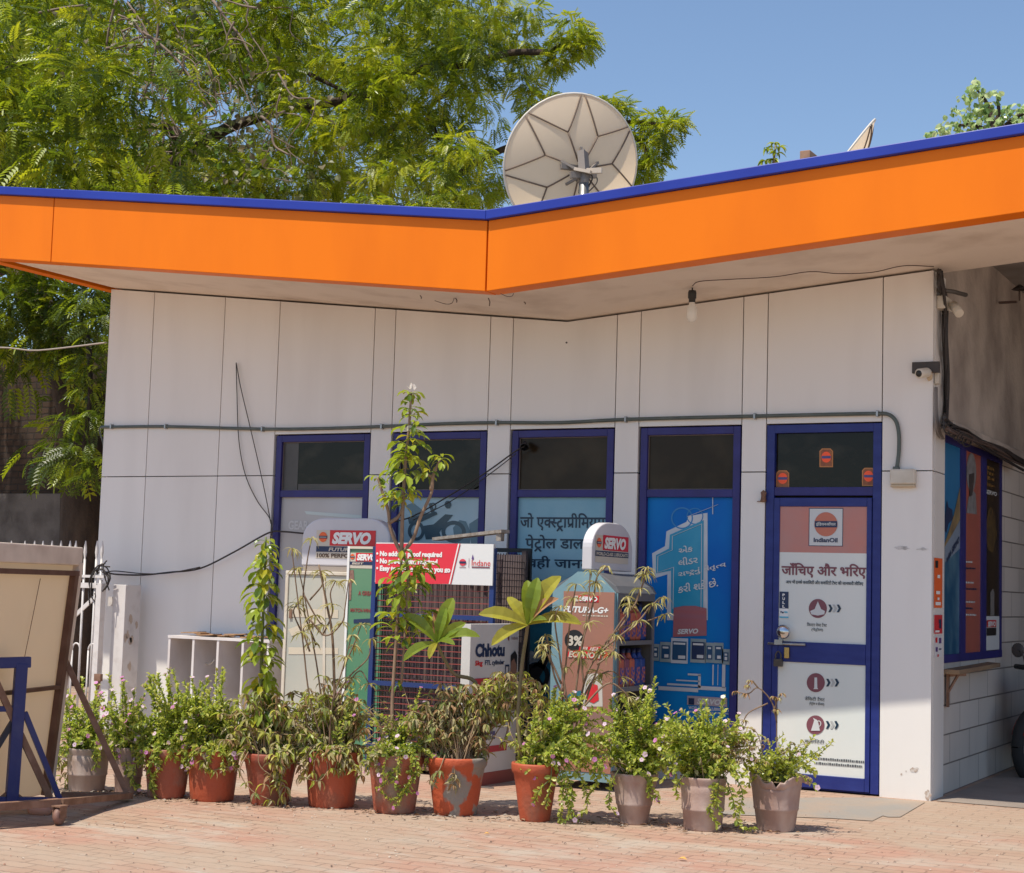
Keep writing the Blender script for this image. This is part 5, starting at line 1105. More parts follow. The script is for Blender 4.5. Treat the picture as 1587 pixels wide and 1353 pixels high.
# plane of the end frame faces the camera squarely, along the base beam
e0 = atZ(107, 1243, .06); bd = (Vector((e0.x, e0.y, pb.z))-pb).normalized()
tp = lambda u, v, d=0.0: hit(u, v, Vector((-bd.y, bd.x, 0)), Vector((-bd.y, bd.x, 0)).dot(pb)+d)
k = MB(); k.bar(tp(17.5, 1246), tp(33, 1028), .066, .06, up=Vector((-bd.y, bd.x, 0))); k.build("post", m_bl, TRS, bevel=.004)
k = MB(); k.bar(tp(-30, 1241), tp(107, 1243), .045, .05); k.build("base_beam", m_bl, TRS, bevel=.004)
k = MB(); k.bar(tp(38, 1104), tp(94, 1243), .03, .03); k.build("brace", m_bl, TRS); k = MB(); k.bar(tp(20, 1118), tp(-30, 1200), .03, .03); k.build("brace", mat("dark brace", (.02, .02, .035), .6), TRS)
k = MB(); k.bar(tp(24, 1230), tp(45, 1246), .02, .02); k.bar(tp(10, 1230), tp(-10, 1247), .02, .02); k.build("gusset", M_RUST, TRS)
k = MB(); k.bar(tp(47, 1026), tp(-60, 1029), .055, .06); k.build("top_rail", m_bl, TRS, bevel=.004)
k = MB(); k.bar(tp(20, 1098), tp(-60, 1101), .03, .03); k.build("mid_rail", m_bl, TRS)
k = MB(); k.bar(atP(-30, 1005, pb, -.1), atP(77, 1236, pb, .1), .035, .035); k.build("loose_bar", M_RUST, label="rusty steel bar leaning across the blue trestle", cat="bar")
k = MB(); p = atZ(62, 1254, .03); k.lathe([(.0, 0), (.05, .0), (.06, .03), (.03, .05), (.0, .055)], Vector((p.x, p.y, 0)), 9, wob=lambda a, z: .3*math.sin(2*a+1)); k.build("brick_piece", mat("salmon brick", (.48, .24, .16), .9), label="small salmon brick fragment on the ground beside the caster", cat="brick")

# ------------------------------------------------------------------ potted plants along the forecourt
L_VIN = [leaf_mat("periwinkle leaf", (.36, .42, .07), (.62, .74, .08), .35, .45), leaf_mat("periwinkle young leaf", (.54, .54, .13), (.76, .78, .14), .35, .5), leaf_mat("periwinkle old leaf", (.20, .27, .045), (.42, .56, .06), .4, .3)]
L_DRY = [leaf_mat("dry olive leaf", (.42, .37, .16), (.50, .44, .14), .6, .3), leaf_mat("dry grey leaf", (.36, .31, .17), (.36, .31, .13), .7, .25), leaf_mat("dry brown leaf", (.36, .21, .10), (.34, .19, .07), .7, .25), leaf_mat("dull green leaf", (.24, .28, .09), (.34, .42, .09), .5, .3)]
L_DRY = L_DRY + [L_VIN[0], L_VIN[1]]
L_SPOON = [leaf_mat("spoon leaf", (.27, .35, .035), (.54, .64, .04), .35, .35), leaf_mat("yellow spoon leaf", (.40, .38, .02), (.58, .52, .03), .4, .4), leaf_mat("deep spoon leaf", (.075, .135, .015), (.22, .34, .02), .35, .3)]
L_BIG = [leaf_mat("broad leaf", (.18, .26, .03), (.44, .52, .05), .35, .45), leaf_mat("broad yellow leaf", (.36, .34, .045), (.5, .45, .06), .4, .4)]
L_TAN = [leaf_mat("tan leaf", (.42, .22, .11), (.45, .22, .1), .6, .3)]
L_PALE = [leaf_mat("pale tuft leaf", (.50, .44, .19), (.55, .48, .18), .55, .35), leaf_mat("olive tuft leaf", (.30, .29, .09), (.42, .40, .10), .5, .35)]
M_STEM = mat("brown stem", (.16, .095, .055), .7, (.24, .16, .10), 20); M_GSTEM = mat("green stem", (.13, .16, .05), .6); M_TRUNKP = mat("pale trunk", (.30, .20, .13), .7, (.20, .13, .085), 14)
M_DSTEM = mat("dry straw stem", (.34, .24, .14), .8)
M_PINK = leaf_mat("pink petal", (.62, .22, .50), (.6, .25, .5), .5, .3); M_PALEPINK = leaf_mat("pale petal", (.78, .58, .72), (.7, .5, .65), .5, .3); M_WHITEP = leaf_mat("white petal", (.8, .74, .66), (.7, .65, .55), .5, .3)
M_SOIL = mat("dry soil", (.13, .085, .055), .95, (.2, .14, .09), 30, bump=.5)
POTM = {
 'grey': mat("grey brown pot", (.32, .235, .20), .7, (.46, .38, .33), 7, (1, 1, .5), .42, .7, bump=.12, bscale=35),
 'taupe': mat("taupe pot", (.34, .22, .18), .65, (.48, .37, .32), 8, (1, 1, .45), .45, .75, bump=.12, bscale=35),
 'red': mat("red painted pot", (.42, .085, .035), .65, (.26, .10, .06), 8, (1, 1, .5), .45, .68, bump=.2, bscale=40),
 'worn': mat("worn red pot", (.36, .10, .055), .75, (.28, .19, .14), 7, (1, 1, .7), .48, .66, bump=.3, bscale=40),
 'peel': mat("peeling red pot", (.46, .085, .03), .7, (.27, .235, .20), 6.5, (1, 1, .8), .50, .54, bump=.35, bscale=30),
 'dark': mat("dark red pot", (.30, .065, .035), .65, (.18, .10, .07), 8, (1, 1, .6), .45, .7, bump=.2, bscale=40)}
def shape(px):
    """px = (top left, top right, top y, base left, base right, base y)"""
    tl, tr, yt, bl, br, yb = px; mid = (bl+br)/2; fb = atZ(mid, yb); s = ppm(fb); rb = (br-bl)/2/s; c = fb + Vector(FH)*rb*.9; s = ppm(c)
    return Vector((c.x, c.y, 0)), (br-bl)/2/s, (tr-tl)/2/s, (yb-yt)/s*1.0, s
def build_pot(px, kind, lab, rim=True, broken=False, saucer=False):
    c, rb, rt, h, s = shape(px); T = thing("potted_plant", c, lab, "potted plant", "row of potted plants")
    k = MB(); rr = random.Random(int(px[0])); ph = rr.uniform(0, 6)
    wob = (lambda a, z: .012*math.sin(2*a+ph)+.008*math.sin(5*a+9*z))
    if kind in ('grey', 'taupe'):
        prof = [(.0, .0), (rb*.97, .0), (rb, .008), (rb+(rt-rb)*.30, h*.36), (rb+(rt-rb)*.30+.004, h*.37), (rb+(rt-rb)*.32+.006, h*.40), (rb+(rt-rb)*.36+.003, h*.42), (rb+(rt-rb)*.62, h*.70), (rb+(rt-rb)*.80, h*.82), (rt*.93, h*.84), (rt*.95, h*.86), (rt*.98, h*.95), (rt, h*.985), (rt*.985, h), (rt*.90, h), (rt*.88, h*.93), (rt*.85, h*.86)]
    else:
        prof = [(.0, .0), (rb*.97, .0), (rb, .01), (rb+(rt-rb)*.25, h*.3), (rb+(rt-rb)*.5, h*.6), (rb+(rt-rb)*.72, h*.80), (rt*.95, h*.83), (rt*.985, h*.86), (rt, h*.97), (rt*.98, h), (rt*.88, h), (rt*.86, h*.93), (rt*.84, h*.86)]
    k.lathe(prof, c, 40, wob=wob)
    if broken:   # bite out of the rim: pull down a sector, tear flap on the right
        for i, v in enumerate(k.v):
            if v[2] > h*.80:
                a = math.atan2(v[1]-c.y, v[0]-c.x); aa = math.degrees(a)
                fall = max(0, 1-abs(((aa+70+180) % 360)-180)/38.0)*h*.17*(1+.25*math.sin(a*19)) + max(0, 1-abs(((aa+100+180) % 360)-180)/14.0)*h*.10
                k.v[i] = (v[0], v[1], max(h*.76, v[2]-fall))
    k.build("pot", POTM[kind], T)
    if broken:
        k = MB(); R_ = Vector(RH); p = c + R_*rt*.80 + Vector((0, 0, h*.99)) - Vector(FH)*rt*.3
        k.prism(smooth_path([p+R_*-.01+Vector((0, 0, .0)), p+R_*.06+Vector((0, 0, -.008)), p+R_*.075+Vector((0, 0, -.03)), p+R_*.05+Vector((0, 0, -.05)), p+R_*.0+Vector((0, 0, -.03))], 3), Vector(FH)*.10); k.build("torn_rim", POTM[kind], T, bevel=.004)
    k = MB(); n = 24; k.face([c+Vector((rt*.865*math.cos(2*math.pi*q/n), rt*.865*math.sin(2*math.pi*q/n), h*.88)) for q in range(n)]); k.build("soil", M_SOIL, T)
    return T, c, rt, h, s
def rnd_unit(rng, n): 
    v = rng.normal(size=(n, 3)); return unit(v)
def vinca(T, c, rt, h, s, box, seed, nst=26, trail=(), spikes=(), size=.039, flowers=34, mats=None, sparse=1.0, dep=.16, fl=None):
    """bushy periwinkle filling the photo box (x0,y0,x1,y1) above the pot, pairs of oval leaves on leafy shoots"""
    rng = np.random.default_rng(seed); x0, y0, x1, y1 = box; x0 -= 13; x1 += 13; y0 -= 6; y1 += 12; st = MB(); P = []; D = []; N = []; S = []; FP = []; FD = []
    base = np.array(c) + np.array([0, 0, h*.88])
    shoots = []
    for i in range(int(nst*1.2)):
        u = rng.uniform(x0+5, x1-5); t = rng.uniform(0, 1)**.8; cx = (x0+x1)/2; edge = 1-.45*abs((u-cx)/((x1-x0)/2))**1.6
        v = y1 - (y1-y0)*edge*(.12+.88*t)
        d = rng.uniform(-dep*1.25, dep*.8) if t > .25 else rng.uniform(-dep*1.3, -dep*.3)
        tip = np.array(atP(u, v, c, d)); b0 = base + np.array([rng.uniform(-.5, .5)*rt, rng.uniform(-.5, .5)*rt, 0])
        m = (b0*.45+tip*.55) + np.array([0, 0, .30*np.linalg.norm((tip-b0)[:2])]) + rng.normal(size=3)*np.array([.03, .03, .012]); shoots.append([b0, m, tip])
    for i in range(int(nst*.28) if T in SKIRT else 0):      # shoots flopping over the rim
        sx = rng.uniform(-1, 1); fr = math.sqrt(max(.05, 1-sx*sx*.8)); e = np.array(c) + RH*rt*sx*1.12 - FH*rt*fr*1.06; z1 = h*rng.uniform(.58, .96)
        shoots.append([base, np.array([(base[0]+e[0])/2, (base[1]+e[1])/2, h*1.12]), np.array([e[0], e[1], h*1.04]), np.array([e[0], e[1], z1]) + RH*rng.uniform(-.04, .04)])
    for (u, v) in spikes:
        tip = np.array(atP(u, v, c, rng.uniform(-.08, .05))); b0 = base + (tip-base)*np.array([.3, .3, 0]); shoots.append([b0, (b0+tip)/2+rng.uniform(-.015, .015, 3), tip])
    for pts in trail:
        shoots.append([np.array(atP(u, v, c, -rt*.9 + (dd[0] if dd else 0))) for (u, v, *dd) in pts])
    for sh in shoots:
        path = smooth_path([Vector(q) for q in sh], 6); st.tube(path, .0035, 4, r2=.002, cap=False)
        A = np.array([tuple(q) for q in path]); seg = np.linalg.norm(np.diff(A, axis=0), axis=1); L = seg.sum(); cum = np.concatenate([[0], np.cumsum(seg)])
        nn = max(4, int(L*sparse/.017)); f0 = .18
        for j in range(nn):
            q = (f0 + (1-f0)*(j+.5)/nn)*L; i = min(np.searchsorted(cum, q)-1, len(seg)-1); i = max(i, 0); p = A[i] + (A[i+1]-A[i])*((q-cum[i])/max(seg[i], 1e-6)); ax = unit((A[i+1]-A[i])[None])[0]
            r = rng.normal(size=3); sd = np.cross(ax, r); sd /= max(np.linalg.norm(sd), 1e-6); fr = j/nn
            for sg in (-1, 1):
                dd = sd*sg*(1-.35*fr) + ax*(.35+.5*fr) + rng.normal(size=3)*.25; P.append(p); D.append(dd); N.append(ax*.7 + np.array([-.15, -.45, .75]) - sd*sg*.3 + rng.normal(size=3)*.25); S.append(size*rng.uniform(.65, 1.2)*(1-.25*fr))
        FP.append(A[-1]); FD.append(unit((A[-1]-A[-2])[None])[0])
    st.build("stem", M_GSTEM, T)
    scatter("foliage", T_OVAL, P, D, N, S, mats or L_VIN, T, rng, [.5, .32, .18] if mats is None else None)
    FP, FD = np.array(FP), np.array(FD); k = min(flowers, len(FP)); idx = rng.permutation(len(FP))[:k]
    if k:
        # flowers face outward and up toward the light; axis of the template is its normal
        Nn = FD[idx]*.6 + np.array([-.1, -.55, .5]) + rng.normal(size=(k, 3))*.3; Dd = np.cross(Nn, rng.normal(size=(k, 3)))
        scatter("blossom", T_FLOWER, FP[idx] + unit(Nn)*.012, Dd, Nn, np.full(k, .030)*rng.uniform(.75, 1.15, k), fl or [M_PINK, M_PALEPINK], T, rng)
def drybush(T, c, rt, h, s, box, seed, nst=30, size=.055, trail=(), mats=None, dep=.15, tube_r=.004):
    rng = np.random.default_rng(seed); x0, y0, x1, y1 = box; st = MB(); P = []; D = []; N = []; S = []
    x0 -= 14; x1 += 14; y0 -= 8; base = np.array(c) + np.array([0, 0, h*.88]); shoots = []
    for i in range(int(nst*1.6)):
        u = rng.uniform(x0+6, x1-6); t = rng.uniform(0, 1)**.7; cx = (x0+x1)/2; edge = 1-.4*abs((u-cx)/((x1-x0)/2))**1.5
        v = y1-(y1-y0)*edge*(.08+.92*t); tip = np.array(atP(u, v, c, rng.uniform(-dep, dep))); b0 = base + np.array([rng.uniform(-.6, .6)*rt, rng.uniform(-.6, .6)*rt, 0])
        m = b0*.5+tip*.5 + np.array([0, 0, .18*np.linalg.norm(tip-b0)]) + rng.normal(size=3)*.02; shoots.append([b0, m, tip])
    for i in range(int(nst*.20) if T in SKIRT else 0):      # shoots flopping over the rim
        sx = rng.uniform(-1, 1); fr = math.sqrt(max(.05, 1-sx*sx*.8)); e = np.array(c) + RH*rt*sx*1.12 - FH*rt*fr*1.06; z1 = h*rng.uniform(.58, .96)
        shoots.append([base, np.array([(base[0]+e[0])/2, (base[1]+e[1])/2, h*1.12]), np.array([e[0], e[1], h*1.04]), np.array([e[0], e[1], z1]) + RH*rng.uniform(-.04, .04)])
    for pts in trail: shoots.append([np.array(atP(u, v, c, -rt*.95)) for (u, v) in pts])
    for sh in shoots:
        path = smooth_path([Vector(q) for q in sh], 5); st.tube(path, tube_r, 4, r2=tube_r*.6, cap=False); A = np.array([tuple(q) for q in path])
        nn = rng.integers(3, 6)
        for j in range(nn):
            p = A[int((.35+.65*(j+1)/nn)*(len(A)-1))]
            for q in range(rng.integers(4, 8)):
                a = rng.uniform(0, 6.28); dd = np.array([math.cos(a), math.sin(a), rng.uniform(-1.3, .15)]); P.append(p); D.append(dd); N.append(np.array([0, 0, 1.0])+rng.normal(size=3)*.35+dd*.3); S.append(size*rng.uniform(.5, 1.15))
    st.build("stem", M_DSTEM, T); scatter("foliage", T_LANCE, P, D, N, S, mats or L_DRY, T, rng)
def twigs(T, c, paths, seed, tmpl=T_NARROW, mats=L_PALE, size=.05, per=7, r0=.006, d=0.0, droop=-.5, nm="foliage", stem=None, jit=.0, mid=0):
    """bare forked stems along photo polylines with a tuft of leaves at each end"""
    rng = np.random.default_rng(seed); st = MB(); P = []; D = []; N = []; S = []
    for pts in paths:
        dd0 = d + rng.uniform(-jit, jit); path = smooth_path([Vector(atP(u, v, c, dd0)) for u, v in pts], 5); st.tube(path, r0, 5, r2=r0*.55)
        ends = [path[-1]] + [path[int(len(path)*rng.uniform(.35, .9))] for _ in range(mid)]
        for e in ends:
            for q in range(per):
                a = rng.uniform(0, 6.28); dd = np.array([math.cos(a), math.sin(a), droop+rng.uniform(-.4, .6)]); P.append(tuple(e)); D.append(dd); N.append(np.array([0, 0, 1.0])+rng.normal(size=3)*.2); S.append(size*rng.uniform(.6, 1.15))
    st.build("branch", stem or M_STEM, T)
    if P: scatter(nm, tmpl, P, D, N, S, mats, T, rng)
POTS = {
 1: ((93, 160, 1162, 101, 155, 1228), 'grey'), 2: ((165, 215, 1160, 175, 212, 1232), 'taupe'), 3: ((208, 284, 1163, 224, 281, 1238), 'worn'),
 4: ((281, 365, 1164, 290, 356, 1243), 'red'), 5: ((369, 459, 1170, 385, 443, 1249), 'dark'), 6: ((467, 557, 1168, 475, 545, 1253), 'red'),
 7: ((566, 656, 1173, 577, 641, 1262), 'worn'), 8: ((664, 761, 1177, 671, 738, 1265), 'peel'), 9: ((788, 866, 1186, 805, 853, 1274), 'red'),
 10: ((942, 1017, 1201, 962, 1005, 1279), 'taupe'), 11: ((1055, 1128, 1208, 1063, 1121, 1289), 'taupe'), 12: ((1167, 1252, 1204, 1177, 1236, 1290), 'taupe')}
LAB = {1: "grey brown pot of pink periwinkle at the left end of the pot row", 2: "small taupe pot of periwinkle squeezed behind the brown prop", 3: "worn red pot of pale pink periwinkle with a shoot trailing to the ground",
 4: "bright red pot of tall leafy periwinkle before the pigeonhole unit", 5: "dark red pot of drooping dry shrub with a tall leafy column rising from it", 6: "red pot of dry shrub with bare forked twigs before the oil cabinet",
 7: "worn red pot holding the tallest slender white flowered tree and trailing pink periwinkle", 8: "peeling red and grey pot with dry brown shrub and a broad leaved stem leaning left", 9: "red pot with periwinkle spilling to the ground before the blue kiosk",
 10: "taupe ribbed pot of pink periwinkle in front of the deep blue poster", 11: "taupe ribbed pot of periwinkle with one leafy spike left of the broken pot", 12: "broken rimmed taupe pot of jade leaves at the right end before the door"}
SKIRT = []
PT = {i: build_pot(px, kd, LAB[i], broken=(i == 12)) for i, (px, kd) in POTS.items()}
SKIRT += [PT[i][0] for i in (2, 3, 4, 5, 6, 7)]
vinca(*PT[1], (84, 1052, 172, 1185), 11, 34, spikes=[(98, 1070), (128, 1052), (150, 1060)], trail=[[(140, 1160), (150, 1180), (146, 1192)], [(100, 1150), (84, 1165), (78, 1195), (84, 1215)]])
vinca(*PT[2], (165, 1055, 222, 1178), 12, 26, spikes=[(168, 1045), (190, 1052)], trail=[[(195, 1170), (198, 1195), (212, 1218)]])
vinca(*PT[3], (200, 1048, 296, 1180), 13, 44, spikes=[(232, 1045), (262, 1038), (246, 1046)], trail=[[(236, 1165), (232, 1185), (236, 1215), (240, 1235)], [(225, 1170), (208, 1190), (206, 1215), (215, 1222)], [(270, 1165), (250, 1185), (232, 1222)]], fl=[M_PALEPINK, M_PINK, M_PALEPINK])
vinca(*PT[4], (268, 1036, 378, 1176), 14, 52, spikes=[(268, 1040), (336, 1040), (345, 1036), (300, 1062)], flowers=30, fl=[M_PALEPINK, M_PALEPINK, M_PINK])
drybush(*PT[4], (322, 1120, 385, 1185), 24, 12, .05, trail=[[(320, 1165), (316, 1178), (318, 1190)], [(345, 1165), (362, 1185), (330, 1194)]])
drybush(*PT[5], (350, 1068, 470, 1185), 15, 52, .06, trail=[[(400, 1165), (405, 1190), (440, 1215), (440, 1235)], [(385, 1165), (372, 1195), (390, 1225), (420, 1240)], [(420, 1165), (425, 1195), (408, 1215)], [(445, 1170), (432, 1195), (428, 1220)]])
# leafy column of the second flowering shrub
def column(T, c, pts, seed, wid, n, size):
    rng = np.random.default_rng(seed); path = smooth_path([Vector(atP(u, v, c)) for u, v in pts], 8); st = MB(); st.tube(path, .013, 7, r2=.006); st.build("trunk", M_TRUNKP if seed != 5 else M_GSTEM, T)
    A = np.array([tuple(p) for p in path]); P = []; D = []; N = []; S = []
    for k in range(n):
        t = rng.uniform(.12, 1)**.9; p = A[int(t*(len(A)-1))]; a = rng.uniform(0, 6.28); dd = np.array([math.cos(a), math.sin(a), .25-.8*rng.uniform(0, 1)]); P.append(p); D.append(dd); N.append(np.array([0, 0, 1.0])+rng.normal(size=3)*.2); S.append(size*rng.uniform(.6, 1.1)*(1-.45*max(0, t-.75)/.25))
    scatter("foliage", T_SPOON, P, D, N, S, L_SPOON, T, rng, [.62, .14, .24])
T5, c5, rt5, h5, s5 = PT[5]
column(T5, c5, [(405, 1170), (404, 1080), (406, 1000), (410, 900), (412, 832)], 5, 1, 215, .145)
drybush(*PT[6], (440, 1050, 562, 1182), 16, 60, .058, trail=[[(500, 1165), (508, 1190), (495, 1210), (470, 1205)], [(530, 1165), (545, 1180), (552, 1195)]])
vinca(*PT[6], (515, 1055, 575, 1130), 26, 8, flowers=7, fl=[M_PINK], sparse=.5)
twigs(PT[6][0], PT[6][1], [[(505, 1165), (480, 1080), (470, 1000), (458, 900), (452, 850)], [(505, 1165), (495, 1060), (482, 980), (470, 915), (462, 880)], [(480, 960), (505, 985), (530, 965), (535, 940), (540, 900)], [(490, 1000), (470, 940), (476, 870), (483, 835)], [(470, 920), (492, 960), (503, 970)],
 [(480, 930), (500, 905), (497, 885)], [(500, 985), (515, 950), (512, 920), (520, 900)], [(510, 1160), (515, 1090), (530, 1040), (545, 985)], [(530, 1040), (548, 1000), (560, 968)], [(515, 1090), (540, 1050), (570, 1020), (575, 990)], [(470, 985), (455, 950), (462, 935)], [(480, 1010), (470, 975), (485, 968)], [(505, 1150), (530, 1080), (556, 1040), (572, 1060)]], 36, size=.088, per=10, r0=.006, jit=.12, mid=1)
twigs(PT[6][0], PT[6][1], [[(520, 1165), (516, 1000), (507, 940), (494, 875)]], 37, per=0, r0=.010)
# tall flowering tree
T7, c7, rt7, h7, s7 = PT[7]
twigs(T7, c7, [[(608, 1180), (608, 1090), (612, 1020), (617, 950), (622, 870), (624, 855)], [(622, 858), (612, 838), (604, 815), (601, 790), (590, 755), (585, 740)], [(624, 856), (640, 835), (652, 800), (668, 765), (670, 742), (662, 735)], [(622, 860), (624, 790), (628, 720), (634, 660), (637, 610)], [(604, 810), (618, 800), (624, 785)], [(668, 760), (672, 735), (682, 712)], [(624, 856), (632, 880), (632, 930), (628, 980), (622, 1060)]], 47, T_SPOON, L_SPOON, .09, 5, .013, stem=M_TRUNKP)
rng7 = np.random.default_rng(77); P_, D_, N_, S_ = [], [], [], []
for (u, v, n_l, sz, sp) in [(637, 618, 12, .07, 4), (636, 640, 18, .09, 6), (635, 665, 13, .10, 8), (634, 690, 15, .13, 9), (632, 712, 17, .14, 10), (630, 735, 12, .14, 10), (618, 770, 12, .10, 10), (588, 752, 10, .06, 6), (600, 780, 7, .06, 6), (682, 714, 12, .09, 3), (664, 736, 8, .08, 4), (606, 768, 14, .09, 4), (634, 766, 14, .09, 4), (612, 905, 14, .10, 8), (640, 885, 16, .13, 8), (634, 905, 14, .13, 10), (622, 930, 14, .12, 12), (612, 965, 16, .12, 12), (645, 960, 12, .11, 10), (630, 990, 12, .1, 12), (655, 880, 10, .10, 6)]:
    for k in range(n_l):
        p = np.array(atP(u+rng7.uniform(-sp, sp), v+rng7.uniform(-8, 8), c7, rng7.uniform(-.05, .05))); a = rng7.uniform(0, 6.28)
        P_.append(p); D_.append((math.cos(a), math.sin(a), rng7.uniform(-.5, .45))); N_.append(np.array([0, 0, 1.0])+rng7.normal(size=3)*.2); S_.append(sz*rng7.uniform(.7, 1.25))
scatter("foliage", T_SPOON, P_, D_, N_, S_, L_SPOON, T7, rng7, [.68, .10, .22])
fp = [np.array(atP(u, v, c7, -.02)) for u, v in [(637, 598), (634, 602), (640, 600), (635, 664), (638, 668), (630, 622)]]
scatter("white_blossom", T_FLOWER, fp, rng7.normal(size=(6, 3)), np.array([[0, -.4, .8]]*6)+rng7.normal(size=(6, 3))*.3, np.full(6, .042), [M_WHITEP], T7, rng7)
vinca(*PT[7], (600, 1075, 680, 1195), 17, 22, spikes=[(652, 1068), (658, 1090)], trail=[[(640, 1170), (645, 1200), (625, 1230), (606, 1240), (590, 1225)], [(620, 1175), (612, 1195), (596, 1215), (585, 1222)], [(640, 1170), (634, 1215), (612, 1252)], [(600, 1180), (610, 1205), (620, 1225), (645, 1230)]], flowers=24, fl=[M_PINK, M_PINK, M_PALEPINK], size=.034)
vinca(*PT[7], (566, 1100, 612, 1185), 18, 10, flowers=3, mats=L_DRY[:2]+[L_VIN[0]])
drybush(*PT[8], (640, 1060, 750, 1188), 19, 62, .055, trail=[[(690, 1170), (680, 1195), (668, 1210)], [(700, 1170), (705, 1200), (700, 1215)]], mats=L_DRY[:4])
drybush(*PT[8], (735, 1045, 838, 1110), 20, 34, .06, mats=L_DRY)
T8, c8, rt8, h8, s8 = PT[8]
twigs(T8, c8, [[(725, 1172), (745, 1130), (775, 1095), (800, 1085)], [(745, 1130), (760, 1090), (790, 1070)], [(775, 1095), (790, 1110), (782, 1150)]], 58, T_LANCE, L_DRY, .06, 8, .009, stem=M_TRUNKP)
def broad(T, c, stem, leaves, seed, nm="broad_foliage", tan=()):
    rng = np.random.default_rng(seed); path = smooth_path([Vector(atP(u, v, c, d)) for u, v, d in stem], 6); st = MB(); st.tube(path, .013, 7, r2=.010); st.build("trunk", mat("green brown trunk", (.14, .12, .05), .6, (.2, .14, .08), 15), T)
    hub = np.array(path[-1])
    for grp, mats in (([q for i, q in enumerate(leaves) if i not in tan], L_BIG), ([q for i, q in enumerate(leaves) if i in tan], L_TAN)):
        if not grp: continue
        P = []; D = []; N = []; S = []
        for (u, v, d) in grp:
            tip = np.array(atP(u, v, c, stem[-1][2]+d)); dv = tip-hub; L = np.linalg.norm(dv); P.append(hub); D.append(dv); S.append(L); n = np.array([0, 0, 1.0])*.8 - FH*.9 + rng.normal(size=3)*.12; N.append(n)
        scatter(nm, T_BIG, P, D, N, S, mats, T, rng, None if len(mats) == 1 else [.62, .38])
broad(T8, c8, [(735, 1170, .0), (740, 1065, .02), (705, 1045, .0), (688, 1020, -.03), (677, 996, -.05)], [(626, 950, 0), (660, 950, .08), (701, 925, .06), (720, 964, -.02), (741, 982, -.08), (703, 996, -.12), (625, 1020, -.08), (665, 1018, -.12), (682, 940, .1), (690, 942, 0), (650, 965, .1)], 61, tan=(8,))
drybush(*PT[9], (806, 1085, 848, 1180), 21, 10, .05)
T9, c9, rt9, h9, s9 = PT[9]
vinca(T9, c9, rt9, h9, s9, (815, 1070, 935, 1215), 22, 62, spikes=[(918, 1100), (862, 1066), (890, 1075)], trail=[[(860, 1180), (872, 1215), (870, 1250), (866, 1280)], [(880, 1180), (905, 1215), (910, 1250), (900, 1262)], [(870, 1180), (885, 1220), (885, 1255), (874, 1276)], [(855, 1190), (852, 1225), (845, 1250)], [(890, 1175), (925, 1205), (912, 1235)], [(870, 1190), (880, 1240), (892, 1270)], [(850, 1210), (836, 1225), (828, 1245)]], flowers=34, fl=[M_PINK, M_PALEPINK, M_PALEPINK], dep=.18)
broad(T9, c9, [(812, 1190, .0), (803, 1120, .03), (808, 1040, .03), (815, 990, .02), (818, 968, .0)], [(744, 948, -.04), (762, 996, -.1), (787, 924, .04), (800, 930, .1), (818, 898, .06), (833, 895, .0), (866, 890, .04), (900, 962, -.06), (862, 925, -.05), (845, 958, -.1)], 62, tan=(8,))
twigs(T9, c9, [[(880, 1180), (872, 1090), (878, 1020), (884, 960), (893, 905)], [(878, 1180), (880, 1100), (868, 1020), (860, 960), (868, 940)], [(885, 1180), (905, 1060), (930, 1010), (960, 975), (1010, 960), (1030, 952)], [(930, 1010), (955, 990), (990, 962), (1008, 940), (1028, 925)], [(888, 1170), (910, 1080), (925, 1040), (940, 1000), (965, 960), (985, 935), (992, 912)], [(884, 1150), (895, 1050), (905, 985), (912, 930), (915, 885)], [(905, 985), (918, 940), (925, 895), (940, 878)], [(890, 1120), (915, 1060), (945, 1040), (962, 1050)], [(905, 1060), (900, 1010), (912, 965)], [(960, 975), (975, 950), (972, 925)], [(870, 1060), (852, 1020), (838, 1000)], [(880, 1090), (860, 1050), (850, 1000), (846, 985)], [(925, 1030), (950, 1010), (955, 985)], [(985, 935), (998, 900), (1003, 880)], [(900, 1100), (940, 1060), (965, 1070), (978, 1088)]], 63, size=.085, per=9, r0=.007, jit=.08, mid=2)
vinca(*PT[10], (918, 1062, 1045, 1212), 27, 62, spikes=[(990, 1085), (1016, 1050), (1008, 1072), (946, 1085)], trail=[[(1000, 1190), (1010, 1210), (1006, 1230), (1018, 1240)], [(960, 1190), (948, 1215), (944, 1245), (955, 1262)], [(990, 1190), (1006, 1215), (1020, 1232)]], flowers=34, fl=[M_PINK, M_PALEPINK, M_PALEPINK])
vinca(*PT[11], (1025, 1085, 1160, 1215), 28, 60, spikes=[(1121, 1082), (1066, 1108), (1034, 1092), (1145, 1108)], trail=[[(1115, 1195), (1112, 1230), (1100, 1255), (1112, 1280)], [(1120, 1195), (1135, 1235), (1142, 1270), (1152, 1285), (1170, 1284)], [(1100, 1200), (1108, 1235), (1118, 1262)], [(1060, 1200), (1048, 1222), (1052, 1236)], [(1130, 1195), (1150, 1225), (1145, 1265)]], flowers=30, fl=[M_PALEPINK, M_WHITEP, M_PINK])
T12, c12, rt12, h12, s12 = PT[12]
drybush(*PT[11], (1100, 1128, 1182, 1190), 29, 26, .028, mats=[L_DRY[2], L_DRY[0]], tube_r=.0025)
vinca(T12, c12, rt12, h12, s12, (1158, 1140, 1262, 1222), 30, 30, spikes=[(1262, 1140), (1242, 1150), (1240, 1170), (1192, 1152)], trail=[[(1225, 1190), (1258, 1170), (1276, 1158), (1288, 1150)], [(1230, 1195), (1255, 1180), (1280, 1160), (1292, 1148)]], flowers=2, size=.036, mats=[L_VIN[1], L_VIN[0], leaf_mat("lime leaf", (.26, .30, .02), (.45, .5, .03), .35, .4)], sparse=.62, fl=[M_PALEPINK])
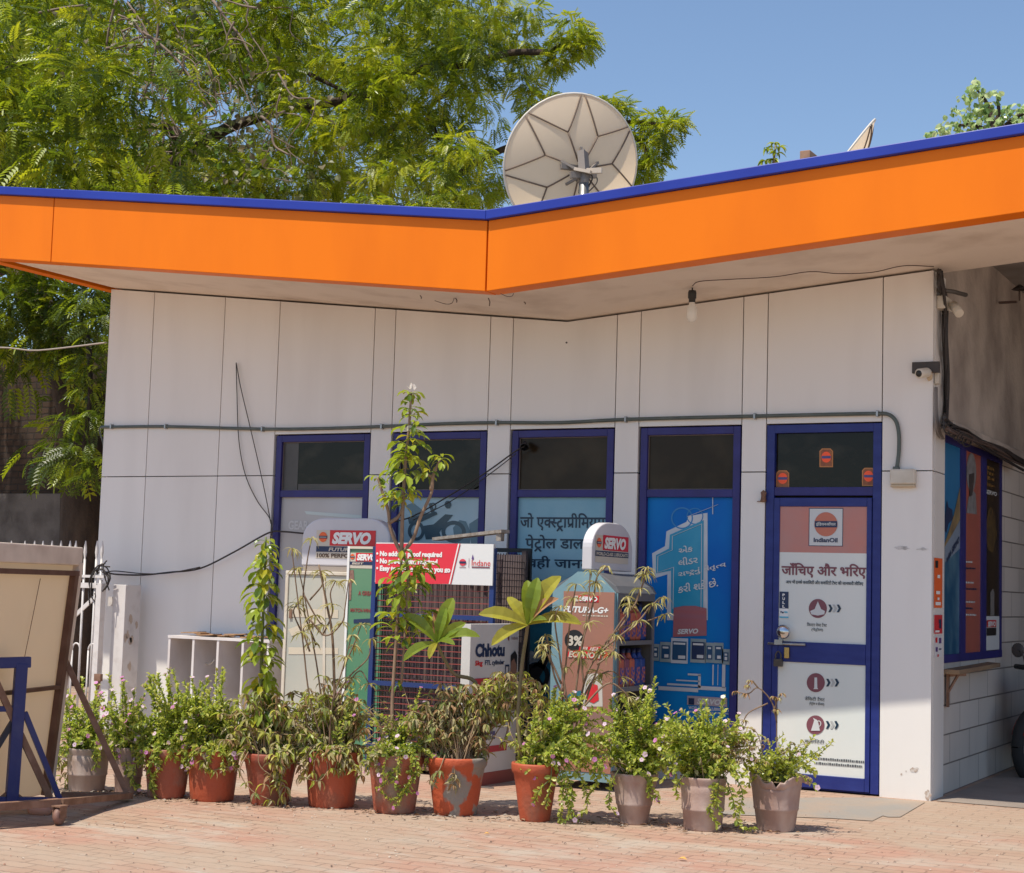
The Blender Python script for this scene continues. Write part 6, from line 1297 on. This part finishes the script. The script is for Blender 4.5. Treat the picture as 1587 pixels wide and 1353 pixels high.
twigs(T12, c12, [[(1205, 1205), (1204, 1150), (1203, 1100), (1200, 1080)], [(1204, 1120), (1196, 1088), (1175, 1066), (1160, 1075), (1140, 1072)], [(1175, 1066), (1165, 1055), (1158, 1062)], [(1200, 1100), (1205, 1085), (1212, 1075)], [(1190, 1090), (1160, 1105), (1150, 1125)]], 64, T_LANCE, [L_DRY[2], L_DRY[0]], .035, 12, .005, stem=M_STEM, mid=1)
k = MB(); k.bar(atP(1206, 1215, c12, -.03), atP(1206, 1150, c12, -.02), .012, .012); k.build("stake", mat("grey stake", (.4, .36, .34), .6), T12)
drybush(*PT[1], (72, 1170, 100, 1228), 31, 6, .05, dep=.08)

# straggling bare shoots
for i, (T, c, rt, h, s) in PT.items():
    rr = np.random.default_rng(200+i); st = MB(); base = np.array(c)+np.array([0, 0, h*.9]); P_, D_, N_, S_ = [], [], [], []
    for q in range(9):
        a = rr.uniform(-1.3, 1.3); L = rr.uniform(.22, .55); up = rr.uniform(.15, 1.0)
        e = base + RH*math.sin(a)*L*.8 - FH*rr.uniform(-.1, .12) + np.array([0, 0, L*up*.9]); m_ = base*.5+e*.5 + rr.normal(size=3)*.05 + np.array([0, 0, .05])
        path = smooth_path([Vector(base+rr.normal(size=3)*.03), Vector(m_), Vector(e)], 6); st.tube(path, .0032, 4, r2=.0016, cap=False)
        for b in path[3::2]:
            for _ in range(2): d = rr.normal(size=3); P_.append(tuple(b)); D_.append(d+np.array([0, 0, -.3])); N_.append(rr.normal(size=3)*.3+np.array([-.1, -.4, .8])); S_.append(rr.uniform(.018, .04))
    st.build("bare_shoot", M_DSTEM, T); scatter("sparse_foliage", T_OVAL, P_, D_, N_, S_, L_DRY[:2]+L_VIN[:2], T, rr)
# scraps of leaf and earth under the pots
rl = np.random.default_rng(91); P_, D_, N_, S_ = [], [], [], []
for i, (T, c, rt, h, s) in PT.items():
    for k in range(46):
        a = rl.uniform(0, 6.28); r = rt*rl.uniform(.7, 2.3); P_.append((c.x+r*math.cos(a), c.y+r*.75*math.sin(a)-.02, .006+rl.uniform(0, .004))); b = rl.uniform(0, 6.28); D_.append((math.cos(b), math.sin(b), rl.uniform(-.05, .1))); N_.append((rl.normal()*.15, rl.normal()*.15, 1)); S_.append(rl.uniform(.012, .04))
lt = scatter("leaf_litter", T_OVAL, P_, D_, N_, S_, [mat("dark litter", (.10, .06, .035), .9), mat("brown litter", (.24, .14, .08), .9), mat("grey litter", (.3, .26, .22), .9)], None, rl)
tag(lt, "dry leaf scraps scattered on the paving under the row of pots", "leaf litter", kind="stuff")
pl_ = scatter("fallen_leaf", T_OVAL, [tuple(atZ(1051, 1331, .008))], [(1, .1, .03)], [(0, -.2, 1)], [.045], [mat("yellow leaf", (.6, .32, .06), .6)], None, rl); tag(pl_, "single orange yellow leaf lying on the paving near the bottom edge", "leaf")
pl_ = scatter("fallen_leaf", T_OVAL, [tuple(atZ(750, 1292, .008))], [(1, .6, .03)], [(0, -.2, 1)], [.03], [mat("yellow leaf", (.6, .32, .06), .6)], None, rl); tag(pl_, "small yellow leaf on the paving before the peeling pot", "leaf")
rg = np.random.default_rng(17); n = 900
gu = np.concatenate([rg.uniform(0, 1587, 520), rg.uniform(60, 1300, 380)]); gv = np.concatenate([rg.uniform(1262, 1352, 520), 1238+rg.uniform(0, 1, 380)*50])
P_ = [tuple(atZ(a, b, .004)) for a, b in zip(gu, gv)]
gt = scatter("grit", T_strip([.5, .8, .6, .3], [(0, .0), (.3, .35), (.7, .3), (1, 0)], -.3), P_, np.concatenate([rg.normal(size=(n, 2)), np.zeros((n, 1))], 1), np.array([[0, 0, 1.0]]*n)+rg.normal(size=(n, 3))*.1, rg.uniform(.003, .010, n)*rg.choice([1, 1, 1.6], n), [mat("grit pale", (.5, .42, .34), .9), mat("grit dark", (.13, .09, .07), .9), mat("grit red", (.35, .18, .12), .9)], None, rg)
tag(gt, "loose grit and crumbs of brick scattered over the paving", "grit", kind="stuff")

# ------------------------------------------------------------------ trees, brick wall
BWy = 5.2
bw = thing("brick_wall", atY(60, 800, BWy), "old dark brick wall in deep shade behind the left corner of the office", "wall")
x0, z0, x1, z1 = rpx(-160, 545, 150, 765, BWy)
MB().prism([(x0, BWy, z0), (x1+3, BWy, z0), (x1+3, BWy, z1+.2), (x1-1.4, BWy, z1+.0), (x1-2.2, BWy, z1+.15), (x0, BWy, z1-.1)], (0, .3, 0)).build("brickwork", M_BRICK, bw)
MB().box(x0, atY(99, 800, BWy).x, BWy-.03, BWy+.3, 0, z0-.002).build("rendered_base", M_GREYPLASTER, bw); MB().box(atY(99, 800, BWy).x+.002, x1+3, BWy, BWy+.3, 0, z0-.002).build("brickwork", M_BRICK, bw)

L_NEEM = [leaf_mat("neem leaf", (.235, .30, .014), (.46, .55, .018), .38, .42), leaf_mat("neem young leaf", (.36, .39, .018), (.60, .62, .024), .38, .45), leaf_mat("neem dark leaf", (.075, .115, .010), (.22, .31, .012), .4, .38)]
M_BARK = mat("dark bark", (.035, .022, .016), .9, (.075, .05, .035), 9, (1, 1, .25), .35, .7, bump=.7, bscale=25); M_TWIG = mat("grey twig", (.26, .19, .15), .8, (.16, .11, .08), 12)
def crown(T, blobs, seed, per, fsize, mats, w, tm=T_FROND, droop=-.35, world=False):
    rng = np.random.default_rng(seed); P = []; D = []; N = []; S = []
    for (u, v, r, y) in blobs:
        c = np.array((u, v, y)) if world else np.array(atY(u, v, y)); R = r if world else r/ppm(c); r = R*ppm(c); n = max(4, int(per*(r/60.0)**2))
        d = rnd_unit(rng, n); d[:, 2] = d[:, 2]*.75; rad = R*rng.uniform(.15, .95, n)**.5
        P.append(c + d*rad[:, None]); dd = d*np.array([1, 1, .5]) + rng.normal(size=(n, 3))*.45 + np.array([0, -.12, droop]); D.append(dd)
        N.append(np.array([0, -.25, 1.0]) + rng.normal(size=(n, 3))*.4); S.append(fsize*rng.uniform(.7, 1.25, n))
    return scatter("foliage", tm, np.concatenate(P), np.concatenate(D), np.concatenate(N), np.concatenate(S), mats, T, rng, w)
rb_ = random.Random(42); blobs = []
def inside(u, v):
    xr = 790 if v < 0 else 800 + 15*math.sin(v/30) if v < 180 else 800-(v-180)*.45
    return u < xr-30
holes = [(175, 140, 10), (330, 172, 13), (380, 178, 12), (240, 165, 8), (520, 55, 8), (560, 225, 7), (735, 205, 9)]
tries = 0
while len(blobs) < 400 and tries < 16000:
    tries += 1; u = rb_.uniform(-110, 800); v = rb_.uniform(-130, 335)
    if not inside(u, v): continue
    r = rb_.uniform(24, 46); y = rb_.uniform(4.6, 8.8)
    if any((u-a)**2+(v-b)**2 < (q+r*.75)**2 for a, b, q in holes): continue
    if any((u-a)**2+(v-b)**2 < (.45*(r+q))**2 and abs(y-yy) < 1.5 for a, b, q, yy in blobs): continue
    if 190 < u < 430 and 60 < v < 250 and rb_.random() < .45: continue
    blobs.append((u, v, r, y))
edge = [(822, 18, 26, 6.0), (800, 60, 34, 6.2), (815, 95, 26, 6.0), (830, 165, 28, 5.8), (810, 130, 30, 6), (850, 155, 22, 5.6), (880, 45, 30, 5.6), (898, 70, 26, 5.6), (872, 80, 24, 5.7), (862, 98, 18, 5.6), (905, 55, 20, 5.6), (848, 105, 14, 5.7), (945, 160, 26, 6.4), (960, 170, 24, 6.5), (1012, 185, 20, 6.5), (1035, 195, 26, 6.4), (1052, 188, 16, 6.4), (1010, 232, 24, 6.4), (1030, 212, 18, 6.4), (1000, 262, 22, 6.4), (1014, 252, 16, 6.4), (985, 210, 26, 6.5), (985, 275, 22, 6.5), (770, 280, 34, 6.5), (735, 300, 34, 6), (700, 318, 30, 6)]
NT = thing("neem_tree", (-9.6, 6.6, 0), "big yellow green neem tree filling the sky behind the left half of the roof", "tree")
crown(NT, blobs[0::3], 1, 185, .175, L_NEEM, [.30, .60, .10])
crown(NT, blobs[1::3], 11, 175, .175, L_NEEM, [.60, .22, .18])
crown(NT, blobs[2::3], 12, 150, .19, L_NEEM, [.30, .10, .60])  # dark-weighted clumps paint deep shade into the crown by leaf colour
crown(NT, edge, 2, 380, .16, L_NEEM, [.5, .36, .14])
back = [(rb_.uniform(-60, 690), rb_.uniform(-60, 330), rb_.uniform(45, 80), rb_.uniform(9.3, 11)) for _ in range(80)]
back = [b for b in back if not any((b[0]-a)**2+(b[1]-c)**2 < (q+b[2]*.5)**2 for a, c, q in holes)]
crown(NT, back, 5, 46, .26, L_NEEM, [.4, .2, .4])
over = []
for _ in range(150):     # extra crown clumps added towards the sun to keep the brick wall shaded
    t = rb_.uniform(1.25, 3.0); X_ = rb_.uniform(-17.5, -8.4); Z_ = rb_.uniform(-.2, 2.6); over.append((X_-.42*t, 5.0-t, Z_+2.34*t, rb_.uniform(.45, .75)))
over = [(a, b, r, c) for a, b, c, r in over]
over = [(a, b, c, r) for a, b, r, c in over]
rng_o = np.random.default_rng(6); P_, D_, N_, S_ = [], [], [], []
for (a, b, c, r) in over:
    if b < 1.2: continue
    d = rnd_unit(rng_o, 34); P_.append(np.array([a, b, c]) + d*(r*rng_o.uniform(.1, 1, 34)**.6)[:, None]); D_.append(d + np.array([0, -.1, -.3])); N_.append(rng_o.normal(size=(34, 3))*.4+np.array([0, -.2, 1])); S_.append(rng_o.uniform(.22, .38, 34))
scatter("foliage", T_FROND, np.concatenate(P_), np.concatenate(D_), np.concatenate(N_), np.concatenate(S_), L_NEEM, NT, rng_o, [.4, .2, .4])
low = [(12, 470, 50, 2.6), (70, 462, 46, 2.9), (125, 470, 46, 2.5), (40, 515, 50, 2.9), (100, 515, 46, 3.0), (150, 505, 34, 2.4), (85, 555, 34, 3.0), (20, 560, 34, 3.4), (145, 560, 30, 2.6), (135, 600, 26, 2.6), (120, 640, 24, 2.6), (145, 650, 24, 2.5), (105, 655, 18, 2.6), (130, 700, 34, 2.5), (100, 715, 28, 2.6), (152, 720, 22, 2.4), (85, 690, 18, 2.7), (140, 745, 18, 2.4)]
crown(NT, low, 3, 150, .19, [L_NEEM[2], L_NEEM[0], leaf_mat("neem painted shade leaf", (.05, .08, .01), (.15, .21, .012), .4, .35)], [.3, .22, .48])  # darker leaf copy, shade under the canopy put into its colour
tr = MB()
base = Vector((-12.05, 4.3, 0)); fork = atY(290, 262, 6.6)
trunk_path = smooth_path([atY(125, 1000, 4.5), atY(128, 800, 4.5), atY(120, 640, 4.7), atY(60, 480, 5.2), atY(30, 400, 5.6), atY(10, 250, 6.2), atY(30, 60, 6.6)], 6)
trunk_path[0].z = -.05
tr.tube(trunk_path, .30, 14, r2=.15)
for pts, r in [([(-15, 420, 6.8), (100, 360, 6.8), (200, 300, 6.7), (255, 262, 6.6), (275, 215, 6.5), (252, 190, 6.4)], .16), ([(255, 262, 6.6), (300, 235, 6.4), (350, 200, 6.6), (410, 180, 6.9), (470, 165, 7)], .11), ([(240, 275, 6.7), (330, 300, 6.4), (420, 330, 6.2)], .1),
   ([(470, 165, 7), (445, 130, 7), (430, 60, 7)], .06), ([(470, 165, 7), (560, 150, 6.6), (640, 110, 6.2), (720, 100, 6), (790, 82, 5.8), (850, 80, 5.7), (880, 65, 5.6)], .07), ([(480, 115, 6.2), (510, 130, 6.1), (560, 155, 6.2)], .035), ([(690, 90, 6), (705, 130, 6), (665, 170, 6), (670, 210, 6)], .03), ([(620, 330, 6.5), (660, 320, 6.5), (700, 280, 6.3), (760, 240, 6.3), (860, 205, 6.4), (960, 190, 6.5), (1040, 195, 6.4)], .06), ([(470, 165, 7), (560, 210, 6.6), (655, 185, 6.2), (680, 215, 6)], .05), ([(960, 190, 6.5), (1000, 230, 6.4), (1005, 260, 6.4)], .03), ([(10, 250, 6.2), (60, 150, 6.3), (120, 20, 6.5)], .1), ([(60, 480, 5.2), (90, 440, 4.5), (130, 500, 3.2), (140, 600, 2.7), (130, 700, 2.5)], .05), ([(90, 440, 4.5), (40, 470, 3.2)], .04)]:
    tr.tube(smooth_path([atY(u, v, y) for u, v, y in pts], 5), r, 8, r2=r*.45)
tr.build("trunk", M_BARK, NT)
tw = MB(); rt_ = random.Random(12)
for q in range(70):
    u, v = rt_.uniform(180, 440), rt_.uniform(-20, 230); y = rt_.uniform(4.0, 5.2); pts = [(u, v)]
    for k in range(4): u += rt_.uniform(-28, 34); v += rt_.uniform(-8, 44); pts.append((u, v))
    tw.tube(smooth_path([atY(a, b, y) for a, b in pts], 4), rt_.uniform(.005, .015), 5, r2=.004)
for pts in [[(180, 0), (170, 40), (165, 70)], [(240, 0), (246, 30), (240, 80), (232, 120), (222, 150)], [(330, 0), (355, 35), (375, 60), (392, 95)], [(200, 35), (250, 70), (285, 105), (305, 140), (318, 165)], [(60, 20), (100, 12), (130, 8)], [(165, 75), (190, 72), (215, 58), (250, 62)], [(405, 180), (420, 195), (425, 225), (448, 240)]]:
    tw.tube(smooth_path([atY(a, b, 4.4) for a, b in pts], 5), .02, 6, r2=.012)
CRP = thing("creeper", atY(300, 300, 4.6), "greyish creeper of bare tangled twigs and round leaves hanging in the neem tree", "climbing plant")
tw.build("stem", M_TWIG, CRP)
rc = np.random.default_rng(8); n = 620; uu = rc.normal(300, 85, n); vv = rc.uniform(-10, 320, n) ; uu += (vv-100)*.35
P_ = [tuple(atY(a, b, y)) for a, b, y in zip(uu, vv, rc.uniform(4.1, 5.2, n))]; D_ = rc.normal(size=(n, 3))+np.array([0, 0, -.6]); N_ = rc.normal(size=(n, 3))*.6+np.array([0, -.6, .6])
scatter("foliage", T_ROUND, P_, D_, N_, .10*rc.uniform(.5, 1.2, n), [leaf_mat("grey green leaf", (.14, .15, .065), (.2, .22, .07), .5, .3), leaf_mat("dusty leaf", (.20, .17, .10), (.2, .17, .08), .6, .25), leaf_mat("fresh round leaf", (.11, .20, .03), (.24, .38, .05), .4, .4)], CRP, rc, [.4, .3, .3])
# far tree at the right with small pale leaves
FT = thing("pale_leaved_tree", (atY(1540, 300, 15).x, 15, 0), "small leaved pale green tree top beyond the right roof edge", "tree")
rf = np.random.default_rng(5); P_ = []; 
for (u, v, r) in [(1515, 132, 12), (1522, 145, 16), (1500, 150, 14), (1545, 145, 10), (1480, 172, 12), (1505, 175, 20), (1530, 170, 20), (1560, 178, 18), (1585, 172, 16), (1470, 195, 16), (1495, 195, 20), (1455, 205, 14), (1530, 190, 24), (1560, 195, 22), (1590, 190, 22), (1440, 208, 8), (1615, 175, 30), (1640, 190, 30), (1550, 215, 30), (1500, 220, 25), (1600, 215, 30)]:
    c = np.array(atY(u, v, 15)); R = r/ppm(c); m_ = int(18*(r/14)**2); P_.append(c + rnd_unit(rf, m_)*(R*rf.uniform(.1, 1, m_)**.6)[:, None])
P_ = np.concatenate(P_); n = len(P_)
scatter("foliage", T_ROUND, P_, rf.normal(size=(n, 3))*.6+np.array([0, 0, -.8]), rf.normal(size=(n, 3))*.5+np.array([0, -.6, .5]), .11*rf.uniform(.6, 1.2, n), [leaf_mat("pale shiny leaf", (.40, .52, .22), (.62, .74, .26), .25, .35), leaf_mat("bright pale leaf", (.62, .70, .40), (.7, .8, .35), .25, .35), leaf_mat("deep small leaf", (.18, .30, .09), (.36, .52, .12), .3, .3)], FT, rf, [.45, .3, .25])
tr = MB(); b = atY(1540, 215, 15); tr.tube(smooth_path([Vector((b.x+.4, 15.2, -.1)), Vector((b.x+.2, 15.1, 3)), Vector(b)]), .22, 10, r2=.10)
for (u, v) in [(1515, 140), (1475, 195), (1590, 175), (1545, 150)]: tr.tube(smooth_path([Vector(b), (Vector(b)+atY(u, v, 15))/2+Vector((.05, 0, .1)), atY(u, v, 15)]), .06, 6, r2=.015)
tr.build("trunk", M_BARK, FT)
SH_ = thing("shrub_top", (atY(1198, 235, 7).x, 7, 0), "tip of a small leafy shrub poking above the roof beside the brick", "shrub")
P_ = []; D_ = []; hubs = [(1200, 222), (1208, 228), (1190, 232), (1203, 238), (1198, 248), (1186, 249)]
for (u, v) in hubs:
    for q in range(9): a = rf.uniform(0, 6.28); P_.append(tuple(atY(u, v, 7))); D_.append((math.cos(a), math.sin(a), rf.uniform(-.6, .3)))
scatter("foliage", T_LANCE, P_, D_, np.array([[0, -.2, 1]]*len(P_))+rf.normal(size=(len(P_), 3))*.3, .11*rf.uniform(.7, 1.2, len(P_)), L_NEEM, SH_, rf)
tr = MB(); q = atY(1199, 250, 7); tr.tube([Vector((q.x, 7, 0)), Vector((q.x+.03, 7, 3)), q, atY(1202, 225, 7)], .03, 6, r2=.012); tr.build("stem", M_TWIG, SH_)
w = MB(); w.tube(smooth_path([Vector((-15.5, 5.15, 3.6)), atY(-40, 548, 1.6), atY(60, 543, 1.3), atY(165, 531, .1)]), .008, 5); w.build("cable", mat("pale wire", (.35, .3, .26), .6), label="pale wire stretched in front of the leaves to the left wall corner", cat="cable")

# ------------------------------------------------------------------ motorcycle parked in the bay
MO = Vector((.46, 2.60, 0)); MS = .80; fw_ = Vector((-.35, -.94, 0)).normalized(); sd_ = Vector((fw_.y, -fw_.x, 0))
MCY = thing("motorcycle", MO, "dark motorcycle with a red tank parked in the shaded bay at the right edge", "motorcycle")
mp_ = lambda f, s_, z: MO + fw_*f*MS + sd_*s_*MS + Vector((0, 0, z*MS))
mt_ = mat("tyre", (.02, .02, .02), .85)
for f in (.62, -.62):
    k = MB(); n = 32
    k.tube([mp_(f, 0, .30)+(fw_*math.cos(a)+Vector((0, 0, 1))*math.sin(a))*.255 for a in np.linspace(0, 2*math.pi, n+1)], .048, 8, cap=False); wh = k.build("wheel", mt_, MCY)
    k = MB()
    for a in np.linspace(0, 2*math.pi, 7)[:-1]: k.bar(mp_(f, 0, .30), mp_(f, 0, .30)+(fw_*math.cos(a)+Vector((0, 0, 1))*math.sin(a))*.23, .02, .03)
    k.lathe([(.0, -.05), (.06, -.05), (.06, .05), (.0, .05)], mp_(f, 0, .30), 14, axis=sd_); k.build("rim", M_STEEL, wh)
k = MB()
for s_ in (-.09, .09): k.tube([mp_(.62, s_, .30), mp_(.44, s_, .92)], .022, 8)
k.build("fork", M_CHROME, MCY)
k = MB(); k.tube(smooth_path([mp_(.36, -.36, 1.04), mp_(.42, -.2, 1.03), mp_(.45, 0, .98), mp_(.42, .2, 1.03), mp_(.36, .36, 1.04)]), .014, 8); k.tube([mp_(.345, -.38, 1.04), mp_(.39, -.26, 1.035)], .02, 8); k.tube([mp_(.345, .38, 1.04), mp_(.39, .26, 1.035)], .02, 8); k.build("handlebar", M_BLACK, MCY)
k = MB(); k.sphere(mp_(.52, 0, .88), .11, 10, 0, (1, 1, .95)); k.build("headlight_shell", M_BLACK, MCY)
k = MB(); k.disk(mp_(.632, 0, .88), .075, fw_, 20); k.build("headlight", mat("lamp glass", (.5, .52, .55), .08), MCY)
for s_ in (-1, 1):
    k = MB(); a = mp_(.38, .24*s_, 1.04); b = atX(1557, 1035, .1) if False else mp_(.30, .38*s_, 1.20); k.tube(smooth_path([a, (a+b)/2+Vector((0, 0, .04)), b]), .007, 6); k.lathe([(.0, -.012), (.05, -.010), (.058, .004), (.05, .010), (.0, .012)], b, 18, axis=fw_); k.build("mirror", mat("mirror shell", (.08, .07, .068), .4), MCY)
k = MB(); pts = [mp_(.40, 0, .80), mp_(.36, 0, .95), mp_(.15, 0, .98), mp_(-.08, 0, .84), mp_(-.05, 0, .70), mp_(.3, 0, .66)]
k.prism([p - sd_*.13 for p in pts], sd_*.26); k.build("tank", mat("red tank", (.20, .012, .012), .25), MCY, bevel=.05)
k = MB(); k.prism([p - sd_*.12 for p in (mp_(-.06, 0, .80), mp_(-.08, 0, .86), mp_(-.45, 0, .84), mp_(-.78, 0, .90), mp_(-.76, 0, .82), mp_(-.4, 0, .76))], sd_*.24); k.build("seat", M_BLACK, MCY, bevel=.03)
k = MB(); k.bar(mp_(.40, 0, .80), mp_(.05, 0, .30), .05); k.bar(mp_(.05, 0, .30), mp_(-.35, 0, .34), .05); k.bar(mp_(-.35, 0, .34), mp_(-.62, 0, .30), .05); k.bar(mp_(-.35, 0, .34), mp_(-.3, 0, .76), .05); k.build("frame", M_BLACK, MCY)
k = MB(); k.obox(mp_(-.2, -.13, .26), fw_*.42, sd_*.26, Vector((0, 0, .26))); k.lathe([(.0, 0), (.09, 0), (.09, .2), (.0, .2)], mp_(.1, 0, .48), 14, axis=(fw_*.3+Vector((0, 0, 1)))); k.build("engine", mat("engine grey", (.14, .14, .14), .45, metal=.6), MCY, bevel=.02)
k = MB(); k.prism([p - sd_*.055 for p in [mp_(.62+.33*math.cos(a), 0, .30+.33*math.sin(a)) for a in np.linspace(.35, 2.5, 10)]+[mp_(.62+.31*math.cos(a), 0, .30+.31*math.sin(a)) for a in np.linspace(2.5, .35, 10)]], sd_*.11); k.build("mudguard", mat("red guard", (.22, .015, .012), .3), MCY)
k = MB(); k.tube([mp_(.2, .15, .3), mp_(-.3, .17, .26), mp_(-.8, .18, .36)], .04, 10); k.build("exhaust", M_CHROME, MCY)
k = MB(); k.bar(mp_(-.1, -.15, .3), mp_(-.14, -.28, .02), .02); k.build("side_stand", M_BLACK, MCY)
k = MB(); k.obox(mp_(-.84, -.08, .70), fw_*.03, sd_*.16, Vector((0, 0, .08))); k.build("tail_light", M_RED, MCY)
